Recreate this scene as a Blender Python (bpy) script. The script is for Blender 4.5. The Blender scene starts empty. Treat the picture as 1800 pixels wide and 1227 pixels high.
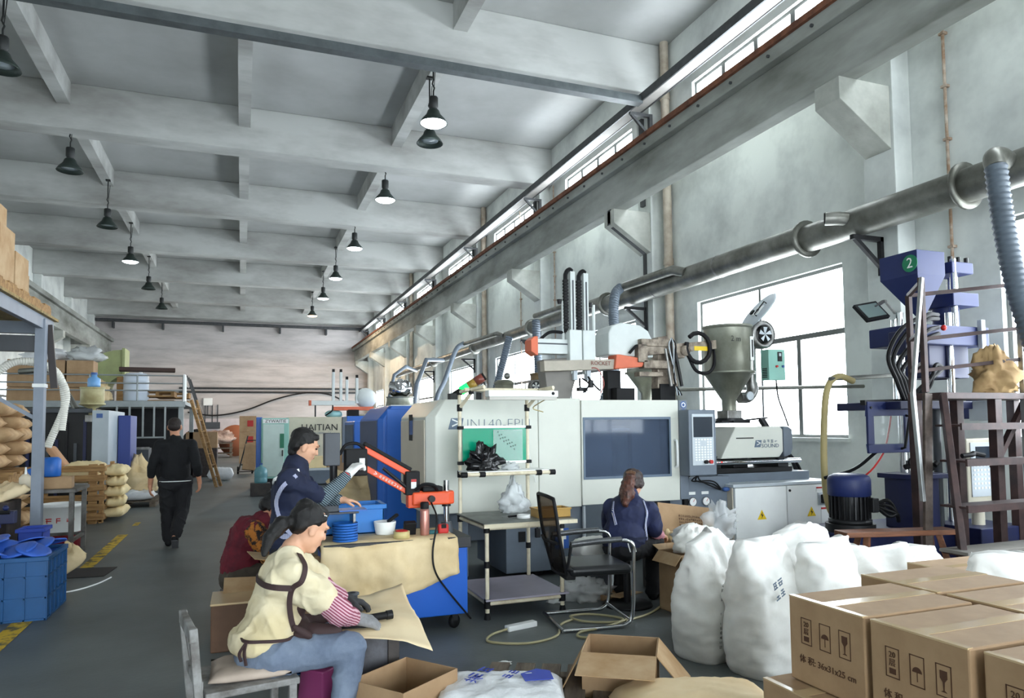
import bpy, bmesh, math, random
from mathutils import Vector, Matrix, Euler, noise
PI=math.pi
R=math.radians
random.seed(7)
SC=bpy.context.scene
COL=SC.collection
# ------------------------------------------------------------ camera
cd=bpy.data.cameras.new('camera'); cam=bpy.data.objects.new('camera',cd); COL.objects.link(cam); SC.camera=cam
cd.sensor_width=36; cd.sensor_fit='HORIZONTAL'; cd.lens=36*1253.1/1800; cd.shift_y=(677.9-613.5)/1800; cd.clip_end=200; cd.clip_start=.05
def _cam():
    yaw,p,r=.36287,.05601,.01052
    f=Vector((math.sin(yaw)*math.cos(p),math.cos(yaw)*math.cos(p),math.sin(p))); rt=Vector((math.cos(yaw),-math.sin(yaw),0)); dn=f.cross(rt)
    c,s=math.cos(r),math.sin(r); r2=c*rt+s*dn; d2=-s*rt+c*dn
    m=Matrix((r2,-d2,-f)).transposed().to_4x4(); m.translation=(0,0,1.5); return m
cam.matrix_world=_cam()
# ------------------------------------------------------------ world and exposure
SC.view_settings.view_transform='Standard'; SC.view_settings.look='None'; SC.view_settings.gamma=1; SC.view_settings.use_curve_mapping=False
SC.view_settings.exposure=0.15
w=bpy.data.worlds.new('overcast_sky'); SC.world=w; w.use_nodes=True
w.node_tree.nodes['Background'].inputs[0].default_value=(.80,.9,1,1); w.node_tree.nodes['Background'].inputs[1].default_value=1.5
WIN_R,WIN_L,DOOR_GLOW,WIN_C=13.0,1.6,12.0,19.0        # brightness of the frosted daylight panes and the added rear door
# ------------------------------------------------------------ materials
MATS={}
def lin(c): return tuple(((x/255)/12.92 if x/255<=.04045 else ((x/255+.055)/1.055)**2.4) for x in c)
def mat(name,c,rough=.6,metal=0,var=.0,scale=4,c2=None,bump=0,bscale=40,emit=None,es=0,alpha=1,trans=0,spec=.5,coat=0,stretch=None,detail=5,lo=.35,hi=.65,ior=1.45,sheen=0):
    if name in MATS: return MATS[name]
    m=bpy.data.materials.new(name); m.use_nodes=True; MATS[name]=m
    nt=m.node_tree; n=nt.nodes; b=n['Principled BSDF']; L=nt.links.new
    col=(*lin(c),1)
    b.inputs['Base Color'].default_value=col; b.inputs['Roughness'].default_value=rough; b.inputs['Metallic'].default_value=metal
    b.inputs['Specular IOR Level'].default_value=spec; b.inputs['IOR'].default_value=ior
    if alpha<1: b.inputs['Alpha'].default_value=alpha
    if trans: b.inputs['Transmission Weight'].default_value=trans
    if coat: b.inputs['Coat Weight'].default_value=coat; b.inputs['Coat Roughness'].default_value=.15
    if emit: b.inputs['Emission Color'].default_value=(*lin(emit),1); b.inputs['Emission Strength'].default_value=es
    if var or c2 or bump:
        tc=n.new('ShaderNodeTexCoord'); vec=tc.outputs['Object']
        if stretch:
            mp=n.new('ShaderNodeMapping'); mp.inputs['Scale'].default_value=stretch; L(vec,mp.inputs[0]); vec=mp.outputs[0]
    if var or c2:
        nz=n.new('ShaderNodeTexNoise'); nz.inputs['Scale'].default_value=scale; nz.inputs['Detail'].default_value=detail; nz.inputs['Roughness'].default_value=.62; L(vec,nz.inputs['Vector'])
        rp=n.new('ShaderNodeValToRGB'); L(nz.outputs[0],rp.inputs[0])
        e=rp.color_ramp.elements; e[0].position=lo; e[1].position=hi
        e[0].color=(*lin(c2),1) if c2 else tuple([x*(1-var) for x in col[:3]]+[1])
        e[1].color=col if c2 else tuple([min(1,x*(1+var*.6)) for x in col[:3]]+[1])
        L(rp.outputs[0],b.inputs['Base Color'])
    if bump:
        n2=n.new('ShaderNodeTexNoise'); n2.inputs['Scale'].default_value=bscale; n2.inputs['Detail'].default_value=3; L(vec,n2.inputs['Vector'])
        bp=n.new('ShaderNodeBump'); bp.inputs['Strength'].default_value=bump; bp.inputs['Distance'].default_value=.02; L(n2.outputs[0],bp.inputs['Height']); L(bp.outputs[0],b.inputs['Normal'])
    return m
def glass(name,c=(235,245,245),rough=.02,mix=.85,tint=(255,255,255)):
    if name in MATS: return MATS[name]
    m=bpy.data.materials.new(name); m.use_nodes=True; MATS[name]=m; nt=m.node_tree; n=nt.nodes; L=nt.links.new
    b=n['Principled BSDF']; b.inputs['Base Color'].default_value=(*lin(c),1); b.inputs['Roughness'].default_value=rough
    t=n.new('ShaderNodeBsdfTransparent'); t.inputs[0].default_value=(*lin(tint),1)
    mx=n.new('ShaderNodeMixShader'); mx.inputs[0].default_value=mix; L(b.outputs[0],mx.inputs[1]); L(t.outputs[0],mx.inputs[2]); L(mx.outputs[0],n['Material Output'].inputs[0])
    return m
# ------------------------------------------------------------ mesh collector
class B:
    def __init__(s): s.v=[]; s.f=[]; s.sm=[]
    def add(s,vs,fs,smooth=False):
        o=len(s.v); s.v+=[Vector(x) for x in vs]; s.f+=[tuple(i+o for i in f) for f in fs]; s.sm+=[smooth]*len(fs); return s
    def box(s,x0,x1,y0,y1,z0,z1):
        return s.add([(x0,y0,z0),(x1,y0,z0),(x1,y1,z0),(x0,y1,z0),(x0,y0,z1),(x1,y0,z1),(x1,y1,z1),(x0,y1,z1)],[(0,3,2,1),(4,5,6,7),(0,1,5,4),(1,2,6,5),(2,3,7,6),(3,0,4,7)])
    def cbox(s,c,d,rz=0,rx=0,ry=0):
        m=Matrix.Translation(c)@Euler((rx,ry,rz)).to_matrix().to_4x4(); a,b,h=[q/2 for q in d]
        vs=[m@Vector(p) for p in((-a,-b,-h),(a,-b,-h),(a,b,-h),(-a,b,-h),(-a,-b,h),(a,-b,h),(a,b,h),(-a,b,h))]
        return s.add(vs,[(0,3,2,1),(4,5,6,7),(0,1,5,4),(1,2,6,5),(2,3,7,6),(3,0,4,7)])
    def bar(s,p,q,w,h=None,up=(0,0,1)):
        p,q=Vector(p),Vector(q); h=h or w; d=(q-p).normalized(); u=Vector(up)
        if abs(d.dot(u))>.99: u=Vector((0,1,0))
        a=d.cross(u).normalized()*w/2; b=a.cross(d).normalized()*h/2
        vs=[p-a-b,p+a-b,p+a+b,p-a+b,q-a-b,q+a-b,q+a+b,q-a+b]
        return s.add(vs,[(0,1,2,3),(7,6,5,4),(4,5,1,0),(5,6,2,1),(6,7,3,2),(7,4,0,3)])
    def cyl(s,p,q,r,r2=None,n=14,cap=True):
        p,q=Vector(p),Vector(q); r2=r if r2 is None else r2; d=(q-p).normalized(); u=Vector((0,0,1)) if abs(d.z)<.9 else Vector((1,0,0))
        a=d.cross(u).normalized(); b=d.cross(a)
        vs=[p+r*(math.cos(t)*a+math.sin(t)*b) for t in [2*PI*i/n for i in range(n)]]+[q+r2*(math.cos(t)*a+math.sin(t)*b) for t in [2*PI*i/n for i in range(n)]]
        s.add(vs,[(i,(i+1)%n,n+(i+1)%n,n+i) for i in range(n)],True)
        if cap:
            s.add(vs[:n],[tuple(range(n))[::-1]]); s.add(vs[n:],[tuple(range(n))])
        return s
    def lathe(s,c,prof,n=20,axis='Z',m=None):
        vs=[]; fs=[]; c=Vector(c)
        for r,h in prof:
            for i in range(n):
                t=2*PI*i/n; x,y=r*math.cos(t),r*math.sin(t)
                p=Vector((x,y,h)) if axis=='Z' else (Vector((h,x,y)) if axis=='X' else Vector((y,h,x)))
                if m: p=m@p
                vs.append(c+p)
        for k in range(len(prof)-1):
            for i in range(n): fs.append((k*n+i,k*n+(i+1)%n,(k+1)*n+(i+1)%n,(k+1)*n+i))
        return s.add(vs,fs,True)
    def tube(s,pts,r,n=8,closed=False,rf=None,cap=True):
        pts=[Vector(p) for p in pts]; vs=[]; k=len(pts); pa=None
        for i,p in enumerate(pts):
            d=((pts[(i+1)%k] if closed or i<k-1 else p)-(pts[i-1] if closed or i>0 else p)).normalized()
            if pa is None:
                u=Vector((0,0,1)) if abs(d.z)<.9 else Vector((1,0,0)); a=d.cross(u).normalized()
            else: a=(pa-d*pa.dot(d)).normalized()
            pa=a; b=d.cross(a); rr=rf(i/(k-1)) if rf else (r[i] if isinstance(r,(list,tuple)) else r)
            vs+=[p+rr*(math.cos(2*PI*j/n)*a+math.sin(2*PI*j/n)*b) for j in range(n)]
        fs=[(i*n+j,i*n+(j+1)%n,((i+1)%k)*n+(j+1)%n,((i+1)%k)*n+j) for i in range(k if closed else k-1) for j in range(n)]
        s.add(vs,fs,True)
        if cap and not closed: s.add(vs[:n],[tuple(range(n))[::-1]]); s.add(vs[-n:],[tuple(range(n))])
        return s
    def prism(s,poly,axis,a,b):
        n=len(poly)
        def P(p,h): return {'Y':(p[0],h,p[1]),'X':(h,p[0],p[1]),'Z':(p[0],p[1],h)}[axis]
        return s.add([P(p,a) for p in poly]+[P(p,b) for p in poly],[tuple(range(n))[::-1],tuple(range(n,2*n))]+[(i,(i+1)%n,n+(i+1)%n,n+i) for i in range(n)])
    def ell(s,c,r,n=12,m=8,rot=None):
        c=Vector(c); vs=[]
        if not isinstance(r,(tuple,list)): r=(r,r,r)
        for i in range(m+1):
            ph=PI*i/m
            for j in range(n):
                t=2*PI*j/n; p=Vector((r[0]*math.sin(ph)*math.cos(t),r[1]*math.sin(ph)*math.sin(t),r[2]*math.cos(ph)))
                if rot: p=rot@p
                vs.append(c+p)
        return s.add(vs,[(i*n+j,(i+1)*n+j,(i+1)*n+(j+1)%n,i*n+(j+1)%n) for i in range(m) for j in range(n)],True)
    def shift(s,d):
        d=Vector(d); s.v=[x+d for x in s.v]; return s
    def xf(s,m): s.v=[m@x for x in s.v]; return s
    def mesh(s,name):
        me=bpy.data.meshes.new(name); me.from_pydata([tuple(x) for x in s.v],[],s.f)
        bm=bmesh.new(); bm.from_mesh(me); bmesh.ops.remove_doubles(bm,verts=bm.verts,dist=1e-6) if len(s.v)<60000 else None
        bmesh.ops.recalc_face_normals(bm,faces=bm.faces); bm.to_mesh(me); bm.free()
        if any(s.sm):
            if all(s.sm): me.shade_smooth()
            else:
                me.shade_smooth()
                try: me.set_sharp_from_angle(angle=R(40))
                except Exception: pass
        return me
def smooth_path(pts,n=8):
    p=[Vector(x) for x in pts]; out=[]
    for i in range(len(p)-1):
        p0=p[i-1] if i>0 else p[i]*2-p[i+1]; p1=p[i]; p2=p[i+1]; p3=p[i+2] if i+2<len(p) else p[i+1]*2-p[i]
        for k in range(n):
            t=k/n; out.append(.5*((2*p1)+(p2-p0)*t+(2*p0-5*p1+4*p2-p3)*t*t+(3*p1-p0-3*p2+p3)*t**3))
    out.append(p[-1]); return out
def wloc(o):
    v=Vector((0,0,0))
    while o is not None: v=v+o.location; o=o.parent
    return v
def obj(name,b,m,parent=None,bev=0,seg=2,world=False):
    """link a collector as ONE mesh object; world=True: coordinates are world ones (parent unrotated)"""
    if world and parent is not None: b.shift(-wloc(parent))
    me=b if isinstance(b,bpy.types.Mesh) else b.mesh(name)
    o=bpy.data.objects.new(name,me); COL.objects.link(o)
    if m is not None and not me.materials: me.materials.append(m)
    if parent is not None: o.parent=parent
    if bev:
        md=o.modifiers.new('bevel','BEVEL'); md.width=bev; md.segments=seg; md.limit_method='ANGLE'; md.angle_limit=R(35)
    return o
def tag(o,label,cat,group=None,kind=None):
    if label: o['label']=label
    if cat: o['category']=cat
    if group: o['group']=group
    if kind: o['kind']=kind
    return o
def thing(name,label,cat,loc=(0,0,0),rz=0,group=None):
    o=bpy.data.objects.new(name,None); COL.objects.link(o); o.location=loc; o.rotation_euler=(0,0,rz); o.empty_display_size=.1
    return tag(o,label,cat,group)
def struct(name,b,m,label=None,parent=None,bev=0):
    o=obj(name,b,m,parent,bev)
    if parent is None:
        o['kind']='structure'
        if label: o['label']=label
    return o
def dup(o,loc=None,rz=None,label=None,parent=None,group=None):
    c=o.copy(); COL.objects.link(c)
    if parent is not None: c.parent=parent
    if loc is not None: c.location=loc
    if rz is not None: c.rotation_euler=(0,0,rz)
    if label: c['label']=label
    if group: c['group']=group
    for ch in list(o.children): dup(ch,parent=c)
    return c
def text(name,body,size,m,parent,loc,rot,ext=.0008,align='CENTER',shear=0,sx=1,off=0):
    cu=bpy.data.curves.new(name,'FONT'); cu.body=body; cu.size=size; cu.align_x=align; cu.align_y='CENTER'; cu.extrude=ext; cu.resolution_u=2; cu.shear=shear; cu.offset=off
    o=bpy.data.objects.new('tmp',cu); COL.objects.link(o); bpy.context.view_layer.update()
    me=bpy.data.meshes.new_from_object(o.evaluated_get(bpy.context.evaluated_depsgraph_get())); bpy.data.objects.remove(o); bpy.data.curves.remove(cu)
    me.materials.clear(); me.materials.append(m); me.name=name
    o=bpy.data.objects.new(name,me); COL.objects.link(o); o.parent=parent; o.location=loc; o.rotation_euler=rot; o.scale=(sx,1,1)
    return o
FRONT=(PI/2,0,0)      # lettering that faces -Y
def marks(name,n,size,m,parent,loc,rot,seed=1,gap=1.25,lines=1,fill=.5):
    """a row of blurred, unreadable printed characters built from small strokes"""
    rn=random.Random(seed); b=B(); h=size
    for l in range(lines):
        for i in range(n):
            x=(i-n/2+.5)*size*gap; y=-l*size*1.5; k=size*.11
            for q in range(3):
                if rn.random()<.8: yy=y+h*(-.38+.38*q); w=size*(.28+.2*rn.random()); b.box(x-w,x+w,yy-k*.8,yy+k*.8,0,.0012)
            for q in range(2):
                if rn.random()<fill+.3: xx=x+size*(-.25+.5*q*rn.random()+.1*q); b.box(xx-k*.7,xx+k*.7,y-h*.42,y+h*.42*rn.random(),0,.0012)
    o=obj(name,b,m,parent); o.location=loc; o.rotation_euler=rot; return o
def rings(b,sec,caps=True):
    """skin closed cross-sections (lists of points of equal length) into a smooth surface"""
    n=len(sec[0]); vs=[p for r in sec for p in r]
    b.add(vs,[(k*n+i,k*n+(i+1)%n,(k+1)*n+(i+1)%n,(k+1)*n+i) for k in range(len(sec)-1) for i in range(n)],True)
    if caps:
        b.add(sec[0],[tuple(range(n))[::-1]],True); b.add(sec[-1],[tuple(range(n))],True)
    return b
# ============================================================ THE HALL
wallm=mat('dirty_whitewash',(222,226,222),.9,var=0,scale=.9,c2=(186,190,188),bump=.15,bscale=6,lo=.3,hi=.58)
upperm=mat('sooty_whitewash',(214,220,219),.9,scale=.55,c2=(158,160,157),bump=.15,bscale=5,lo=.3,hi=.62,stretch=(1,1,1.6))
ceilm=mat('ceiling_paint',(180,182,181),.92,scale=.35,c2=(156,157,154),lo=.3,hi=.65)
beamm=mat('ceiling_beam_paint',(186,188,185),.9,scale=.5,c2=(138,137,133),bump=.2,bscale=3,lo=.28,hi=.6,stretch=(.6,1.4,1.6))
cranem=mat('crane_beam_concrete',(178,181,175),.85,scale=.6,c2=(104,105,98),bump=.15,bscale=5,lo=.3,hi=.66,stretch=(1,.5,1.6))
backm=mat('back_wall_plaster',(196,190,188),.92,scale=1.2,c2=(164,160,158),bump=.8,bscale=2.2,lo=.3,hi=.6,stretch=(.35,1,1.8))
floorm=mat('worn_grey_floor',(104,110,110),.45,scale=.7,c2=(80,84,84),bump=.06,bscale=30,lo=.3,hi=.7)
alu=mat('window_aluminium',(120,122,120),.5,metal=.5)
dsteel=mat('dark_painted_steel',(70,72,74),.55,metal=.3,var=.25,scale=6)
rust=mat('rusty_rail_steel',(134,84,60),.8,scale=5,c2=(88,54,40))
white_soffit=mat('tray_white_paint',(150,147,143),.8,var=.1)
galv=mat('galvanised_steel',(138,138,132),.46,metal=.75,scale=3,c2=(104,104,96))
def pane_mat(name,es,c=(234,243,250),base=(210,225,228)):
    return mat(name,base,.25,emit=c,es=es)
pR=pane_mat('daylight_pane',WIN_R); pL=pane_mat('daylight_pane_shaded_side',WIN_L); pB=pane_mat('added_door_glow',DOOR_GLOW); pC=pane_mat('daylight_pane_clerestory',WIN_C)
YK=[6.7+5.64*k for k in range(-3,8)]           # pillar lines
Y0,Y1=-10.4,46.8; XR,XL=7.9,-8.2; ZC=9.07
struct('floor',B().box(XL-.3,XR+.3,Y0-.3,Y1+.3,-.2,0),floorm,'worn dark grey factory floor')
struct('ceiling',B().box(XL-.3,XR+.3,Y0-.3,Y1+.3,ZC,ZC+.2),ceilm,'grimy pale concrete ceiling slab')
# side walls with window openings, built as the bands and piers that surround them
def side_wall(name,x,sgn,label):
    b=B(); x0,x1=(x,x+.24) if sgn>0 else (x-.24,x)
    lo=[(Y0,1.24),(0,0)]
    b.box(x0,x1,Y0,Y1,0,1.27); b.box(x0,x1,Y0,Y1,3.75,6.3); b.box(x0,x1,Y0,Y1,7.95,ZC)
    prev=Y0
    for yk in YK[:-1]:
        a,c=yk+.94,yk+4.36
        b.box(x0,x1,prev,a,1.27,3.75); b.box(x0,x1,prev,a if sgn>0 else c,6.3,7.95); prev=c
    b.box(x0,x1,prev,Y1,1.27,3.75); b.box(x0,x1,prev,Y1,6.3,7.95)
    return struct(name,b,wallm,label)
side_wall('wall_right',XR,1,'whitewashed side wall with large windows')
side_wall('wall_left',XL,-1,'whitewashed side wall behind the storage rack')
WN=[0]
def window(x,sgn,a,c,z0,z1,kind,pm):
    WN[0]+=1; xo=x+.10*sgn
    w=bpy.data.objects.new('window_%d'%WN[0],None); COL.objects.link(w); w.location=(xo,a,z0); w['kind']='structure'
    w['label']='large side window with aluminium sashes' if kind=='big' else 'narrow clerestory window under the ceiling'
    L,Hh=c-a,z1-z0; d=.05
    def fr(y0,y1,zz0,zz1,t=.05): obj('window_bar',B().box(-t/2,t/2,y0,y1,zz0,zz1),alu,w)
    for q in((0,L,0,d),(0,L,Hh-d,Hh),(0,d,d,Hh-d),(L-d,L,d,Hh-d)): fr(*q)
    if kind=='big':
        zt=1.53; fr(d,L-d,zt-.04,zt+.04,.07); s=L*.53; s2=L*.28
        fr(s-.025,s+.025,zt+.04,Hh-d); fr(s-.02,s+.02,d,zt-.04,.04); fr(s2-.04,s2+.04,d,zt-.04,.07)
        cells=[(d,s-.025,zt+.04,Hh-d),(s+.025,L-d,zt+.04,Hh-d),(d,s2-.04,d,zt-.04),(s2+.04,s-.02,d,zt-.04),(s+.02,L-d,d,zt-.04)]
    else:
        k=4; cells=[]
        for i in range(k):
            u0=L*i/k; u1=L*(i+1)/k
            if i: fr(u0-.05,u0+.05,d,Hh-d,.07)
            cells.append((u0+.05,u1-.05,d,Hh-d))
    for (y0,y1,zz0,zz1) in cells: obj('pane',B().box(-.006,.006,y0,y1,zz0,zz1),pm,w)
for k,yk in enumerate(YK[:-1]):
    a,c=yk+.94,yk+4.36
    window(XR,1,a,c,1.27,3.75,'big',pR); window(XR,1,a,c,6.3,7.95,'top',pC)
    window(XL,-1,a,c,1.27,3.75,'big',pL)
    obj('sill',B().box(XR-.06,XR+.1,a-.05,c+.05,1.22,1.275),wallm,None).__setitem__('kind','structure')
# end walls
struct('wall_back',B().box(XL,XR,Y1,Y1+.24,0,ZC),backm,'far end wall with rough grey plaster courses')
for z,hh,dd in((5.35,.10,.05),(4.35,.08,.045),(6.2,.05,.03)): struct('trim_course',B().box(XL+.3,XR-.1,Y1-dd,Y1,z,z+hh),backm,'plaster course across the far wall')
struct('trim_low_paint',B().box(XL+.3,XR-.1,Y1-.02,Y1,0,2.1),mat('pinkish_white_paint',(214,204,206),.85,var=.1,scale=2),'pale painted lower band of the far wall')
b=B(); b.box(XL,XR,Y0-.24,Y0,5.0,ZC); b.box(XL,-4.0,Y0-.24,Y0,0,5); b.box(5.5,XR,Y0-.24,Y0,0,5)
struct('wall_front',b,wallm,'end wall with the added glowing door behind the viewer')
d1=bpy.data.objects.new('added_glow_door',None); COL.objects.link(d1); d1.location=(-4,Y0-.1,0); d1['kind']='structure'; d1['label']='wide added glowing door behind the viewer that brightens the hall'
for k in range(5): obj('glow_panel',B().box(1.9*k+.04,1.9*k+1.86,-.02,.0,.05,4.95),pB,d1); obj('door_rail',B().box(1.9*k-.04,1.9*k+.04,-.04,.04,0,5),alu,d1)  # added unseen glowing panels that light the sides facing the camera
corbm=mat('corbel_concrete',(190,192,184),.9,scale=1.2,c2=(150,152,144))
# pillars, corbels, roof beams
for sgn,x in((1,XR),(-1,XL)):
    for k,yk in enumerate(YK[1:-1]+[YK[-1]]):
        xi=x-sgn*.3
        struct('pillar',B().box(min(x,xi),max(x,xi),yk-.24,yk+.24,0,ZC),wallm,'whitewashed wall pillar',bev=.01)
        xt=x-sgn*1.12
        poly=[(xi,4.92),(xt,5.45),(xt,5.73),(xi,5.73)] if sgn>0 else [(xi,4.92),(xi,5.73),(xt,5.73),(xt,5.45)]
        struct('pillar_corbel',B().prism(poly,'Y',yk-.2,yk+.2),corbm,'angled concrete corbel under the crane beam',bev=.008)
for k,yk in enumerate(YK[1:]):
    y=yk-.15
    struct('ceiling_beam',B().box(XL,XR,y-.28,y+.28,8.05,ZC),beamm,'deep roof beam spanning the hall',bev=.02)
struct('ceiling_beam',B().box(XL,XR,Y0,Y0+.4,8.05,ZC),beamm,'deep roof beam spanning the hall')
struct('ceiling_beam',B().box(XL,XR,Y1-.3,Y1,8.05,ZC),beamm,'deep roof beam spanning the hall')
for i in range(len(YK)):
    a=(YK[i]+.13) if i else Y0+.4; c=(YK[i+1]-.43) if i+1<len(YK) else Y1-.3
    for x in(-3.68,0,3.6): struct('ceiling_joist',B().box(x-.13,x+.13,a,c,8.58,ZC),beamm,'secondary roof joist')
# crane runways
for sgn,xw,xb in((1,XR,6.95),(-1,XL,-7.25)):
    nm='right' if sgn>0 else 'left'
    dz=-.19 if sgn>0 else 0
    b=B(); b.box(xb-.13,xb+.13,Y0,Y1,5.73,6.6+dz); b.box(xb-.26,xb+.26,Y0,Y1,6.6+dz,6.8+dz)
    struct('crane_beam',b,cranem,'long concrete crane runway beam along the %s wall'%('window' if sgn>0 else 'rack side'),bev=.015)
    b=B(); b.box(xb-.06,xb+.06,Y0,Y1,6.81+dz,6.83+dz); b.box(xb-.015,xb+.015,Y0,Y1,6.83+dz,6.9+dz); b.box(xb-.035,xb+.035,Y0,Y1,6.9+dz,6.94+dz); b.box(xb-.31,xb-.25,Y0,Y1,6.79+dz,6.88+dz)
    struct('crane_rail',b,rust,'rusty crane rail on the %s runway beam'%('window side' if sgn>0 else 'rack side'))
    if sgn>0:
        bolt=B().cyl((0,0,0),(-.03,0,0),.022,n=8).mesh('bolt')
        cb=bpy.data.objects['crane_beam']
        for k in range(46): o=obj('bolt',bolt,dsteel,cb); o.location=(xb-.26,2+.8*k,6.50)
# perimeter tray with brackets below the clerestory
b=B(); b.box(7.12,7.15,Y0,Y1,7.70,7.86); b.box(7.38,7.41,Y0,Y1,7.70,7.86)
tr=struct('trim_tray',b,dsteel,'long dark steel channel below the ceiling along the window wall')
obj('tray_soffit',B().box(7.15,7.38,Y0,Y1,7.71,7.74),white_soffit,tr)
for yk in YK[1:]:
    b=B(); b.box(7.12,7.62,yk-.33,yk-.27,7.62,7.68); b.bar((7.15,yk-.3,7.64),(7.6,yk-.3,7.2),.05); b.box(7.55,7.62,yk-.34,yk-.26,7.1,7.68); obj('tray_bracket',b,dsteel,tr)
    b=B().box(7.53,7.6,yk-.05,yk+.05,5.9 if abs(yk-YK[4])<.1 else 6.9,7.7); obj('tray_post',b,dsteel,tr)
b=B(); b.box(XL+.3,7.15,11.58,11.61,7.66,7.80); b.box(XL+.3,7.15,11.61,11.76,7.78,7.80); b.box(XL+.3,7.15,11.61,11.76,7.66,7.68)
struct('trim_cross_channel',b,mat('channel_zinc',(92,98,100),.5,metal=.5,var=.2),'steel channel crossing the hall under the near roof beam')
b=B(); b.box(XL+.3,XR,Y1-.5,Y1-.32,7.75,7.92)
tb=struct('trim_back_channel',b,dsteel,'dark steel channel along the top of the far wall')
for x in(-7,-4.4,-1.1,2.2,5): obj('channel_bracket',B().box(x-.05,x+.05,Y1-.48,Y1,7.4,7.75),dsteel,tb)
# drain pipes and conduits on the window wall
pipem=mat('stained_pvc',(196,186,170),.5,scale=2,c2=(150,134,118))
for yk in(YK[4]-.55,YK[6]-.5,YK[8]-.5):
    b=B().cyl((7.78,yk,0),(7.78,yk,ZC),.085,n=16)
    for z in(1.2,2.9,4.6,6.3,7.9): b.cyl((7.78,yk,z),(7.78,yk,z+.12),.1,n=16)
    tag(obj('drain_pipe',b,pipem),'stained plastic drain pipe on the %s pillar bay of the window wall'%{YK[4]-.55:'second',YK[6]-.5:'fourth',YK[8]-.5:'sixth'}[yk],'pipe')
condm=mat('old_conduit',(196,184,170),.6,scale=8,c2=(150,120,96))
for y,z0,lab in((5.95,2.6,'thin rusty conduit beside the nearest corbel'),(YK[5]-.6,2.6,'thin conduit running down beside the third corbel'),(YK[5]+1.9,2.4,'thin dark conduit mid bay behind the third corbel')):
    b=B().cyl((7.86,y,z0),(7.86,y,8),.018,n=8)
    for k in range(8): b.box(7.83,7.9,y-.035,y+.035,z0+.3+.65*k,z0+.33+.65*k)
    tag(obj('conduit',b,condm),lab,'conduit')
b=B().box(6.78,6.81,YK[4]-.06,YK[4]+.06,5.45,5.75); b.bar((6.77,YK[4],5.47),(7.58,YK[4],4.93),.1,.02); b.box(7.57,7.6,YK[4]-.05,YK[4]+.05,1.5,4.95)
struct('trim_flat_conduit',b,dsteel,'dark flat conduit folded over the second corbel and down its pillar')
# yellow lane marking, worn
ym=mat('worn_yellow_paint',(206,170,40),.7,scale=9,c2=(96,90,60),lo=.40,hi=.52)
b=B(); b.box(-1.66,-1.52,-2,7.5,.001,.003); b.box(-1.63,-1.5,9.0,11.6,.001,.003); b.box(-1.58,-1.5,12.6,13,.001,.003)
struct('floor_marking',b,ym,'worn yellow lane line painted on the floor')
# ============================================================ pendant lamps
lampg=mat('lamp_dark_green',(52,62,58),.45,metal=.4,var=.2)
lamph=mat('lamp_gear_black',(40,42,42),.5,metal=.3)
reflm=mat('lamp_reflector',(200,205,205),.3,metal=.7)
bulbc=mat('lamp_lit_cool',(255,255,255),.3,emit=(236,246,255),es=9)
bulbw=mat('lamp_lit_warm',(255,240,220),.3,emit=(255,206,150),es=9)
bulbo=mat('lamp_unlit_glass',(150,160,165),.2)
def pendant(x,y,lit,label,zb=7.32,warm=False):
    t=thing('pendant_lamp',label,'lamp',(x,y,zb),0,'high bay pendant lamps')
    obj('shade',B().lathe((0,0,0),[(.0,.27),(.09,.27),(.11,.25),(.14,.17),(.22,.08),(.27,0),(.265,-.005),(.21,.07),(.13,.16)],20),lampg,t)
    obj('gear_housing',B().lathe((0,0,0),[(0,.52),(.08,.52),(.09,.5),(.09,.33),(.07,.3),(.07,.26)],14),lamph,t)
    obj('bulb',B().lathe((0,0,0),[(0,-.055),(.12,-.05),(.2,-.03),(.25,.003),(.2,.012),(0,.012)],20) if lit else B().lathe((0,0,0),[(0,.05),(.17,.06),(.18,.09),(0,.11)],16),(bulbw if warm else bulbc) if lit else bulbo,t)
    obj('hanger',B().tube([(0,0,.52),(0,0,.64),(.02,0,.70),(-.02,0,.78),(0,0,.86),(0,0,8.62-zb if zb>7.2 else 8.62-zb)],.016,6),lamph,t)
    b=B().box(-.06,.06,-.05,.05,8.56-zb-.02,8.58-zb); b.bar((.0,0,.55),(.05,0,1.2),.012); obj('mount',b,lamph,t)
    if lit:
        l=bpy.data.lights.new('lamp_light','SPOT'); l.energy=110 if not warm else 1700; l.spot_size=R(150 if not warm else 174); l.spot_blend=.6 if not warm else .2; l.shadow_soft_size=.2; l.color=(1,.72,.45) if warm else (.92,.97,1)
        o=bpy.data.objects.new('lamp_light',l); COL.objects.link(o); o.parent=t; o.location=(0,0,-.08)
    return t
RW=[13.06,18.0,23.3,28.3,32.9,38.2]
for i,y in enumerate(RW): pendant(3.4,y,True,'lit pendant lamp over the machines, %s from the near roof beam'%['first','second','third','fourth','fifth','sixth'][i] if i<5 else 'warm lit pendant lamp closest to the far wall',warm=(i==5))
LWn=['unlit pendant lamp at the upper left corner of the view','unlit pendant lamp hanging behind the near left joist','unlit pendant lamp just before the lit one over the aisle','only lit pendant lamp over the walking aisle','unlit pendant lamp just beyond the lit aisle lamp','unlit pendant lamp farthest down the aisle']
for i,y in enumerate([13.1,17.9,22.6,27.1,32.2,37.3]): pendant(-3.6,y,i==3,LWn[i],zb=7.22)
t=pendant(3.5,13.75,False,'unlit lamp hanging close behind the first lit lamp',zb=7.2)
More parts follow.
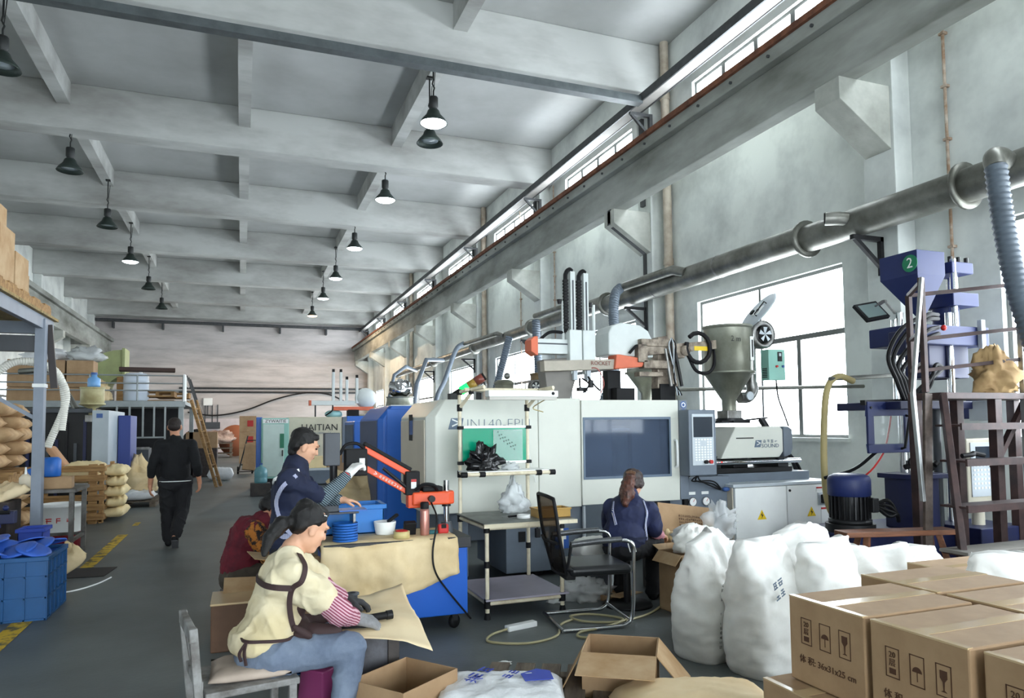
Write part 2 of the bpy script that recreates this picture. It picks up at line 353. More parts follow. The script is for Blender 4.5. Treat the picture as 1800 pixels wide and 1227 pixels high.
# ============================================================ INJECTION MOULDING MACHINE (nearest)
cream=mat('machine_cream_enamel',(210,212,202),.38,var=.05,scale=1.5)
creamd=mat('machine_cream_shaded_beige',(206,196,178),.45,var=.06,scale=2)  # cream with the end face's weaker light in the colour; also beige cabinet sides
slate=mat('machine_slate_enamel',(104,114,126),.45,var=.1,scale=3)
lgrey=mat('light_grey_enamel',(188,196,202),.4,var=.05)
dgrey=mat('dark_grey_enamel',(70,74,80),.5,var=.1)
black=mat('black_plastic',(20,20,22),.6,spec=.3)
blackm=mat('black_metal',(34,34,36),.45,metal=.4,var=.2)
chrome=mat('chrome',(200,202,204),.16,metal=1)
steel=mat('raw_steel',(150,150,148),.36,metal=.85,scale=6,c2=(104,102,98))
whitem=mat('white_enamel',(238,240,238),.35,var=.03)
redp=mat('red_plastic',(190,40,36),.45)
orange=mat('robot_orange',(214,106,72),.45,var=.1)
yellow=mat('warning_yellow',(236,200,40),.5)
inkb=mat('ink_black',(26,26,28),.6)
inkg=mat('ink_slate',(96,112,130),.5)
screenm=mat('dark_screen',(40,48,58),.15,spec=.6)
labelw=mat('label_white',(232,234,232),.5)
bluelab=mat('label_blue',(60,92,150),.5)
acry=glass('door_acrylic',(92,106,130),.05,.62,(206,214,224))
def part(p,n,b,m,bev=0,seg=2): return obj(n,b,m,p,bev,seg,world=True)
Mc=thing('injection_moulding_machine','cream injection moulding machine with sliding window door, behind the pipe workstation','machine',(1.6,7,0))
def chamf_block(x0,x1,y0,y1,z0,z1,c):
    # block whose near-left vertical edge and left top edge are chamfered
    lo=[(x0,y0+c),(x0+c,y0),(x1,y0),(x1,y1),(x0,y1)]
    hi=[(x0+.14,y0+c),(x0+.14+c*.4,y0),(x1,y0),(x1,y1),(x0+.14,y1)]
    b=B(); n=5; zt=z1-.16
    b.add([(*p,z0) for p in lo]+[(*p,zt) for p in lo]+[(*p,z1) for p in hi],[(4,3,2,1,0)]+[(i,(i+1)%n,n+(i+1)%n,n+i) for i in range(n)]+[(n+i,n+(i+1)%n,2*n+(i+1)%n,2*n+i) for i in range(n)]+[(10,11,12,13,14)])
    return b
part(Mc,'clamp_guard',chamf_block(1.604,2.71,6.43,7.59,.69,1.75,.075),cream,.008)
part(Mc,'end_panel',B().box(1.594,1.604,6.53,7.56,.72,1.56),creamd,.004)
part(Mc,'middle_guard',B().box(2.712,3.17,6.425,7.58,.69,1.765),cream,.01)
gp=part(Mc,'rear_guard',B().box(3.17,4.39,7.2,7.58,.7,1.75),cream,.008)
# sliding door made of rails around a window
b=B(); b.box(3.172,4.305,6.41,6.44,1.556,1.75); b.box(3.172,4.305,6.41,6.44,.705,.975); b.box(3.172,3.19,6.41,6.44,.975,1.556); b.box(4.2,4.305,6.41,6.44,.975,1.556)
dr=part(Mc,'door',b,cream,.004)
part(dr,'window_pane',B().box(3.19,4.2,6.432,6.438,.975,1.556),acry)
b=B()
for q in((3.185,4.205,1.55,1.575),(3.185,4.205,.955,.98),(3.185,3.205,.98,1.55),(4.185,4.205,.98,1.55)): b.box(q[0],q[1],6.403,6.41,q[2],q[3])
part(dr,'window_gasket',b,inkg)
part(dr,'handle',B().tube(smooth_path([(4.25,6.41,1.33),(4.25,6.37,1.32),(4.25,6.36,1.25),(4.25,6.36,1.1),(4.25,6.37,1.06),(4.25,6.41,1.05)],5),.012),whitem)
b=B(); b.box(3.172,4.39,6.44,6.5,1.72,1.75); part(Mc,'top_rail',b,cream)
part(Mc,'end_post',B().box(4.307,4.41,6.40,7.58,.71,1.75),slate,.006)
for z in(1.70,1.62): part(Mc,'round_sticker',B().cyl((4.36,6.40,z),(4.36,6.396,z),.036,n=20),bluelab)
for z in(1.70,1.62): part(Mc,'sticker_symbol',B().lathe((4.36,6.395,z),[(.016,0),(.026,0),(.026,-.002),(.016,-.002)],16,'Y'),labelw)
# mould area seen through the window
b=B(); b.box(3.3,3.62,6.6,7.15,.8,1.6); b.box(3.85,4.2,6.6,7.15,.8,1.6)
part(Mc,'platen',b,mat('platen_grey',(120,126,134),.4,metal=.3,var=.15),.01); part(Mc,'back_plate',B().box(3.2,4.28,7.15,7.19,.75,1.68),mat('inner_sheet',(150,156,164),.35,metal=.4,var=.2,scale=5)); part(Mc,'mould_clamp',B().box(3.5,3.62,6.62,6.7,1.2,1.32),bluelab,.006)
for z in(.95,1.45): part(Mc,'tie_bar',B().cyl((3.2,6.66,z),(4.3,6.66,z),.04,n=14),chrome)
part(Mc,'mould',B().box(3.62,3.85,6.68,7.05,.95,1.42),steel,.008)
# bed
b=B(); b.box(1.75,2.05,6.62,7.5,.06,.69); b.box(2.42,3.28,6.58,7.5,.06,.69); b.box(1.75,3.28,7.2,7.5,.3,.69); part(Mc,'bed',b,slate,.008)
b=B(); b.box(4.28,5.05,6.56,7.5,.06,.92); part(Mc,'bed',b,slate,.008)
b=B(); b.box(5.0,6.3,6.7,7.5,.83,.93); part(Mc,'bed',b,slate)
part(Mc,'bed_pocket',B().box(2.55,2.62,6.57,6.585,.36,.46),black)
part(Mc,'bed_pipe',B().cyl((3.25,6.55,.1),(3.25,6.55,.68),.018),lgrey)
for x in(1.9,2.8,4.6,6.2): part(Mc,'levelling_foot',B().cyl((x,6.75,0),(x,6.75,.07),.07),blackm)
for x in(4.55,4.72):
    g=part(Mc,'pressure_gauge',B().cyl((x,6.56,.66),(x,6.535,.66),.05,n=20),chrome); part(g,'dial',B().cyl((x,6.536,.66),(x,6.532,.66),.042,n=20),labelw)
    part(g,'needle',B().bar((x,6.531,.66),(x+.02,6.531,.69),.004),redp); part(Mc,'gauge_plate',B().box(x-.045,x+.045,6.553,6.562,.735,.765),labelw)
# electrical cabinet at the injection end
ec=part(Mc,'electrical_cabinet',B().box(5.012,6.40,6.47,7.5,.03,.80),creamd,.006)
part(ec,'cabinet_top',B().box(4.99,6.42,6.42,7.52,.80,.835),lgrey,.006)
for a,c in((5.02,5.716),(5.73,6.395)):
    d=part(ec,'cabinet_door',B().box(a,c,6.43,6.47,.05,.795),whitem,.006)
    part(d,'warning_triangle',B().prism([((a+c)/2-.06,.44),((a+c)/2+.06,.44),((a+c)/2,.545)],'Y',6.426,6.43),yellow)
    part(d,'warning_bolt',B().prism([((a+c)/2+.008,.525),((a+c)/2-.018,.485),((a+c)/2,.485),((a+c)/2-.008,.45),((a+c)/2+.018,.492),((a+c)/2,.492)],'Y',6.424,6.426),inkb)
part(ec,'door_lock',B().cyl((5.76,6.43,.74),(5.76,6.42,.74),.014),blackm)
sw=part(ec,'switch_plate',B().box(6.16,6.30,6.42,6.43,.56,.70),lgrey); part(sw,'rotary_switch',B().box(6.19,6.27,6.38,6.42,.58,.68),blackm,.01)
part(ec,'danger_label',B().box(6.14,6.31,6.425,6.43,.715,.765),labelw); part(ec,'danger_stripe',B().box(6.14,6.31,6.422,6.426,.748,.765),redp)
part(ec,'danger_label',B().box(6.2,6.31,6.425,6.43,.36,.53),labelw); part(ec,'danger_stripe',B().box(6.2,6.31,6.422,6.426,.51,.53),redp)
part(ec,'side_socket',B().box(5.0,5.012,6.6,6.68,.3,.5),bluelab); part(ec,'side_grommet',B().cyl((5.015,6.62,.72),(5.0,6.62,.72),.035),black)
# injection unit
poly=[(4.99,1.105),(5.80,1.105),(5.86,1.17),(5.86,1.42),(5.82,1.46),(5.20,1.46)]
iu=part(Mc,'injection_cover',B().prism(poly,'Y',6.62,7.1),cream,.012)
part(iu,'cover_end',B().prism([(5.862,1.105),(5.96,1.13),(5.99,1.2),(5.99,1.42),(5.94,1.455),(5.862,1.46)],'Y',6.61,7.12),slate,.01)
part(iu,'cover_slot',B().box(5.2,5.44,6.616,6.622,1.325,1.337),black)
part(iu,'maker_badge',B().prism([(5.45,1.225),(5.53,1.225),(5.55,1.305),(5.47,1.305)],'Y',6.614,6.62),inkg)
text('badge_arrow','>',.11,labelw,iu,(5.505-1.6,6.612-7,1.266),FRONT)
text('maker_name','SOUND',.062,inkg,iu,(5.67-1.6,6.615-7,1.238),FRONT,sx=1.15)
marks('maker_name',4,.036,inkg,iu,(5.67-1.6,6.615-7,1.292),FRONT,3,1.5)
b=B(); b.box(4.75,6.1,6.75,7.2,.93,.99); b.box(4.9,5.05,6.7,7.15,.99,1.13); b.box(5.85,6.0,6.7,7.15,.99,1.15); b.box(5.3,5.5,6.8,7.1,.99,1.1); part(Mc,'carriage',b,blackm,.006)
for y in(6.68,7.1): part(Mc,'carriage_rod',B().cyl((4.6,y,1.06),(6.15,y,1.06),.028,n=12),chrome)
part(Mc,'barrel',B().cyl((4.42,6.88,1.30),(4.98,6.88,1.30),.095,n=18),dgrey)
b=B(); b.cyl((4.42,6.72,1.16),(4.9,6.72,1.16),.035); b.cyl((4.42,6.74,1.42),(4.85,6.74,1.42),.03); part(Mc,'hydraulic_line',b,blackm)
b=B(); b.box(4.42,4.62,6.62,7.2,1.05,1.1); b.box(4.45,4.6,6.6,6.75,1.45,1.62); part(Mc,'carriage_front',b,blackm,.005)
for k,(a,z) in enumerate(((6.45,.6),(6.5,.5),(6.42,.4))):
    part(Mc,'hydraulic_hose',B().tube(smooth_path([(5.98,6.9,1.25-.05*k),(6.15,6.95,1.2),(a,7.05,.9),(a+.1,7.1,z),(a+.12,7.15,.02)],6),.018),black)
part(Mc,'status_light',B().ell((5.0,6.62,1.07),.008,8,6),mat('red_indicator',(255,40,30),.4,emit=(255,30,20),es=1.2))
# control panel on its arm
cp=part(Mc,'control_panel',B().box(4.30,4.635,6.22,6.40,.965,1.645),slate,.01)
part(cp,'faceplate',B().box(4.335,4.60,6.213,6.22,1.07,1.60),lgrey,.004)
part(cp,'screen',B().box(4.352,4.583,6.208,6.214,1.36,1.57),screenm)
key=B().box(-.011,.011,-.004,0,-.008,.008).mesh('key')
for r in range(9):
    for c in range(6):
        if r<4 and c in(2,3) and r in(1,2): continue
        o=obj('key',key,lgrey if (r+c)%3 else labelw,cp); o.location=Vector((4.378+c*.036,6.213,1.335-r*.026))-wloc(cp)
for x,m in((4.49,black),(4.55,redp)): part(cp,'push_button',B().cyl((x,6.213,1.105),(x,6.185,1.105),.02,n=14),m)
part(cp,'panel_arm',B().tube([(4.46,6.4,1.0),(4.47,6.5,.98),(4.46,6.55,.9),(4.46,6.55,.6)],.035),black)
for k in range(3): part(Mc,'panel_cable',B().tube(smooth_path([(4.45,6.3,.96),(4.52-.05*k,6.35,.9),(4.75,6.45,.82+.03*k),(4.98,6.6,.76)],6),.008),black)
part(Mc,'blue_tie',B().ell((4.97,6.52,.78),(.05,.03,.025),8,6),bluelab)
# lettering on the clamp guard
part(Mc,'maker_badge',B().prism([(1.80,1.47),(1.93,1.47),(1.95,1.575),(1.83,1.575)],'Y',6.425,6.43),inkg)
text('badge_arrow','>',.16,labelw,Mc,(1.875-1.6,6.423-7,1.523),FRONT)
text('model_lettering','UN140-EPIII',.135,inkg,Mc,(2.27-1.6,6.427-7,1.515),FRONT,sx=1.06,off=-.0035)
part(Mc,'end_sticker',B().box(1.588,1.595,7.0,7.14,1.36,1.62),inkb); part(Mc,'end_sticker_patch',B().box(1.585,1.589,6.98,7.1,1.42,1.56),bluelab)
# tower light leaning on the guard, a green section glowing
tl=thing('tower_light','tilted signal tower light with glowing green section on the cream machine','signal light',(1.95,6.75,1.75))
mrot=Euler((0,R(58),R(-20))).to_matrix()
def tseg(n,a,c,r,m): part_=obj(n,B().lathe((0,0,0),[(0,a),(r,a),(r,c),(0,c)],16,m=mrot).shift((0,0,.05)),m,tl); return part_
tseg('base',0,.08,.035,black); tseg('green_section',.08,.17,.045,mat('green_signal',(40,220,110),.3,emit=(10,230,70),es=3)); tseg('yellow_section',.17,.25,.045,mat('amber_lens',(150,120,50),.3)); tseg('red_section',.25,.34,.045,mat('red_lens',(120,60,50),.3)); tseg('cap',.34,.36,.04,black)
obj('bracket',B().box(-.05,.05,-.05,.05,0,.07),blackm,tl)
# ============================================================ HOPPER DRYER
hopm=mat('hopper_stainless',(150,152,140),.42,metal=.6,scale=3,c2=(118,118,104))
def hopper(c,r,zt,zb,zc,label,lid=True,box=True,name='hopper_dryer'):
    t=thing(name,label,'hopper',(c[0],c[1],zc-.25))
    x,y=c
    hb=part(t,'body',B().lathe((x,y,0),[(r*.97,zt-.02),(r*1.06,zt),(r*1.06,zt+.02),(r,zt+.02),(r,zt-.03),(r,zb+.02),(r*1.1,zb+.02),(r*1.1,zb-.01),(r,zb-.01),(r*.3,zc),(r*.3,zc-.12)],28),hopm)
    part(t,'throat',B().box(x-.1,x+.1,y-.1,y+.1,zc-.25,zc-.12),steel,.006)
    if lid=='flat': part(t,'lid',B().lathe((x,y,0),[(0,zt+.07),(r*.7,zt+.06),(r*1.05,zt+.025),(r*1.05,zt+.015),(0,zt+.015)],24),hopm)
    return t
hd=hopper((5.35,6.92),.275,2.62,2.085,1.77,'tall stainless hopper dryer with tilted open lid above the cream machine')
part(hd,'sight_glass',B().box(5.47,5.52,6.66,6.675,2.22,2.50),whitem,.01); part(hd,'sight_slot',B().box(5.487,5.503,6.655,6.662,2.26,2.46),inkb)
text('pencil_mark','2 m',.09,inkb,hd,(5.25-5.35,6.635-6.92,2.46-1.52),FRONT)
lm=Matrix.Translation((5.84,6.95,2.845))@Vector((-.72,.17,.61)).to_track_quat('Z','Y').to_matrix().to_4x4()
lb=B().lathe((0,0,0),[(0,-.012),(.28,-.012),(.29,0),(.275,.012),(0,.012)],28).xf(lm); ld=part(hd,'lid',lb,lgrey)
part(ld,'lid_plate',B().box(-.06,.08,-.07,.07,.012,.02).xf(lm),whitem); part(ld,'lid_port',B().cyl((-.13,0,.012),(-.13,0,.03),.035).xf(lm),black); part(ld,'lid_port',B().cyl((.02,.0,.02),(.02,0,.035),.02).xf(lm),black)
part(ld,'lid_handle',B().tube([(.1,.1,.012),(.1,.1,.05),(.1,-.1,.05),(.1,-.1,.012)],.008).xf(lm),blackm)
bw=part(hd,'blower',B().lathe((5.80,6.88,2.55),[(0,.08),(.14,.08),(.17,.05),(.17,-.06),(.12,-.07),(.1,-.02)],22,'Y').xf(Matrix.Identity(4)),steel)
part(bw,'blower_inlet',B().lathe((5.80,6.80,2.55),[(0,0),(.1,0),(.1,-.004),(0,-.004)],20,'Y'),black)
for k in range(5):
    a=2*PI*k/5; part(bw,'fan_blade',B().add([(5.8,6.792,2.55),(5.8+.09*math.cos(a),6.785,2.55+.09*math.sin(a)),(5.8+.09*math.cos(a+.6),6.793,2.55+.09*math.sin(a+.6)),(5.8+.03*math.cos(a+.8),6.797,2.55+.03*math.sin(a+.8))],[(0,1,2,3)]),lgrey)
b=B().cyl((5.69,6.93,2.5),(5.69,6.93,1.95),.06,n=14); b.tube(smooth_path([(5.69,6.93,1.98),(5.69,6.92,1.88),(5.62,6.92,1.81),(5.5,6.92,1.80)],6),.068,14); part(hd,'air_pipe',b,steel)
part(hd,'air_elbow_flange',B().cyl((5.58,6.84,1.82),(5.58,6.82,1.82),.05,n=16),lgrey)
mint=mat('mint_enamel',(140,190,176),.45,var=.05)
cb=part(hd,'control_box',B().box(5.74,5.98,6.68,6.82,2.0,2.36),mint,.006)
part(cb,'display',B().box(5.87,5.93,6.672,6.68,2.22,2.33),inkb); part(cb,'display_digits',B().box(5.885,5.915,6.669,6.673,2.28,2.315),lgrey)
for x,m in((5.85,redp),(5.94,bluelab)): part(cb,'push_button',B().cyl((x,6.68,2.16),(x,6.66,2.16),.014,n=10),m)
for k in range(6): part(cb,'vent_slot',B().box(5.735,5.742,6.71,6.79,2.03+.02*k,2.04+.02*k),inkb)
part(hd,'control_cable',B().tube(smooth_path([(5.9,6.75,2.0),(5.95,6.78,1.8),(6.05,6.8,1.6),(6.15,6.85,1.46)],6),.009),black)
b=B(); b.box(5.15,5.55,6.8,7.05,1.5,1.53); b.bar((5.3,6.8,1.52),(5.72,6.72,1.56),.05,.02); b.cyl((5.62,6.7,1.55),(5.68,6.66,1.42),.04); b.cyl((5.35,6.92,1.53),(5.35,6.92,1.56),.16); part(hd,'slide_gate',b,blackm)
# ============================================================ TAKE-OUT ROBOT
rb=thing('take_out_robot','white take-out robot with two vertical arms standing on the cream machine','robot',(3.7,7,1.75))
rw=mat('robot_white',(208,214,212),.4,var=.06,scale=4)
beamc=mat('robot_beam_beige',(176,168,154),.5,var=.15)
part(rb,'pedestal',B().prism([(3.05,1.75),(3.3,1.75),(3.42,2.12),(3.85,2.16),(3.85,2.05),(3.55,2.0),(3.5,1.9),(3.45,1.75),(3.6,1.75),(3.62,2.2),(2.98,2.16)][:4]+[(3.42,2.24),(3.0,2.2)],'Y',6.95,7.15),mat('robot_pedestal',(120,116,110),.5,var=.1),.01)
tb=part(rb,'traverse_beam',B().bar((2.96,6.9,2.12),(3.85,6.9,2.16),.12,.11),beamc,.006)
text('beam_lettering','ROCKET',.062,mat('ink_red_brown',(120,60,50),.6),rb,(3.62-3.7,6.825-7,2.16-1.75),FRONT)
part(rb,'beam_end_cover',B().prism([(3.78,2.10),(4.12,2.13),(4.16,2.22),(3.85,2.26),(3.8,2.26)],'Y',6.8,7.0),orange,.01)
part(rb,'kick_arm',B().box(2.9,3.35,6.92,7.06,2.26,2.42),rw,.006)
part(rb,'kick_arm_end',B().prism([(2.84,2.28),(2.9,2.24),(2.92,2.24),(2.92,2.44),(2.88,2.44),(2.84,2.4)],'Y',6.9,7.08),orange,.006)
part(rb,'kick_rail',B().box(2.9,3.3,6.915,6.93,2.36,2.375),dgrey)
for x,zt in((3.33,3.17),(3.49,3.16)):
    va=part(rb,'vertical_arm',B().box(x-.01,x+.05,6.93,7.0,2.05,zt),rw,.006)
    part(rb,'arm_slide',B().box(x-.06,x+.09,6.86,7.05,2.13,2.52),rw,.012)
    part(va,'arm_slot',B().box(x+.012,x+.028,6.925,6.931,2.5,zt-.1),dgrey)
    ch=B(); pts=smooth_path([(x-.06,6.95,2.5),(x-.06,6.95,3.05),(x-.05,6.95,zt-.02),(x-.015,6.95,zt+.02),(x+.02,6.95,zt)],9)
    ch.tube(pts,.024,6); part(rb,'cable_chain',ch,black)
    for k in range(16): part(va,'chain_link',B().box(x-.084,x-.036,6.925,6.975,2.54+.034*k,2.564+.034*k),black)
    part(rb,'gripper_wrist',B().box(x,x+.05,6.9,6.98,1.98,2.1),lgrey,.006)
for x,zt in((3.25,2.84),(3.62,2.82)):
    part(rb,'guide_rod',B().cyl((x,6.98,2.4),(x,6.98,zt),.018,n=10),rw); part(rb,'guide_bolt',B().cyl((x-.04,6.98,zt-.03),(x-.04,6.98,zt+.02),.02,.03),blackm)
part(rb,'motor_cover',B().prism([(3.74,2.26),(4.30,2.24),(4.30,2.42),(4.24,2.54),(4.14,2.60),(3.9,2.62),(3.78,2.58),(3.74,2.5)],'Y',6.86,7.2),rw,.015)
b=B()
for p in([(3.4,6.9,2.0),(3.38,6.85,1.9),(3.45,6.86,1.85)],[(3.5,6.9,2.02),(3.55,6.84,1.92),(3.62,6.86,1.87)],[(3.42,6.88,2.0),(3.46,6.8,1.93),(3.4,6.82,1.84)]): b.tube(smooth_path(p,5),.01,6)
b.box(3.36,3.46,6.83,6.9,1.86,1.9); b.box(3.5,3.54,6.85,6.9,1.9,1.98); part(rb,'gripper',b,blackm)
part(rb,'air_hose',B().tube(smooth_path([(3.47,6.9,2.1),(3.56,6.8,2.1),(3.64,6.8,1.95),(3.62,6.84,1.84)],6),.006,6),mat('red_hose',(170,90,84),.5))
part(rb,'cable_loop',B().tube(smooth_path([(2.98,6.98,2.42),(3.1,6.98,2.5),(3.28,6.98,2.5)],6),.018,7),black)
part(rb,'cable_loop',B().tube(smooth_path([(3.98,6.84,2.28),(4.05,6.8,2.36),(4.14,6.82,2.34),(4.2,6.88,2.26)],6),.016,7),black)
b=B(); b.box(3.78,3.95,6.98,7.1,1.75,2.1); b.box(3.82,4.05,6.85,7.0,1.75,1.9); part(rb,'valve_block',b,black,.008)
# sprue picker
sp=thing('sprue_picker','grimy beige sprue picker arm with looping black hoses beside the robot','robot arm',(4.45,6.9,1.75))
dirty=mat('grimy_beige_metal',(160,148,132),.5,scale=9,c2=(84,72,62),metal=.2)
b=B(); b.box(4.38,4.58,6.86,7.05,1.75,1.95); part(sp,'foot',b,black,.005)
part(sp,'post',B().prism([(4.36,1.9),(4.56,1.9),(4.62,2.35),(4.5,2.5),(4.38,2.48)],'Y',6.88,7.02),dirty,.01)
part(sp,'arm',B().bar((4.1,6.85,2.3),(5.2,6.85,2.42),.1,.1),dirty,.005)
for x,z,w,h in((4.12,2.28,.12,.2),(4.3,2.16,.34,.09),(4.3,2.4,.4,.08),(4.22,2.05,.3,.05),(4.6,2.3,.12,.12)): part(sp,'slide_block',B().box(x-w/2,x+w/2,6.78,6.9,z-h/2,z+h/2),dirty,.006)
for k in range(3): part(sp,'air_cylinder',B().cyl((4.42+.06*k,6.8,2.34),(4.47+.07*k,6.78,1.92),.02,n=10),[steel,dirty,blackm][k])
for k in range(4): part(sp,'hose',B().tube(smooth_path([(4.5,6.8,2.46),(4.44+.03*k,6.76,2.36),(4.5,6.76,2.1-.03*k),(4.56+.02*k,6.8,1.82)],6),.008,6),black if k%2 else lgrey)
pts=[(4.84+.16*math.cos(a),6.78,2.36+.17*math.sin(a)) for a in [R(-200+24*i) for i in range(15)]]
part(sp,'hose_loop',B().tube(pts,.026,8),black)
part(sp,'hose_loop',B().tube(smooth_path([(4.72,6.8,2.26),(4.82,6.8,2.1),(4.98,6.8,2.08),(5.08,6.82,2.18),(5.1,6.84,2.38)],6),.02,8),black)
part(sp,'warning_strip',B().box(4.8,4.98,6.795,6.8,2.33,2.38),yellow)
part(sp,'gear_wheel',B().lathe((4.66,6.78,2.32),[(0,.02),(.06,.02),(.06,-.02),(0,-.02)],14,'Y'),dirty)
# ============================================================ EXTRACTION DUCT
flexm=mat('grey_flex_hose',(92,102,112),.5,var=.15)
du=thing('extraction_duct','long galvanised round duct with ring flanges along the window wall','duct',(7.25,6,4.04))
ZD=4.05
segs=[(-10.3,5.3,.185,4.02),(5.3,7.6,.185,4.02),(7.6,13.3,.18,4.05),(13.3,17.5,.165,4.1),(17.5,22.5,.15,4.1),(22.5,28,.13,4.1),(28,35,.11,4.08)]
for a,c,r,z in segs:
    part(du,'duct_section',B().cyl((7.25,a,z),(7.25,c,z),r,n=24,cap=True),galv)
    part(du,'flange',B().lathe((7.25,c,z),[(r,-.02),(r+.07,-.02),(r+.07,.02),(r,.02)],24,'Y'),galv)
    n=int((c-a)/1.9)
    for k in range(1,n): part(du,'seam_band',B().lathe((7.25,a+(c-a)*k/n,z),[(r,-.02),(r+.006,-.012),(r+.006,.012),(r,.02)],24,'Y'),steel)
for yk in YK[2:8]:
    b=B(); b.box(7.1,7.6,yk-.03,yk+.03,3.78,3.84); b.bar((7.15,yk,3.8),(7.58,yk,3.45),.05); b.box(7.55,7.6,yk-.03,yk+.03,3.35,3.84); part(du,'wall_bracket',b,blackm)
part(du,'branch_stub',B().tube([(7.2,6.75,4.05),(7.0,6.8,4.06),(6.88,6.9,4.07)],.085,14),galv); part(du,'stub_mouth',B().cyl((6.88,6.9,4.07),(6.872,6.907,4.07),.075,n=16),black)
part(du,'branch_pipe',B().tube([(7.12,10.3,4.1),(7.02,10.5,4.18),(7.0,12.2,4.2)],.085,14),galv)
part(du,'branch_pipe',B().tube([(7.12,14.4,4.12),(7.0,14.6,4.24),(6.95,16.6,4.27)],.07,12),galv)
part(du,'branch_pipe',B().tube([(7.12,19.4,4.12),(7.0,19.6,4.2),(6.9,22.8,4.22)],.07,12),galv)
def flex(pts,r,label,n=12,seg=14,m=None,parent=None,name='flexible_hose'):
    p=smooth_path(pts,seg); L=sum((p[i+1]-p[i]).length for i in range(len(p)-1)); k=max(20,int(L/(r*.28)))
    # resample evenly, alternate the radius for the ribs
    acc=[0]
    for i in range(len(p)-1): acc.append(acc[-1]+(p[i+1]-p[i]).length)
    q=[]; j=0
    for i in range(k+1):
        s=acc[-1]*i/k
        while j<len(acc)-2 and acc[j+1]<s: j+=1
        q.append(p[j].lerp(p[j+1],(s-acc[j])/max(1e-9,acc[j+1]-acc[j])))
    b=B().tube(q,[r*(1.0 if i%2 else .87) for i in range(k+1)],n)
    o=obj(name,b,m or flexm)
    return tag(o,label,'hose')
b=B().tube(smooth_path([(7.15,4.75,4.05),(6.95,4.7,4.08),(6.72,4.62,4.02),(6.68,4.58,3.9)],5),.09,14); part(du,'branch_elbow',b,galv)
flex([(6.68,4.58,3.92),(6.7,4.55,3.4),(6.76,4.5,2.8),(6.86,4.45,2.3),(6.92,4.4,1.95)],.1,'thick grey ribbed hose hanging beside the steel platform')
flex([(6.97,12.25,4.2),(6.75,12.1,4.0),(6.6,11.9,3.5),(6.5,11.6,2.9),(6.3,11.5,2.3),(6.15,11.5,1.9)],.1,'grey ribbed hose dropping from the duct behind the take-out robot')
flex([(6.93,16.5,4.15),(6.9,16.4,3.6),(6.9,16.3,2.9),(6.8,16.2,2.3),(6.7,16.1,1.7)],.11,'grey ribbed hose dropping from the duct mid hall, left of the robot arms')
flex([(7.0,18.6,4.0),(6.9,18.7,3.5),(6.8,18.9,2.9),(6.7,19,2.2),(6.65,19,.05)],.11,'grey ribbed hose dropping from the duct above the white guard of the cream machine')
b=B().tube(smooth_path([(6.9,22.6,4.25),(6.6,22.6,4.0),(6.2,22.5,3.0),(5.9,22.4,2.4),(5.85,22.4,1.5)],6),.08,12); tag(obj('steel_downpipe',b,flexm),'grey steel downpipe slanting from the far duct toward the blue machine','pipe')
b=B().tube([(7.0,30,3.9),(6.0,27.5,3.85),(5.5,27.3,3.5),(5.2,27.2,2.2),(5.1,27.2,.02)],.07,10); tag(obj('steel_downpipe',b,flexm),'grey steel pipe bent down toward the farthest hopper','pipe')
b=B().tube([(7.1,26,4.0),(6.2,25,3.9),(5.8,24.8,3.0),(5.6,24.8,1.5)],.08,10); tag(obj('steel_downpipe',b,flexm),'grey steel downpipe between the blue machine and the far window','pipe')
# ============================================================ MACHINES FURTHER BACK
mblue=mat('machine_blue_enamel',(40,100,190),.38,var=.06,scale=2)
dslate=mat('machine_dark_slate',(72,84,116),.5,var=.06)
t=thing('injection_moulding_machine','bright blue injection moulding machine directly behind the cream one','machine',(1.6,9.5,0))
part(t,'clamp_guard',chamf_block(1.58,2.5,8.80,10.25,.1,1.76,.06),mblue,.01); part(t,'end_panel',B().box(1.57,1.58,8.9,10.22,.14,1.58),dslate,.004)
for a,c in((1.68,2.12),(2.13,2.5)): part(t,'side_door',B().box(a,c,8.785,8.80,.15,1.72),mblue,.005)
part(t,'door_lock',B().cyl((2.16,8.785,1.18),(2.16,8.77,1.18),.018),blackm)
part(t,'middle_guard',B().box(2.51,4.4,8.82,10.2,.5,1.72),cream,.01); part(t,'bed',B().box(1.9,6.2,8.95,10.1,.03,.6),slate,.01); part(t,'injection_cover',B().box(4.9,6.1,9.1,9.7,.9,1.45),cream,.02)
part(t,'top_sheet',B().box(1.75,2.5,8.9,10.1,1.762,1.775),labelw)
hopper((5.82,9.5),.30,2.74,2.28,1.98,'grey hopper with rimmed top seen behind the sprue picker',lid='flat')
hp=hopper((4.16,9.6),.21,2.24,2.02,1.95,'rusty brown hopper standing behind the middle of the cream machine'); hp.children[0].data.materials[0]=mat('rusty_hopper',(150,128,96),.5,metal=.4,scale=4,c2=(104,84,58))
hp=hopper((3.56,9.7),.14,2.1,1.96,1.9,'small silver hopper with a ball knob behind the pipe workstation lamp',lid='flat')
part(hp,'ball_knob',B().ell((3.6,9.68,2.22),.05,10,8),steel)
def blower(x,y,z,r,label):
    t=thing('blower_fan',label,'fan',(x,y,z-r)); obj('housing',B().lathe((0,0,r),[(0,.05),(r*.95,.05),(r,.02),(r,-.05),(r*.75,-.06),(r*.7,-.02)],18,'Y'),steel,t); obj('hub',B().lathe((0,-.03,r),[(0,0),(r*.68,0),(r*.68,-.005),(0,-.005)],16,'Y'),dgrey,t)
    for k in range(5):
        a=2*PI*k/5; obj('blade',B().add([(0,-.04,r),(r*.6*math.cos(a),-.045,r+r*.6*math.sin(a)),(r*.6*math.cos(a+.6),-.04,r+r*.6*math.sin(a+.6))],[(0,1,2)]),labelw,t)
    obj('stand',B().box(-.03,.03,.0,.06,-.25,.02),blackm,t)
blower(3.05,9.3,2.05,.1,'white round blower fan near the tower light'); blower(3.9,9.35,2.05,.1,'grey round blower fan beside the rusty hopper')
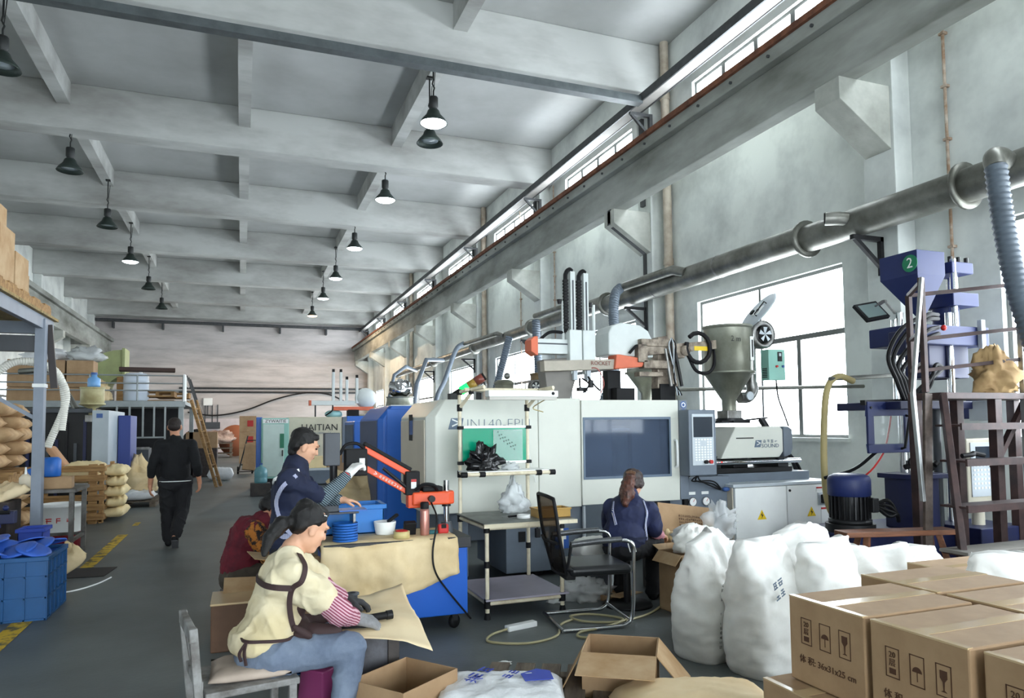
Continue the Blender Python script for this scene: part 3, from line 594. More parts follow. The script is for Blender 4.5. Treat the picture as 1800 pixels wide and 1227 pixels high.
# machine with the cream guard far back
t=thing('injection_moulding_machine','cream and blue injection moulding machine with bold dark lettering in the middle distance','machine',(1.2,20,0))
hcream=mat('aged_cream_enamel',(196,190,168),.45,var=.06)
part(t,'clamp_guard',B().box(1.12,2.5,19.3,20.8,.5,1.78),hcream,.02); part(t,'grey_post',B().box(2.5,2.62,19.28,20.8,.4,1.78),slate,.01); part(t,'blue_guard',B().box(2.62,4.6,19.32,20.8,.4,1.80),mblue,.02); part(t,'bed',B().box(1.3,6.0,19.5,20.7,.02,.55),slate,.01)
text('maker_lettering','HAITIAN',.24,inkb,t,(1.92-1.2,19.285-20,1.5),FRONT); marks('maker_subline',14,.045,inkg,t,(1.98-1.2,19.285-20,1.36),FRONT,4,1.1)
part(t,'white_mark',B().prism([(2.66,1.42),(2.78,1.44),(2.82,1.52),(2.7,1.52)],'Y',19.31,19.32),labelw); text('blue_lettering','B',.2,labelw,t,(3.1-1.2,19.305-20,1.62),FRONT)
part(t,'white_mark',B().prism([(2.86,1.66),(3.02,1.66),(2.94,1.57)],'Y',19.31,19.32),labelw)
t=thing('injection_moulding_machine','second blue machine end between the lettered cream machine and the bright blue one','machine',(3,14.5,0))
part(t,'clamp_guard',B().box(2.1,4.2,14.4,15.8,.4,1.62),mblue,.02); part(t,'end_panel',B().box(2.09,2.1,14.5,15.7,.45,1.55),dslate); part(t,'bed',B().box(2.3,6,14.5,15.7,.02,.5),slate)
# robot far back
t=thing('take_out_robot','far white take-out robot with four thin upright arms on the lettered machine','robot',(2.6,20,1.8))
for x,h in((2.32,1.15),(2.52,1.15),(2.68,.95),(2.95,1.0)):
    va=part(t,'vertical_arm',B().box(x-.035,x+.035,19.7,19.8,2.15,1.85+h),rw,.006); part(va,'arm_tip',B().box(x-.03,x+.03,19.7,19.8,1.85+h,1.93+h),black)
part(t,'kick_arm',B().box(1.7,2.9,19.68,19.85,2.1,2.22),rw,.01); part(t,'kick_arm_end',B().box(1.68,1.74,19.66,19.86,2.09,2.23),orange)
part(t,'motor_cover',B().ell((3.2,19.8,2.3),(.3,.2,.28),14,10),rw); part(t,'traverse',B().box(2.3,3.4,19.7,19.9,1.96,2.06),orange,.01); part(t,'pedestal',B().box(2.7,3.0,19.7,19.95,1.8,1.98),black)
part(t,'gripper',B().tube(smooth_path([(2.3,19.7,2.1),(2.28,19.68,1.95),(2.1,19.68,1.82)],5),.02,6),black); part(t,'post',B().cyl((1.85,19.75,1.79),(1.85,19.75,2.1),.02),blackm)
t=hopper((4.3,20.5),.38,2.35,1.95,1.85,'far beige hopper with a shiny foil bundle on top'); 
rn=random.Random(3)
fo=B().ell((4.3,20.5,2.6),(.34,.3,.26),16,12)
for i,v in enumerate(fo.v): fo.v[i]=v+Vector(noise.noise_vector(v*7))*.12
tag(obj('foil_bundle',fo,chrome),'crumpled shiny foil bundle on the far beige hopper','foil')
t=thing('electrical_cabinet','mint green electrical cabinet with stencilled header beside the lettered machine','cabinet',(.85,18.7,0))
part(t,'body',B().box(.47,1.12,18.75,19.2,.25,1.75),mint,.01); d=part(t,'door',B().box(.5,1.0,18.73,18.75,.3,1.6),mat('pale_mint',(186,204,196),.45,var=.05),.008); part(t,'header',B().box(.5,1.1,18.735,18.75,1.62,1.72),labelw); text('header_lettering','ZYWAITIE',.11,inkb,t,(.8-.85,18.73-18.7,1.67),FRONT)
part(d,'green_notice',B().box(.9,1.0,18.72,18.73,1.0,1.36),mat('green_notice',(30,110,80),.5)); part(d,'handle',B().box(.95,.98,18.7,18.73,.8,.95),blackm); part(t,'plinth',B().box(.5,1.1,18.78,19.18,0,.25),blackm)
tag(obj('blue_cabinet',B().box(.36,.5,19.3,19.9,0,1.78),mblue,bev=.01),'narrow blue cabinet side beyond the mint cabinet','cabinet')
# ============================================================ BLUE VERTICAL PRESS
pb=mat('press_royal_blue',(25,38,88),.5,var=.12,scale=3)
pbd=mat('press_navy_tank',(26,32,72),.45,var=.12,scale=3)
vp=thing('vertical_press','royal blue vertical press with hopper numbered 2 beside the steel platform','press',(6.6,5.6,0))
k=.935
def W(x,z,y=5.37): return (x*k,y,1.5+(z-1.5)*k)      # measured at 5.75 m, moved to its standing line
part(vp,'tank',B().box(5.42,7.05,5.2,6.05,.02,.42),pbd,.01)
part(vp,'table',B().box(6.0,7.0,5.15,5.95,1.62,1.70),pbd,.008)
hx=B(); a=[(6.35,5.64),(6.35,5.19),(6.74,5.19),(6.74,5.64)]
top=[(p[0],p[1],3.235) for p in a]; mid=[(p[0],p[1],2.99) for p in a]; low=[(6.53+.15*(p[0]-6.54),5.32+.15*(p[1]-5.41),2.58) for p in a]
hx.add(top+mid+low,[(0,1,2,3),(0,4,5,1),(1,5,6,2),(2,6,7,3),(3,7,4,0),(4,8,9,5),(5,9,10,6),(6,10,11,7),(7,11,8,4),(11,10,9,8)]); ho=part(vp,'hopper',hx,pb,.004)
# number disc on the sloping left front face of the hopper
e=(Vector(top[1])-Vector(top[0])); e.z=0; e.normalize(); nn=Vector((e.y,-e.x,0)); cpt=Vector(top[0]).lerp(Vector(top[1]),.83)+Vector((0,0,-.13))+nn*.006
md=Matrix((e,Vector((0,0,1)).cross(e)*-1,Vector((0,0,1)))).transposed().to_4x4(); ang=math.atan2(e.y,e.x)
part(ho,'number_disc',B().cyl(cpt,cpt+nn*.004,.088,n=24),mat('green_disc',(26,120,84),.5))
text('number_two','2',.15,labelw,ho,cpt+nn*.006-wloc(ho),(PI/2,0,ang))
# tie columns, crossheads, ram
for x,y,z0,z1,r in((6.33,5.4,.42,2.62,.035),(6.9,5.3,1.7,2.63,.035),(7.22,5.55,1.65,2.72,.035),(6.6,5.7,1.65,2.6,.035)):
    part(vp,'tie_column',B().cyl((x,y,z0),(x,y,z1),r,n=14),chrome)
for x,y in((6.97,5.28),(7.12,5.38),(7.2,5.5)): part(vp,'upper_rod',B().cyl((x,y,2.45),(x,y,3.2),.032,n=12),chrome); 
part(vp,'top_plate',B().box(6.92,7.24,5.25,5.55,3.05,3.17),pb,.01)
for x in(6.96,7.08,7.2): part(vp,'top_bolt',B().cyl((x,5.3,3.17),(x,5.3,3.23),.022,n=8),blackm)
part(vp,'upper_crosshead',B().box(6.88,7.26,5.22,5.6,2.7,2.84),pb,.01)
part(vp,'main_crosshead',B().box(6.28,7.36,5.2,5.75,2.28,2.48),pb,.012)
part(vp,'column_collar',B().box(6.25,6.42,5.28,5.48,2.18,2.42),pbd,.01); part(vp,'yellow_plate',B().box(6.27,6.39,5.27,5.28,2.3,2.4),yellow)
part(vp,'cylinder_jacket',B().cyl((7.05,5.45,1.95),(7.05,5.45,2.75),.13,n=18),pb)
part(vp,'ram_block',B().box(6.62,7.2,5.32,5.7,1.95,2.3),pbd,.01)
part(vp,'transparent_tube',B().box(7.18,7.24,5.15,5.2,2.0,2.55),lgrey,.006)
for x,y in((6.33,5.42),(6.72,5.35),(6.95,5.4),(7.15,5.5)): part(vp,'lower_column',B().cyl((x,y,.42),(x,y,1.62),.04,n=12),chrome if x!=6.72 else dgrey)
# door with window on the operator side
dd=B(); dx0,dx1,dz0,dz1=5.76,6.36,1.19,1.70; yv=5.32
dd.box(dx0,dx1,yv,yv+.03,dz1-.14,dz1); dd.box(dx0,dx1,yv,yv+.03,dz0,dz0+.085); dd.box(dx0,dx0+.08,yv,yv+.03,dz0+.085,dz1-.14); dd.box(dx1-.11,dx1,yv,yv+.03,dz0+.085,dz1-.14)
pdoor=part(vp,'door',dd,pb,.006); part(pdoor,'door_pane',B().box(dx0+.08,dx1-.11,yv+.01,yv+.018,dz0+.085,dz1-.14),glass('press_door_pane',(200,210,210),.05,.8)); part(pdoor,'handle',B().tube([(6.27,yv,1.56),(6.27,yv-.04,1.55),(6.19,yv-.04,1.24),(6.19,yv,1.23)],.014),black)
for x in(5.8,6.03,6.26): part(pdoor,'door_bolt',B().cyl((x,yv,1.64),(x,yv-.012,1.64),.012,n=8),blackm)
part(vp,'door_rail',B().bar((5.74,5.36,1.69),(6.9,5.36,1.72),.06,.05),blackm)
# motor on the tank
mo=part(vp,'motor',B().lathe((5.67,5.5,0),[(.0,.5),(.2,.5),(.2,.54),(.17,.54),(.165,.78),(.165,.79)],24),blackm)
fin=B().box(.158,.192,-.006,.006,.55,.77).mesh('cooling_fin')
for i in range(24): o=obj('cooling_fin',fin,blackm,mo); o.location=Vector((5.67,5.5,0))-wloc(mo); o.rotation_euler=(0,0,2*PI*i/24)
part(mo,'fan_cowl',B().lathe((5.67,5.5,0),[(.19,.77),(.2,.78),(.2,.93),(.185,.965),(.14,.985),(0,.985)],24),pb); part(mo,'terminal_box',B().box(5.72,5.8,5.26,5.34,.62,.76),blackm,.01); part(mo,'mount_ring',B().cyl((5.67,5.5,.42),(5.67,5.5,.5),.23,n=24),blackm)
# pump and valves
b=B(); b.box(6.25,6.6,5.25,5.6,.42,.95); part(vp,'valve_stack',b,pbd,.01); part(vp,'valve_tray',B().box(6.1,6.62,5.15,5.55,.93,.98),pbd,.006)
rn=random.Random(5)
for i in range(7): part(vp,'valve_fitting',B().cyl((6.18+.06*i,5.22+rn.random()*.1,1.0+rn.random()*.06),(6.28+.05*i,5.25,1.02+rn.random()*.08),.028,n=10),black)
part(vp,'gauge',B().cyl((6.17,5.2,1.1),(6.17,5.18,1.1),.045,n=16),blackm)
for i in range(4): part(vp,'pump_hose',B().tube(smooth_path([(5.85,5.45,.62+.04*i),(6.0,5.35,.72-.05*i),(6.12,5.35,.58),(6.2,5.4,.5)],5),.02,8),black)
# hydraulic hoses up to the crosshead
for i,(dx,dz) in enumerate(((0,0),(.06,-.05),(.12,-.16),(.17,-.24))):
    part(vp,'hydraulic_hose',B().tube(smooth_path([(6.62,5.2,2.58+dz*.8),(6.4,5.15,2.56+dz),(6.12+dx,5.2,2.42+dz),(5.98+dx,5.25,2.15+dz*.6),(6.08+dx*.8,5.25,1.9),(6.2+dx*.5,5.28,1.72)],7),.022,8),black)
for i in range(3): part(vp,'hydraulic_hose',B().tube(smooth_path([(6.3+.05*i,5.3,1.72),(6.42+.05*i,5.24,1.86),(6.62,5.25,1.97+.05*i),(6.8,5.3,2.05)],6),.02,8),black)
part(vp,'red_knob',B().ell((6.62,5.14,2.44),.03,10,8),redp)
part(vp,'valve_box',B().box(7.0,7.12,5.0,5.2,1.5,1.7),lgrey,.006); part(vp,'side_housing',B().prism([(7.05,1.52),(7.4,1.52),(7.4,1.74),(7.25,1.74)],'Y',5.15,5.4),pb,.01); part(vp,'yellow_plate',B().box(7.28,7.37,5.14,5.15,1.6,1.68),yellow)
# control pendant of the press
cpn=thing('control_pendant','beige push button control pendant on a short post behind the steel platform','control panel',(7.05,5.0,0))
bg=mat('control_beige',(196,190,172),.5,var=.05)
part(cpn,'cabinet',B().box(6.72,7.4,4.92,5.5,.02,.45),pbd,.01); part(cpn,'post',B().cyl((7.0,5.15,.45),(7.0,5.15,.68),.06,n=14),bg)
hd2=part(cpn,'panel',B().box(6.78,7.28,5.08,5.22,.66,1.32),bg,.012); part(hd2,'faceplate',B().box(6.83,7.2,5.072,5.08,.74,1.28),lgrey); part(hd2,'screen',B().box(6.9,7.16,5.066,5.073,1.1,1.24),screenm); part(hd2,'stop_button',B().cyl((7.14,5.07,.79),(7.14,5.04,.79),.03),redp)
kb=B().box(-.012,.012,-.004,0,-.01,.01).mesh('panel_key')
for r in range(6):
    for c in range(6): o=obj('panel_key',kb,[labelw,lgrey,mint][(r*c)%3],hd2); o.location=Vector((6.87+.05*c,5.072,1.05-.045*r))-wloc(hd2)
# ============================================================ FLOOD LAMP, HOSES, CABLES BY THE WALL
t=thing('flood_lamp','slim black floodlight panel tilted on the pillar beside the press','lamp',(6.62,5.55,2.68))
_c=[Vector(q) for q in((6.06,5.73,2.716),(6.38,5.73,2.78),(6.39,5.6,2.609),(6.109,5.6,2.56))]; _x=((_c[1]-_c[0])+(_c[2]-_c[3])).normalized(); _y=((_c[3]-_c[0])+(_c[2]-_c[1])); _y=(_y-_x*_y.dot(_x)).normalized(); _z=_x.cross(_y)
mm=Matrix((_x,_y,_z)).transposed().to_4x4(); mm.translation=sum(_c,Vector())/4
part(t,'housing',B().box(-.16,.16,-.12,.12,-.02,.02).xf(mm),black,.006); part(t,'lens',B().box(-.13,.13,-.09,.09,.02,.024).xf(mm),mat('flood_lens',(120,136,134),.2)); part(t,'lens_back',B().box(-.13,.13,-.09,.09,-.024,-.02).xf(mm),mat('flood_lens2',(120,136,134),.2)); part(t,'bracket',B().bar((6.3,5.68,2.72),(6.48,5.72,2.8),.03),blackm); part(t,'arm',B().bar((6.48,5.7,2.8),(7.6,6.55,2.85),.025),steel)
hosem=mat('yellowed_hose',(178,162,112),.5,var=.1)
tag(obj('water_hose',B().tube(smooth_path([(6.3,6.0,1.95),(6.1,6.0,2.0),(5.95,6.0,1.9),(5.88,6.0,1.6),(5.85,6.0,1.0),(5.88,5.98,.6),(6.05,5.95,.3),(6.1,6.1,.03)],8),.035,10),hosem),'yellowed thick hose arching down between the white cabinet and the press','hose')
b=B(); b.cyl((7.0,7.55,1.95),(4.6,7.6,1.9),.02,n=8); b.cyl((7.8,6.0,2.05),(6.2,6.1,1.98),.022,n=8); tag(obj('water_pipe',b.__class__().cyl((7.85,7.3,1.98),(4.9,7.75,1.93),.024,n=8),galv),'thin horizontal pipe crossing in front of the big window','pipe')
tag(obj('water_pipe',B().cyl((7.55,6.2,2.06),(5.95,5.98,1.97),.024,n=8),galv),'thin pipe feeding the yellowed hose by the pillar','pipe')
tag(obj('red_cable',B().tube(smooth_path([(6.3,5.5,1.7),(6.1,5.4,1.35),(5.98,5.38,1.15),(5.8,5.45,.95),(5.62,5.7,.85)],6),.01,6),redp),'thin red cable slanting below the press door','cable')
tag(obj('black_cable',B().tube(smooth_path([(6.0,5.45,1.2),(5.85,5.6,1.02),(5.7,5.85,.92)],6),.018,6),black),'thick black cable slanting below the press door','cable')
# ============================================================ STEEL STEP PLATFORM
maroon=mat('maroon_painted_steel',(72,52,50),.5,scale=7,c2=(48,36,36),metal=.2)
sil=mat('bare_steel_tube',(168,170,170),.35,metal=.8,var=.15)
pf=thing('step_platform','maroon steel step platform with guard rail in front of the press','platform',(6.45,4.6,0))
part(pf,'deck',B().box(5.92,7.35,4.62,5.0,1.70,1.76),maroon,.005)
steps=[(5.52,4.30,.40),(5.62,4.38,.78),(5.74,4.46,1.16),(5.80,4.54,1.47)]
for x,y,z in steps:
    tr2=part(pf,'tread',B().box(x+.06,7.0,y-.1,y+.14,z-.02,z),maroon,.003); part(tr2,'tread_frame',B().box(x+.06,7.0,y-.12,y-.1,z-.05,z+.01),maroon)
for x0,x1 in((5.56,5.90),(6.98,7.08)): part(pf,'stringer',B().bar((x0,4.2,0),(x1,4.62,1.74),.05,.1),maroon,.004)
part(pf,'stringer_flat',B().bar((5.62,4.62,.0),(5.76,4.66,1.75),.09,.03),mat('scuffed_steel',(96,84,76),.5,metal=.4,scale=8,c2=(60,50,46)),.003)
for x,y in((5.95,4.95),(6.5,4.95),(6.62,4.66),(7.3,4.95)): part(pf,'leg',B().box(x-.045,x+.045,y-.04,y+.04,0,1.70),maroon,.004)
part(pf,'leg',B().bar((6.62,4.7,1.05),(7.1,4.7,1.68),.05,.05),maroon)
for x,y,z in((5.74,4.66,2.80),(5.95,4.97,2.70)): part(pf,'rail_post',B().box(x-.022,x+.022,y-.022,y+.022,1.76,z),maroon,.003)
part(pf,'rail_post',B().box(7.0,7.05,4.63,4.68,.9,2.93),sil,.004)
part(pf,'hand_rail',B().bar((5.70,4.62,2.79),(5.51,4.6,1.74),.03,.035),sil,.004); part(pf,'hand_rail',B().bar((5.51,4.6,1.76),(5.58,4.6,.80),.035,.035),sil,.004)
for z in(2.70,2.27,1.97): part(pf,'guard_rail',B().bar((5.95,4.97,z),(7.05,4.66,z+.12),.035,.035),maroon,.003); part(pf,'guard_rail',B().bar((5.74,4.66,z+.06),(5.95,4.97,z),.035,.035),maroon,.003)
part(pf,'board',B().box(5.52,7.0,4.16,4.42,.402,.43),mat('grey_plank',(118,114,108),.7,var=.2),.004)
tag(obj('black_wrench',B().tube(smooth_path([(5.95,4.5,1.19),(6.05,4.48,1.2),(6.1,4.5,1.21),(6.2,4.48,1.19)],5),.022,8),black),'black tool lying on a tread of the step platform','tool')
# ============================================================ PIPE RACK WORKSTATION
pipec=mat('cream_coated_pipe',(222,212,186),.45,scale=9,c2=(186,170,140),lo=.25,hi=.5)
ws=thing('pipe_workstation','cream pipe workstation with table, shelves and green notice board','workstation',(2.1,5.7,0))
xl,xr,yf,yb=1.80,2.44,5.33,6.05
def joint(p,ax,l=.05,r=.024):
    d=Vector({'X':(l/2,0,0),'Y':(0,l/2,0),'Z':(0,0,l/2)}[ax]); part(ws,'pipe_joint',B().cyl(Vector(p)-d,Vector(p)+d,r,n=10),black)
def pipe(a,c,n='pipe'): part(ws,n,B().cyl(a,c,.0165,n=10),pipec)
for x in(xl,xr): pipe((x,yf,.04),(x,yf,.70),'leg'); pipe((x,yb,.04),(x,yb,1.80),'upright')
for x in(xl,xr):
    for y in(yf,yb): part(ws,'foot_cap',B().cyl((x,y,0),(x,y,.05),.028,.02,n=10),black)
for z in(.12,.70):
    pipe((xl,yf,z),(xr,yf,z)); pipe((xl,yb,z),(xr,yb,z)); pipe((xl,yf,z),(xl,yb,z)); pipe((xr,yf,z),(xr,yb,z))
    for x in(xl,xr):
        for y in(yf,yb): joint((x,y,z),'Z',.07,.026)
for x in(xl,xr): joint((x,yf,.42),'Z',.05); joint((x,yb,.42),'Z',.05)
tabm=mat('worn_table_sheet',(126,130,126),.45,scale=6,c2=(92,94,90),metal=.3)
part(ws,'tabletop',B().box(xl-.03,xr+.12,yf-.03,yb+.02,.725,.74),tabm,.004); part(ws,'table_edge',B().box(xl-.035,xr+.125,yf-.045,yf-.03,.705,.735),pipec)
part(ws,'lower_shelf',B().box(xl-.02,xr+.05,yf-.03,yb+.02,.14,.155),mat('lilac_sheet',(170,164,178),.4,var=.1),.004)
# shelf with pipe edges
zs=1.10
part(ws,'upper_shelf',B().box(xl-.02,xr+.12,5.80,6.05,zs,zs+.012),whitem,.003); pipe((xl-.05,5.79,zs-.012),(xr+.14,5.79,zs-.012)); pipe((xl,5.79,zs-.01),(xl,6.05,zs-.01)); pipe((xr,5.79,zs-.01),(xr,6.05,zs-.01))
for x in(xl-.04,xl+.12,xr,xr+.13): joint((x,5.79,zs-.012),'X',.05)
for x in(xl,xr): joint((x,yb,zs-.02),'Z',.06)
# notice board
nb=part(ws,'notice_board',B().box(xl+.02,xr-.02,6.03,6.04,1.17,1.49),mat('green_board',(0,148,112),.18,coat=.5))
for z in(1.165,1.48): part(nb,'board_rail',B().box(xl+.01,xr-.01,6.015,6.03,z,z+.022),whitem)
part(nb,'plastic_sleeve',B().box(2.10,2.38,6.012,6.016,1.19,1.465),glass('clear_sleeve',(210,230,225),.1,.72))
b=B()
rn=random.Random(2)
for i in range(16): x=2.14+.011*i; z=1.44-.008*i-(i%3)*.022; b.box(x,x+.008,6.009,6.011,z,z+.01)
o=part(nb,'faded_print',b,inkb); o['kind']='stuff'
for x in(xl,xr):
    for z in(1.175,1.485): part(ws,'board_clip',B().cbox((x,6.03,z),(.05,.05,.03)),black,.004)
# lamp fixture on top
pipe((xl,yb,1.80),(xl+.12,5.72,1.83)); pipe((xr,yb,1.80),(xr+.12,5.72,1.83)); pipe((xl+.0,5.9,1.815),(xr+.2,5.9,1.815)); pipe((xl,yb,1.66),(xl+.07,5.9,1.80)); pipe((xr,yb,1.66),(xr+.07,5.9,1.80))
for x in(xl,xr): joint((x,yb,1.66),'Z',.06); joint((x,yb,1.8),'Z',.05); joint((x+.06,5.9,1.8),'Z',.05)
fx=part(ws,'lamp_fixture',B().box(xl+.14,xr+.14,5.66,5.76,1.745,1.80),whitem,.006); part(fx,'diffuser',B().box(xl+.15,xr+.13,5.67,5.75,1.72,1.745),mat('dusty_diffuser',(190,186,178),.4)); part(fx,'end_knob',B().cyl((xr+.09,5.66,1.775),(xr+.09,5.655,1.775),.014,n=10),black)
part(ws,'hanging_cord',B().tube(smooth_path([(xr+.1,5.75,1.75),(xr+.02,5.95,1.66),(xr+.12,5.95,1.62)],5),.005,5),hosem)
tag(obj('power_strip_wire',B().tube(smooth_path([(2.56,6.4,1.62),(2.60,6.39,1.2),(2.66,6.39,.95)],6),.004,5),labelw),'thin white wire hanging over the cream machine guard','wire')
# crumpled bags helper
def crumple(name,c,r,m,label,cat,amp=.12,sc=6,n=28,seed=0,flat=.0,pinch=None,group=None,parent=None,bias=1.0):
    b=B().ell((0,0,0),(1,1,1),n,int(n*.6))
    for i,v in enumerate(b.v):
        q=v*1.0; d=noise.fractal(q*sc*.35+Vector((seed*3.1,seed,0)),.9,2.1,4)*amp*1.3+abs(noise.noise(q*sc+Vector((0,seed*2.7,0))))*amp-amp*.3
        p=v*(1+d)
        if p.z<-.55: p.z=-.55-(abs(p.z)-.55)*.15
        if pinch and p.z>0: f=1-pinch*min(1,p.z); p.x*=f; p.y*=f
        b.v[i]=Vector((p.x*r[0],p.y*r[1],(p.z+.57)*r[2]))
    o=obj(name,b,m,parent); o.location=c
    if label: tag(o,label,cat,group)
    return o
bagblack=mat('black_bin_liner',(18,18,20),.22,spec=.6)
crumple('plastic_bag',(1.985,5.93,1.113),(.13,.09,.125),bagblack,'crumpled black plastic bag on the workstation shelf','bag',.5,7,36,1)
crumple('plastic_bag',(2.22,5.93,1.113),(.07,.06,.04),glass('clear_bag',(220,225,225),.15,.45),'small clear plastic bag beside the black one','bag',.5,8,26,4)
crumple('plastic_bag',(2.24,5.9,.742),(.13,.1,.17),glass('white_film_bag',(225,230,232),.2,.35),'white film bag leaning on the workstation tabletop','bag',.45,6,30,6,pinch=.5)
part_=thing('plastic_tray','yellow brown plastic tray on the workstation tabletop','tray',(2.42,5.5,.742))
tm=mat('amber_plastic',(178,140,70),.35,var=.1)
b=B(); b.box(-.14,.14,-.08,.08,0,.008); 
for q in((-.14,.14,-.085,-.075),(-.14,.14,.075,.085),(-.145,-.135,-.085,.085),(.135,.145,-.085,.085)): b.box(q[0],q[1],q[2],q[3],0,.075)
obj('tray_shell',b,tm,part_,.003); b=B()
for q in((-.15,.15,-.092,-.082),(-.15,.15,.082,.092),(-.152,-.142,-.092,.092),(.142,.152,-.092,.092)): b.box(q[0],q[1],q[2],q[3],.062,.075)
obj('rim',b,tm,part_,.002)
tag(obj('tape_roll',B().lathe((2.17,5.48,.757),[(.04,-.015),(.055,-.015),(.055,.015),(.04,.015),(.04,-.015)],20),whitem),'white tape roll on the workstation tabletop','tape')
t=thing('knife','small black handled knife beside the white tape roll','knife',(2.12,5.55,.745)); obj('handle',B().cbox((0,0,.01),(.13,.02,.016),rz=.2),black,t,.004); obj('blade',B().cbox((-.09,-.018,.008),(.06,.012,.002),rz=.2),steel,t)
t=thing('padlock_box','small open switch housing and keys clipped under the machine bed','switch',(2.72,6.5,.45)); obj('housing',B().cbox((0,.0,0),(.05,.04,.09)),blackm,t,.006); obj('loop',B().tube([(0,-.01,.04),(-.04,-.02,.1),(-.09,-.02,.06)],.008,6),black,t)
def doc_holder(x,z,w,h,m,lab): 
    t=thing('sign_card',lab,'sign',(x,6.56,z)); obj('card',B().box(0,w,-.006,0,0,h),m,t); obj('print',B().box(w*.2,w*.8,-.008,-.006,h*.45,h*.75),bluelab if m is labelw else labelw,t)
doc_holder(2.80,.52,.1,.12,labelw,'white card with blue print under the workstation'); doc_holder(2.92,.52,.14,.13,mat('pale_card',(206,214,216),.5),'larger pale card with blue print beside the office chair'); doc_holder(2.93,.27,.15,.2,mat('blue_card',(50,96,180),.5),'blue card hanging low behind the office chair'); doc_holder(2.82,.3,.05,.2,mat('pale_blue_card',(150,176,210),.5),'narrow pale blue card under the workstation')
tag(obj('power_strip',B().cbox((1.95,5.0,.02),(.26,.06,.04),rz=.25),whitem,bev=.006),'white power strip on the floor in front of the workstation','power strip')
cordm=mat('yellowed_cord',(176,168,130),.5)
tag(obj('floor_cable',B().tube(smooth_path([(1.84,4.97,.02),(1.68,4.9,.01),(1.62,4.75,.01),(1.85,4.62,.01),(2.1,4.7,.01),(2.25,4.95,.01),(2.4,5.05,.01)],8),.009,6),cordm),'yellowed cord curving from the white power strip','cord')
tag(obj('floor_cable',B().tube(smooth_path([(2.9,5.0,.01),(2.7,4.85,.01),(2.45,4.95,.012),(2.4,5.1,.02),(2.6,5.12,.01),(2.75,4.9,.01),(2.5,4.75,.014),(2.3,4.72,.01),(2.25,4.6,.01),(2.5,4.5,.01)],8),.009,6),cordm),'tangled yellowed cord loops under the office chair','cord')
tag(obj('floor_cable',B().tube(smooth_path([(2.75,4.85,.01),(3.0,4.95,.01),(3.2,5.1,.01),(3.4,5.3,.01),(3.6,5.5,.01)],8),.009,6),cordm),'yellowed cord running from the office chair to the seated worker','cord')
# ============================================================ OFFICE CHAIR (cantilever)
oc=thing('office_chair','black mesh back office chair with chromed cantilever frame','chair',(2.54,4.98,0),R(-8))
vin=mat('black_vinyl',(24,26,28),.38); meshm=glass('chair_mesh',(26,26,26),.8,.62,(196,186,176))
for s in(-1,1):
    y=s*.25
    obj('frame_tube',B().tube(smooth_path([(-.25,y,.10*0+.62),(-.05,y,.635),(.16,y,.64),(.23,y,.60),(.235,y,.5),(.22,y,.12),(.17,y,.03),(.05,y,.016),(-.32,y,.016)],5),.0145,10),chrome,oc)
    obj('arm_pad',B().tube([(-.25,y,.63),(-.05,y,.645),(.14,y,.65)],.02,10),mat('taped_chrome',(96,98,100),.3,metal=.6,var=.3,scale=30),oc)
    obj('seat_strut',B().tube([(-.25,y,.62),(-.27,y*.9,.45),(-.12,y*.85,.39)],.013,8),blackm,oc)
obj('frame_tube',B().cyl((-.32,-.26,.016),(-.32,.26,.016),.0145),chrome,oc); obj('frame_tube',B().cyl((.2,-.25,.06),(.2,.25,.06),.012),chrome,oc)
b=B().box(-.25,.23,-.24,.24,.385,.46); so=obj('seat',b,vin,oc,.035,4)
def backsurf(th):
    sec=[]; 
    for i in range(13):
        t=i/12; z=.40+.56*t; x=-.25+(-.06)*math.sin(t*PI)*.6-.10*t*t-.02; w=.225*(.86+.2*math.sin(t*PI*.8))
        sec.append((x,z,w))
    return sec
S=backsurf(0); b=B(); vs=[]
for x,z,w in S:
    for j in range(9): u=j/8*2-1; vs.append((x-.03*(1-u*u),w*u,z))
b.add(vs,[(i*9+j,i*9+j+1,(i+1)*9+j+1,(i+1)*9+j) for i in range(12) for j in range(8)],True)
bk=obj('backrest',b,meshm,oc); sd=bk.modifiers.new('s','SOLIDIFY'); sd.thickness=.004
ring=[(x,-w,z) for x,z,w in S]+[(S[-1][0]-.02,-w2,S[-1][1]+.012) for w2 in(.12,0,-.12)]+[(x,w,z) for x,z,w in S[::-1]]+[(S[0][0]-.02,w2,S[0][1]-.01) for w2 in(.1,-.1)]
obj('back_frame',B().tube(ring,.014,8,closed=True),black,oc); obj('lumbar_bar',B().tube([(S[5][0]-.02,-.21,S[5][1]),(S[5][0]-.06,0,S[5][1]),(S[5][0]-.02,.21,S[5][1])],.012,8),black,oc); obj('back_bracket',B().box(-.28,-.2,-.2,.2,.36,.42),black,oc,.01)
# ============================================================ BLUE BENCH CABINET WITH TAPPING ARM
cabb=mat('bench_blue_enamel',(24,92,190),.4,var=.05,scale=2)
bc=thing('tool_cabinet','blue rolling bench cabinet with dark top under a kraft cloth','cabinet',(1.1,5.4,0))
part(bc,'body',B().box(.56,1.59,5.16,5.72,.11,.60),cabb,.008); part(bc,'top',B().box(.54,1.61,5.13,5.75,.60,.68),mat('dark_bench_top',(46,46,48),.5,var=.2),.005)
wl=B().lathe((0,0,.05),[(0,.02),(.045,.02),(.05,.012),(.05,-.012),(.045,-.02),(0,-.02)],16,'Y').mesh('wheel')
for x in(.66,1.5):
    for y in(5.22,5.66):
        cs=part(bc,'caster',B().box(x-.02,x+.02,y-.03,y+.03,.06,.11),blackm); o=obj('wheel',wl,black,cs); o.location=Vector((x,y,0))-wloc(cs); o.rotation_euler=(0,0,.6)
kraft=mat('kraft_liner',(226,204,162),.72,scale=3,c2=(206,180,134),bump=.1,bscale=9)
kraftl=mat('kraft_paper_light',(232,212,174),.75,scale=2,c2=(220,192,148),bump=.08,bscale=8)
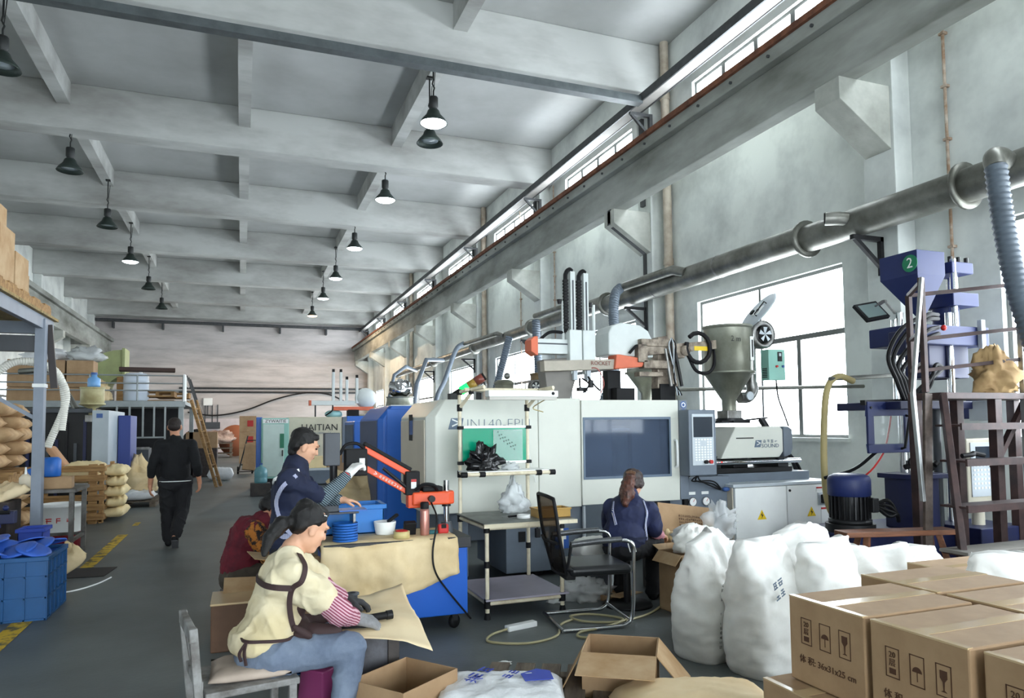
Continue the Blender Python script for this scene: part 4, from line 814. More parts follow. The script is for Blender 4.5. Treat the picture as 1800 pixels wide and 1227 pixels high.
# cloth over the bench: top sheet and hanging front with folds
b=B(); nx,ny=44,22; vs=[]
for i in range(nx+1):
    u=i/nx; x=.52+.98*u
    for j in range(ny+1):
        v=j/ny
        drop=.30+.10*u if True else 0
        drop=.35-.02*u+.12*math.sin(u*2.3+.4)*(1-u)-.14*max(0,u-.75)*2
        L=.42+drop; s=v*L
        if s<.42: y=5.60-s; z=.690
        else: y=5.125-.01*math.sin(s*30)-.03*noise.noise((x*6,s*6,1)); z=.690-(s-.42)
        fold=.022*noise.noise((x*5,s*4,3))+.014*(1-abs(noise.noise((x*9,s*12,8)))*2)
        if s>=.42: y+=-abs(fold)*1.6-.004
        else: z+=abs(fold)*.3
        vs.append((x+.01*noise.noise((x*3,s*3,5)),y,z))
b.add(vs,[(i*(ny+1)+j,(i+1)*(ny+1)+j,(i+1)*(ny+1)+j+1,i*(ny+1)+j+1) for i in range(nx) for j in range(ny)],True)
o=obj('bench_cloth',b,kraft); o.modifiers.new('s','SOLIDIFY').thickness=.003; tag(o,'creased kraft liner sheet draped over the blue bench cabinet','cloth')
# tapping arm
tp=thing('tapping_arm','orange articulated tapping arm with black head on the bench cabinet','tapping arm',(1.51,5.5,.68))
orm=mat('tapping_orange',(226,84,40),.4,var=.06)
part(tp,'base',B().cyl((1.50,5.42,.68),(1.50,5.42,.76),.055,.04,n=16),dgrey); part(tp,'column',B().cyl((1.50,5.42,.74),(1.50,5.42,1.08),.022,n=14),chrome); part(tp,'column_collar',B().cyl((1.50,5.42,.88),(1.50,5.42,.9),.035),blackm)
part(tp,'swivel_arm',B().prism([(1.22,5.36),(1.5,5.345),(1.55,5.37),(1.56,5.43),(1.54,5.48),(1.47,5.5),(1.22,5.48)],'Z',.90,1.0),orm,.012); part(tp,'swivel_cap',B().box(1.30,1.46,5.36,5.48,1.0,1.04),black,.01); part(tp,'lock_knob',B().cyl((1.36,5.35,.95),(1.36,5.31,.95),.025,n=12),blackm)
part(tp,'swivel_drop',B().prism([(1.19,.88),(1.28,.88),(1.36,.93),(1.36,1.0),(1.19,1.02)],'Y',5.38,5.47),orm,.008)
A=(1.22,5.42,1.07); Bm=(.86,5.42,1.29)
for dz in(0,-.14): part(tp,'link_bar',B().bar((A[0],5.42,A[2]+.06+dz),(Bm[0],5.42,Bm[2]+.05+dz),.05,.045),orm,.006)
part(tp,'link_cover',B().bar((A[0],5.42,A[2]+.10),(Bm[0],5.42,Bm[2]+.09),.055,.03),black,.008)
part(tp,'gas_spring',B().cyl((1.0,5.385,1.19),(1.19,5.385,1.03),.013,n=10),blackm); part(tp,'gas_rod',B().cyl((1.1,5.385,1.105),(1.2,5.385,1.02),.007,n=8),chrome)
eb=part(tp,'elbow_block',B().box(1.17,1.28,5.37,5.47,.98,1.16),black,.008); part(eb,'label_plate',B().box(1.21,1.25,5.365,5.37,1.03,1.10),labelw); part(eb,'label_stripe',B().box(1.21,1.25,5.362,5.366,1.08,1.1),redp)
marks('arm_lettering',8,.019,labelw,tp,(1.06-1.51,5.394-5.5,1.082-.68),(PI/2,R(31),0),5,1.35); text('arm_logo','>',.05,labelw,tp,(.945-1.51,5.394-5.5,1.15-.68),(PI/2,R(31),0))
hb=part(tp,'head_block',B().box(.72,.88,5.36,5.48,1.14,1.34),black,.008); part(hb,'label_plate',B().box(.82,.86,5.355,5.36,1.2,1.27),labelw)
part(tp,'head_motor',B().box(.57,.68,5.36,5.48,1.22,1.46),dgrey,.006); part(tp,'spindle',B().cyl((.64,5.42,.98),(.64,5.42,1.24),.028,n=12),blackm); part(tp,'chuck',B().cyl((.64,5.42,.92),(.64,5.42,1.0),.018,.028,n=12),steel)
part(tp,'head_cable',B().tube(smooth_path([(.68,5.38,1.3),(.72,5.36,1.37),(.8,5.37,1.38),(.86,5.39,1.34)],6),.012,7),black); part(tp,'arm_hose',B().tube(smooth_path([(1.24,5.36,1.02),(1.3,5.33,1.06),(1.38,5.33,1.05),(1.42,5.38,1.0)],6),.014,7),black)
part(tp,'mains_cord',B().tube(smooth_path([(1.36,5.34,.92),(1.34,5.1,.82),(1.30,5.07,.6),(1.32,5.07,.45),(1.42,5.09,.3),(1.6,5.12,.08)],7),.007,6),black)
# things on the bench
def crate(name,label,cx,cy,z,w,d,h,m,rz=0,ribs=True,group=None,nh=3):
    t=thing(name,label,'crate',(cx,cy,z),rz,group); th=.012
    obj('bottom',B().box(-w/2,w/2,-d/2,d/2,0,th),m,t)
    for n,q in(('side_wall',(-w/2,w/2,-d/2,-d/2+th)),('side_wall',(-w/2,w/2,d/2-th,d/2)),('end_wall',(-w/2,-w/2+th,-d/2,d/2)),('end_wall',(w/2-th,w/2,-d/2,d/2))):
        sw_=obj(n,B().box(q[0],q[1],q[2],q[3],0,h),m,t,.003)
    b=B(); e=.018
    for q in((-w/2-e,w/2+e,-d/2-e,-d/2),(-w/2-e,w/2+e,d/2,d/2+e),(-w/2-e,-w/2,-d/2,d/2),(w/2,w/2+e,-d/2,d/2)): b.box(q[0],q[1],q[2],q[3],h-.035,h)
    obj('rim',b,m,t,.004)
    if ribs:
        for k in range(nh):
            z0=h*(k+.02)/nh
            for q in((-w/2-e*.7,w/2+e*.7,-d/2-e*.7,-d/2),(-w/2-e*.7,w/2+e*.7,d/2,d/2+e*.7),(w/2,w/2+e*.7,-d/2,d/2),(-w/2-e*.7,-w/2,-d/2,d/2)): obj('rib',B().box(q[0],q[1],q[2],q[3],z0,z0+.014),m,t)
        n=max(2,int(w/.14))
        for k in range(n+1):
            x=-w/2+w*k/n; obj('rib',B().box(x-.006,x+.006,-d/2-e*.7,-d/2,0,h),m,t); obj('rib',B().box(x-.006,x+.006,d/2,d/2+e*.7,0,h),m,t)
        n=max(2,int(d/.12))
        for k in range(n+1):
            y=-d/2+d*k/n; obj('rib',B().box(w/2,w/2+e*.7,y-.006,y+.006,0,h),m,t); obj('rib',B().box(-w/2-e*.7,-w/2,y-.006,y+.006,0,h),m,t)
    return t
crb=mat('crate_blue_plastic',(20,118,200),.4,var=.06)
crate('plastic_crate','bright blue plastic crate on the bench behind the stacked discs',.80,5.66,.69,.46,.3,.22,crb,ribs=False)
discm=mat('blue_disc_plastic',(40,104,190),.4,var=.08)
for i in range(7):
    b=B().lathe((0,0,0),[(0,.004),(.07,.004),(.085,.012),(.088,.016),(.088,.0),(0,0)],24); o=obj('plastic_disc',b,discm); o.location=(.70+random.uniform(-.003,.003),5.22+random.uniform(-.003,.003),.695+.0185*i)
    tag(o,['lowest','second lowest','third from the bottom','middle','third from the top','second from the top','topmost'][i]+' blue plastic disc of the stack on the bench','disc','blue discs stacked on the bench')
t=thing('jig_stand','small steel jig stand with flat plates holding a disc under the tapping head','jig',(.66,5.36,.69))
obj('upright',B().box(-.16,-.13,-.1,.08,0,.20),steel,t,.003); obj('upright',B().box(.1,.12,-.1,.08,0,.19),steel,t,.003); obj('top_plate',B().box(-.18,.14,-.12,.1,.19,.205),dgrey,t,.003); obj('jig_block',B().box(-.16,.0,-.1,.04,.205,.26),dgrey,t,.006); obj('blue_plate',B().box(.0,.2,-.12,.06,.206,.215),discm,t)
tag(obj('plastic_disc',B().lathe((.6,5.33,.952),[(0,.012),(.075,.012),(.08,.006),(.08,0),(0,0)],22),discm),'blue plastic disc clamped on the jig below the tapping head','disc')
t=thing('thermos_flask','rose gold thermos flask with black lid on the bench','flask',(1.29,5.27,.69)); obj('body',B().lathe((0,0,0),[(0,0),(.033,0),(.035,.01),(.035,.18),(.03,.195),(0,.195)],18),mat('rose_gold',(186,130,118),.3,metal=.5),t); obj('lid',B().lathe((0,0,.195),[(.031,0),(.033,.04),(.028,.05),(0,.05)],18),black,t)
t=thing('tape_roll','roll of clear tape with red core on the bench cloth','tape',(1.10,5.2,.69)); obj('roll',B().lathe((0,0,0),[(.045,0),(.06,0),(.06,.05),(.045,.05),(.045,0)],22),mat('clear_tape',(206,188,130),.3),t); obj('core',B().lathe((0,0,0),[(.038,.0),(.045,.0),(.045,.055),(.038,.055),(.038,0)],22),redp,t)
t=thing('plastic_tub','white plastic tub on the bench behind the tape','tub',(1.02,5.42,.69)); obj('tub_shell',B().lathe((0,0,0),[(0,0),(.065,0),(.08,.1),(.084,.1),(.084,.09),(.07,.01)],20),whitem,t); obj('tool_in_tub',B().cbox((.06,0,.12),(.1,.03,.02),rz=.4,ry=-.5),black,t,.004)
t=thing('tape_measure','red tape measure near the tapping arm base','tape measure',(1.44,5.3,.69)); obj('case',B().box(-.04,.04,-.025,.025,0,.07),redp,t,.012); obj('lock',B().box(-.02,.02,-.027,-.02,.04,.07),black,t,.003)
tag(obj('multi_tool',B().cbox((1.36,5.3,.705),(.07,.05,.03)),mat('teal_plastic',(30,90,96),.4),bev=.01),'small teal gadget between the flask and the tape measure','gadget')
tag(obj('phone',B().cbox((1.19,5.33,.74),(.09,.05,.1),rx=.3),black,bev=.006),'small black box standing behind the flask','box')
# ============================================================ FRONT WORK TABLE, BENCH ITEMS, CARTONS IN FRONT
card=mat('brown_cardboard',(172,142,108),.75,scale=5,c2=(152,122,90),lo=.3,hi=.7)
cardi=mat('cardboard_inside',(190,162,126),.8,scale=4,c2=(168,134,94))
woodm=mat('rough_pallet_wood',(178,140,92),.8,scale=3,c2=(132,98,60),stretch=(1,8,8),bump=.2)
woodg=mat('weathered_wood',(124,112,98),.85,scale=3,c2=(90,80,70),stretch=(8,1,8),bump=.2)
taper=mat('clear_packing_tape',(196,170,130),.18,spec=.8)
# low work table with kraft sheet
t=thing('work_table','low dark work table under the kraft sheet in front of the seated woman','table',(.72,4.05,0))
dk=mat('dark_stained_box',(74,68,64),.6,scale=5,c2=(48,44,44))
part(t,'tabletop',B().box(.46,.80,3.78,4.14,.455,.487),dk,.004)
for x,y in((.5,3.82),(.76,3.82),(.5,4.1),(.76,4.1)): part(t,'leg',B().box(x-.03,x+.03,y-.03,y+.03,0,.455),dk,.004)
part(t,'side_board',B().box(.53,.73,3.80,3.82,.05,.455),mat('stained_panel',(98,98,104),.5,scale=6,c2=(60,58,60)),.003); part(t,'side_board',B().box(.75,.77,3.85,4.07,.05,.455),dk,.003)
b=B(); nx,ny=30,22; vs=[]
for i in range(nx+1):
    for j in range(ny+1):
        u,v=i/nx,j/ny; x=.38+.50*u+.04*v; y=3.60+.66*v-.16*u*(1-v)+.08*u*v
        z=.498+.010*noise.noise((x*6,y*6,2))+.016*abs(noise.noise((x*4,y*11,6)))
        if y<3.76: z-=(3.76-y)*.13*(.3+u)
        if u>.75: z-=(u-.75)*.16*(1-v)
        if u>.6 and v>.75: z+=(u-.6)*(v-.75)*.5
        vs.append((x,y,z))
b.add(vs,[(i*(ny+1)+j,(i+1)*(ny+1)+j,(i+1)*(ny+1)+j+1,i*(ny+1)+j+1) for i in range(nx) for j in range(ny)],True)
o=obj('kraft_sheet',b,kraftl); o.modifiers.new('s','SOLIDIFY').thickness=.002; tag(o,'pale kraft sheet spread over the low work table','paper')
t=thing('hand_press_tool','black hand tool lying on the kraft sheet under the gloved hand','tool',(.55,3.70,.505))
def bucketp(o,n,b,m): return obj(n,b,m,o)
obj('barrel',B().cyl((-.06,0,.02),(.16,.03,.025),.018,.02,n=12),black,t); obj('tip',B().cyl((.16,.03,.025),(.19,.034,.026),.024,n=12),blackm,t); obj('lever',B().bar((-.1,-.02,.0),(.06,-.05,.0),.012,.01),black,t)
t=thing('spool','small dark spool standing on the kraft sheet','spool',(.58,4.02,.51)); obj('core',B().lathe((0,0,0),[(0,0),(.035,0),(.035,.008),(.026,.012),(.026,.07),(.035,.074),(.035,.085),(0,.085)],18),dgrey,t); obj('hole',B().cyl((0,0,.085),(0,0,.086),.015),black,t)
t=crate('plastic_crate','blue plastic crate at the woman\'s knees beside the low work table',.38,4.08,.22,.24,.3,.22,crb,ribs=False); obj('stand_box',B().box(-.11,.11,-.14,.14,-.22,0),dk,t)
t=thing('blue_sheet','blue plastic lid held up at the edge of the bench cloth','lid',(.66,4.3,.487)); obj('panel',B().cbox((.02,0,0),(.42,.05,.015),rz=.05,ry=-.12),discm,t,.004)
# open cartons
def carton(name,label,c,w,d,h,rz,flaps,m=card,group=None,closed=False,th=.006,fl=.5):
    t=thing(name,label,'carton',c,rz,group)
    obj('bottom',B().box(-w/2,w/2,-d/2,d/2,0,th),m,t)
    for n,q in(('panel',(-w/2,w/2,-d/2,-d/2+th)),('panel',(-w/2,w/2,d/2-th,d/2)),('panel',(-w/2,-w/2+th,-d/2+th,d/2-th)),('panel',(w/2-th,w/2,-d/2+th,d/2-th))): obj(n,B().box(q[0],q[1],q[2],q[3],0,h),m,t,.002)
    for side,ang in flaps.items():
        L=d*fl if side in'fb' else w*fl*.9
        ca,sa=math.cos(ang),math.sin(ang)      # angle 0 = lying outward flat, positive = up
        if side=='f': q=[(-w/2,-d/2,h),(w/2,-d/2,h),(w/2,-d/2-L*ca,h+L*sa),(-w/2,-d/2-L*ca,h+L*sa)]
        if side=='b': q=[(-w/2,d/2,h),(w/2,d/2,h),(w/2,d/2+L*ca,h+L*sa),(-w/2,d/2+L*ca,h+L*sa)]
        if side=='l': q=[(-w/2,-d/2,h),(-w/2,d/2,h),(-w/2-L*ca,d/2,h+L*sa),(-w/2-L*ca,-d/2,h+L*sa)]
        if side=='r': q=[(w/2,-d/2,h),(w/2,d/2,h),(w/2+L*ca,d/2,h+L*sa),(w/2+L*ca,-d/2,h+L*sa)]
        o=obj('flap',B().add(q,[(0,1,2,3)]),cardi,t); s_=o.modifiers.new('s','SOLIDIFY'); s_.thickness=.005; s_.offset=0
    return t
carton('open_carton','open empty carton without flaps at the seated woman\'s feet',(.755,3.50,0),.40,.34,.30,R(36),{})
carton('open_carton','open carton with folded out flaps beside the white sacks',(1.95,3.5,0),.39,.34,.30,R(-34),{'f':R(-8),'r':R(-50),'l':R(-62),'b':R(-80)},fl=.75)
# pallet with the printed bag
t=thing('wood_pallet','weathered low wooden pallet under the blue printed bag','pallet',(1.5,3.45,0),R(-28))
for k in range(6):
    obj('slat',B().box(-.38+.15*k,-.27+.15*k,-.45,.5,.09,.108),woodg,t,.003)
for y in(-.38,0,.38): obj('bearer',B().box(-.4,.5,y-.04,y+.04,0,.09),woodg,t,.003)
def sackpillow(w,d,h,seed,amp=.012,n=26,ear=.0):
    """a filled sack lying flat: two bulged faces meeting in a seam"""
    b=B(); 
    def zz(u,v): return h*.5*((1-u**4)*(1-v**4))**.45
    top=[];bot=[]
    for i in range(n+1):
        for j in range(n+1):
            u,v=i/n*2-1,j/n*2-1; z=zz(u,v); q=Vector((u*3+seed,v*3,seed))
            e=noise.fractal(q,.8,2,3)*amp*2+abs(noise.noise(q*2.3))*amp
            k=1+.03*(u*u*v*v)
            top.append((u*w/2*k,v*d/2*k,h*.5+z+e*min(1,z/(h*.3)))); bot.append((u*w/2*k,v*d/2*k,max(0,h*.5-z*.98)))
    f=[(i*(n+1)+j,(i+1)*(n+1)+j,(i+1)*(n+1)+j+1,i*(n+1)+j+1) for i in range(n) for j in range(n)]
    b.add(top,f,True); b.add(bot,f,True); return b
pbag=mat('white_woven_bag',(226,228,230),.5,scale=8,c2=(212,214,216),bump=.25,bscale=60)
ibl=mat('print_blue',(50,70,170),.5)
t=thing('printed_bag','white printed bag with blue lettering lying on the low pallet','bag',(1.2,3.36,.11),R(-20))
obj('bag_body',sackpillow(.62,.44,.14,3,.008),pbag,t)
text('bag_lettering','共',.085,ibl,t,(-.13,.0,.151),(0,0,R(60))); marks('bag_lettering',2,.07,ibl,t,(-.10,.11,.147),(0,0,R(60)),7,1.3); marks('bag_lettering',2,.05,ibl,t,(.05,.07,.151),(0,0,R(60)),8,1.3)
obj('print_patch',B().prism([(.12,-.02),(.26,.0),(.25,.12),(.18,.15),(.10,.08)],'Z',.146,.149),ibl,t)
b=sackpillow(.75,.5,.24,9,.005); o=obj('kraft_sack',b,kraftl); o.location=(1.95,2.75,.0); tag(o,'smooth kraft sack at the bottom edge between the open carton and the box stack','sack')
o.location=(2.05,2.95,.0); o.rotation_euler=(0,0,R(-18))
# stacked sealed cartons
def closed_box(label,x0,x1,y0,y1,z,h,marks=True,name='cardboard_box',group='sealed cartons in the front stack',tape='X'):
    t=thing(name,label,'box',((x0+x1)/2,(y0+y1)/2,z),0,group); w,d=(x1-x0),(y1-y0)
    obj('carton_body',B().box(-w/2,w/2,-d/2,d/2,0,h),card,t,.006)
    if tape=='X': obj('tape_strip',B().box(-w/2-.001,w/2+.001,-.028,.028,h,h+.0012),taper,t)
    for s in(-1,1): obj('edge_tape',B().box(-w/2-.002,-w/2+.02,s*d/2*.0-d/2*.98,d/2*.98,h-.004,h+.0015),taper,t) if s<0 else None
    if marks:
        x=-w/2-.0012; F=(PI/2,0,-PI/2)
        dkm=mat('carton_print',(74,46,28),.7)
        for k,yy in enumerate((.09,.0,-.09)):
            b=B(); ww,hh=.026,.048; cz=h*.62
            for q in((yy-ww,yy+ww,cz+hh-.003,cz+hh),(yy-ww,yy+ww,cz-hh,cz-hh+.003),(yy-ww,yy-ww+.003,cz-hh,cz+hh),(yy+ww-.003,yy+ww,cz-hh,cz+hh)): b.box(x,x+.0015,q[0],q[1],q[2],q[3])
            obj('symbol_frame',b,dkm,t)
            if k==2:
                obj('glass_symbol',B().prism([(yy-.012,cz+.03),(yy+.012,cz+.03),(yy+.012,cz+.008),(yy+.003,cz-.004),(yy+.0015,cz-.028),(yy+.010,cz-.033),(yy-.010,cz-.033),(yy-.0015,cz-.028),(yy-.003,cz-.004),(yy-.012,cz+.008)],'X',x-.0005,x+.0015),dkm,t)
            elif k==1:
                pts=[(yy+.017*math.cos(a),cz-.004+.017*math.sin(a)) for a in [PI*i/8 for i in range(9)]]; obj('umbrella_symbol',B().prism(pts,'X',x-.0005,x+.0015),dkm,t); obj('umbrella_handle',B().box(x-.0005,x+.0015,yy-.001,yy+.001,cz-.032,cz-.004),dkm,t)
            else:
                obj('layer_symbol',B().box(x-.0005,x+.0015,yy-.012,yy+.012,cz-.036,cz-.018),dkm,t); text('symbol_digits','20\n层',.026,dkm,t,(x-.0002,yy,cz+.012),F)
        text('size_lettering','体 积: 36x31x25 cm',.032,dkm,t,(x-.0002,-.005,h*.28),F)
    return t
Hh=.31
zt=.842-Hh
closed_box('sealed carton with printed symbols, nearest the white sacks in the top layer',1.97,2.49,1.868,2.222,zt,Hh)
closed_box('sealed carton with printed symbols, middle of the front row of the top layer',1.97,2.49,1.495,1.845,zt,Hh)
closed_box('sealed carton cut by the lower right corner of the picture',1.985,2.5,1.11,1.465,zt,Hh)
closed_box('sealed plain topped carton behind the first symbol carton',2.51,3.0,2.02,2.39,zt,Hh,False)
closed_box('sealed carton behind the middle symbol carton, at the right edge',2.52,3.02,1.635,1.995,zt,Hh,False)
closed_box('sealed carton behind the corner carton, at the right edge',2.53,3.03,1.25,1.61,zt,Hh,False)
closed_box('lower carton sticking out beneath the first symbol carton',1.875,2.41,1.9,2.27,zt-Hh-.004,Hh)
closed_box('lower carton under the middle symbol carton',1.9,2.42,1.51,1.88,zt-Hh-.004,Hh,False)
closed_box('lower carton under the corner carton',1.9,2.42,1.12,1.49,zt-Hh-.004,Hh,False)
closed_box('lower carton in the back row under the plain topped one',2.44,2.98,1.9,2.36,zt-Hh-.004,Hh,False)
closed_box('lower carton in the back row under the right edge carton',2.44,3.0,1.3,1.88,zt-Hh-.004,Hh,False)
t=thing('wood_pallet','pallet carrying the stack of sealed cartons','pallet',(2.46,1.75,0))
for k in range(7): obj('slat',B().box(-.55,.55,-.62+.18*k,-.5+.18*k,zt-Hh-.03,zt-Hh-.006),woodg,t)
for x in(-.5,0,.5): obj('bearer',B().box(x-.05,x+.05,-.62,.6,0,zt-Hh-.03),woodg,t)
# ============================================================ WHITE UPRIGHT SACKS
wsack=mat('white_plastic_sack',(236,236,232),.38,scale=3,c2=(222,220,214),bump=.12,bscale=14)
def sack(name,label,c,w,d,h,rz,seed,mark=None,lean=(0,0),topw=1.05,cat='sack',slump=0):
    n,m=64,44; sec=[]
    for k in range(m+1):
        t=k/m
        ww=w*(.93+.10*math.sin(min(1,t*1.2)*PI))*(1 if t<.6 else 1+(topw-1)*((t-.6)/.4)); dd=d*(1.0+.06*math.sin(t*PI))*(1 if t<.5 else 1-.80*((t-.5)/.5)**1.3); pw=3.4
        if t<.05: ww*=.93+1.4*t; dd*=.93+1.4*t
        ring=[]
        for i in range(n):
            a=2*PI*i/n; ca,sa=math.cos(a),math.sin(a); e=(abs(ca)**pw+abs(sa)**pw)**(-1/pw)
            x,y=ca*e*ww/2,sa*e*dd/2; z=h*t
            # ridged folds, stronger toward the loose top
            r1=1-abs(noise.noise(Vector((x*5+z*3.5+seed,y*5,z*5-x*2+seed*2))))*2; r2=1-abs(noise.noise(Vector((x*11+seed*3,y*11+z*4,z*12))))*2; r3=1-abs(noise.noise(Vector((x*4+seed,y*4,z*22))))*2
            cre=(.020*r1+.011*r2)*(.45+1.0*t)+.008*r3*(1-t)+.02*noise.noise(Vector((x*2.5,y*2.5+seed,z*2.5)))
            rr=math.hypot(x,y)+1e-6; sc=1+cre/max(.05,rr)
            zz=z+(.075*noise.noise(Vector((x*5+seed,seed,1.5)))+.03*noise.noise(Vector((x*15,seed,4))))*max(0,t-.5)*2 - slump*max(0,t-.5)*abs(x)/w
            ring.append(Vector((x*sc+lean[0]*t*t,y*sc+lean[1]*t*t,max(0,zz))))
        sec.append(ring)
    b=B(); rings(b,sec)
    t=thing(name,label,cat,c,rz,'white plastic sacks'); obj('sack_body',b,wsack,t)
    if mark: mark(t)
    return t
inkgy=mat('grey_print',(120,118,112),.6)
def mk1(t): marks('sack_lettering',14,.022,inkgy,t,(-.12,-.178,.3),(PI/2,R(-84),0),11,1.3)
def mk2(t):
    marks('sack_logo',2,.045,inkg,t,(-.1,-.182,.56),(PI/2,R(-20),0),12,1.1,2); marks('sack_lettering',16,.02,inkgy,t,(.03,-.19,.26),(PI/2,R(-82),0),13,1.3)
sack('plastic_sack','white upright sack nearest the open carton',(2.86,3.97,0),.42,.32,.77,R(20),1,mk1,(.05,.02))
sack('plastic_sack','white upright sack with dark print, second of the front row',(2.99,3.6,0),.42,.33,.78,R(14),2,mk2,(.03,.03))
sack('plastic_sack','tall white sack next to the carton stack, third of the front row',(3.36,3.48,0),.40,.34,.78,R(8),3,None,(.04,.02))
sack('plastic_sack','white sack standing behind the third sack, before the white machine cabinet',(3.60,3.98,0),.52,.36,.76,R(10),4,None,(.05,0))
sack('plastic_sack','slumped white sack toward the press, beside the carton stack',(4.15,3.9,0),.62,.45,.60,R(-12),5,None,(.05,0),.95)
sack('plastic_sack','low slumped white sack in front of the wooden bench',(4.75,4.05,0),.66,.5,.55,R(6),6,None,(0,0),.8)
sack('plastic_sack','white sack behind the first sack, by the seated worker\'s carton',(3.1,4.25,0),.5,.34,.66,R(20),7,None,(.02,0))
sack('plastic_sack','white sack at the right picture edge behind the cartons',(3.92,2.72,0),.40,.34,.76,R(-30),8)
# clutter at the seated worker
carton('open_carton','tall brown carton behind the first white sack',(3.41,4.97,0),.38,.3,.47,R(4),{'l':R(-50),'b':R(20)},fl=.3)
crumple('plastic_bag',(3.46,4.96,.46),(.22,.13,.13),wsack,'crumpled white bag on the tall brown carton','bag',.3,5,36,11)
crumple('plastic_bag',(4.15,5.55,.44),(.16,.12,.2),glass('clear_film',(226,230,232),.15,.6),'clear film bag standing by the gauge panel','bag',.4,6,34,13)
t=thing('sorting_carton','low carton with a leaning printed flap in front of the worker','carton',(3.85,5.55,0),R(0))
obj('carton_base',B().box(-.35,.3,-.3,.3,0,.38),dk,t,.006); obj('tray_board',B().cbox((-.02,-.05,.41),(.7,.5,.012),rx=.08),cardi,t,.002); fl=obj('leaning_flap',B().cbox((.12,.26,.56),(.62,.012,.34),rx=-.35,ry=.14),card,t,.002)
marks('flap_lettering',12,.02,mat('carton_print',(74,46,28),.7),t,(.14,.235,.62),(PI/2-.35,.14,0),14,1.1,4)
b=B(); 
nx=16; vs=[(-.25+.32*i/nx,-.1+.26*j/nx,.44+.10*abs(noise.noise((i*.3,j*.25,2)))+.05*math.sin(i*.4)) for i in range(nx+1) for j in range(nx+1)]
b.add(vs,[(i*17+j,(i+1)*17+j,(i+1)*17+j+1,i*17+j+1) for i in range(nx) for j in range(nx)],True); o=obj('kraft_liner',b,kraft,t); o.modifiers.new('s','SOLIDIFY').thickness=.003
obj('blue_divider',B().cbox((-.18,.3,.55),(.26,.012,.26),rx=-.3,ry=-.6),mat('teal_divider',(30,70,96),.5),t)
carton('flat_carton','flattened brown carton by the feet of the seated worker',(3.0,5.65,.0),.3,.3,.05,R(20),{'f':R(3)})
t=thing('round_stool','black round stool under the worker in navy','stool',(3.02,5.3,0)); obj('seat',B().lathe((0,0,.0),[(0,.40),(.16,.40),(.17,.42),(.17,.44),(.15,.46),(0,.46)],22),black,t); obj('stem',B().cyl((0,0,.02),(0,0,.4),.03),blackm,t); obj('base',B().lathe((0,0,0),[(0,.03),(.2,.02),(.21,.0),(0,0)],22),blackm,t)
crumple('plastic_bag',(2.78,5.62,.0),(.22,.16,.13),glass('floor_film',(220,222,220),.2,.5),'clear film bag on the floor behind the office chair','bag',.4,6,30,17)
crumple('paper_scrap',(2.5,5.62,.0),(.07,.05,.03),whitem,'white paper scrap on the floor under the office chair','paper',.5,6,16,19)
crumple('paper_scrap',(1.55,4.3,.0),(.06,.03,.012),whitem,'crumpled white scrap on the open floor before the power strip','paper',.5,6,16,21)
t=thing('white_cushion','white padded roll behind the office chair seat','cushion',(2.92,5.72,.3)); obj('pad',sackpillow(.34,.26,.2,4,.01,16),wsack,t); obj('pad_stand',B().box(-.12,.12,-.1,.1,-.3,.02),dgrey,t,.02)
# wooden bench by the press
bw=mat('varnished_bench_wood',(128,80,52),.5,scale=3,c2=(96,58,38),stretch=(1,8,8))
t=thing('wood_bench','narrow wooden bench with splayed legs in front of the press tank','bench',(5.45,4.75,0),R(-14))
obj('plank',B().box(-.55,.5,-.1,.1,.50,.545),bw,t,.006)
for sx in(-1,1):
    for sy in(-1,1): obj('leg',B().bar((sx*.34,sy*.06,.5),(sx*.44,sy*.14,0),.05,.05),bw,t,.004)
t=thing('kraft_sack','crumpled kraft sack on the step platform deck','sack',(6.86,4.80,1.76)); 
o=crumple('sack_body',(0,0,0),(.27,.17,.27),mat('dirty_kraft_sack',(186,156,110),.8,scale=4,c2=(150,120,82)),None,None,.35,4,40,23,parent=t,pinch=.3)
closed_box('small carton with film on top behind the carton stack near the steps',3.9,4.5,2.95,3.35,0,.62,False,group=None)
# ============================================================ LEFT SIDE: STORAGE RACK
rackb=mat('rack_grey_blue',(130,138,150),.5,var=.1,scale=3)
ply=mat('rough_plywood_edge',(170,146,96),.85,scale=12,c2=(120,104,70),bump=.3)
rk=thing('storage_rack','grey blue steel storage rack with plywood deck at the left edge','rack',(-2.8,9.3,0))
part(rk,'post',B().box(-2.16,-2.06,9.25,9.37,0,2.75),rackb,.004); part(rk,'post',B().box(-4.9,-4.8,9.25,9.37,0,2.75),rackb,.004)
part(rk,'post',B().box(-2.16,-2.06,3.4,3.5,0,2.75),rackb,.004)
part(rk,'deck_beam',B().box(-2.14,-2.08,2.5,9.72,2.64,2.78),rackb,.004); part(rk,'deck_beam',B().box(-4.9,-2.1,9.6,9.68,2.62,2.76),rackb,.004); part(rk,'cross_beam',B().box(-4.9,-2.1,9.28,9.36,2.38,2.56),mat('rack_dark',(70,72,76),.5,var=.1),.004)
for k in range(9): part(rk,'deck_board',B().box(-4.9,-2.04,2.5+.81*k,3.29+.81*k,2.78,2.81),ply,.003)
part(rk,'brace',B().bar((-2.06,9.40,2.70),(-2.0,9.44,1.98),.07,.03),mat('rack_brown_black',(52,46,46),.5)); part(rk,'brace',B().bar((-3.4,9.2,2.45),(-2.12,9.3,1.62),.04,.04),rackb); part(rk,'cap_strap',B().box(-2.17,-2.05,9.24,9.38,1.98,2.02),labelw)
t=thing('wood_pallet','wooden pallet on the rack deck under the brown boxes','pallet',(-2.6,8.2,2.81))
for k in range(6): obj('slat',B().box(-.6,.52,-1.1+.44*k,-.85+.44*k,.10,.12),woodm,t)
for x in(-.5,0,.47): obj('bearer',B().box(x-.05,x+.05,-1.15,1.38,0,.1),woodm,t)
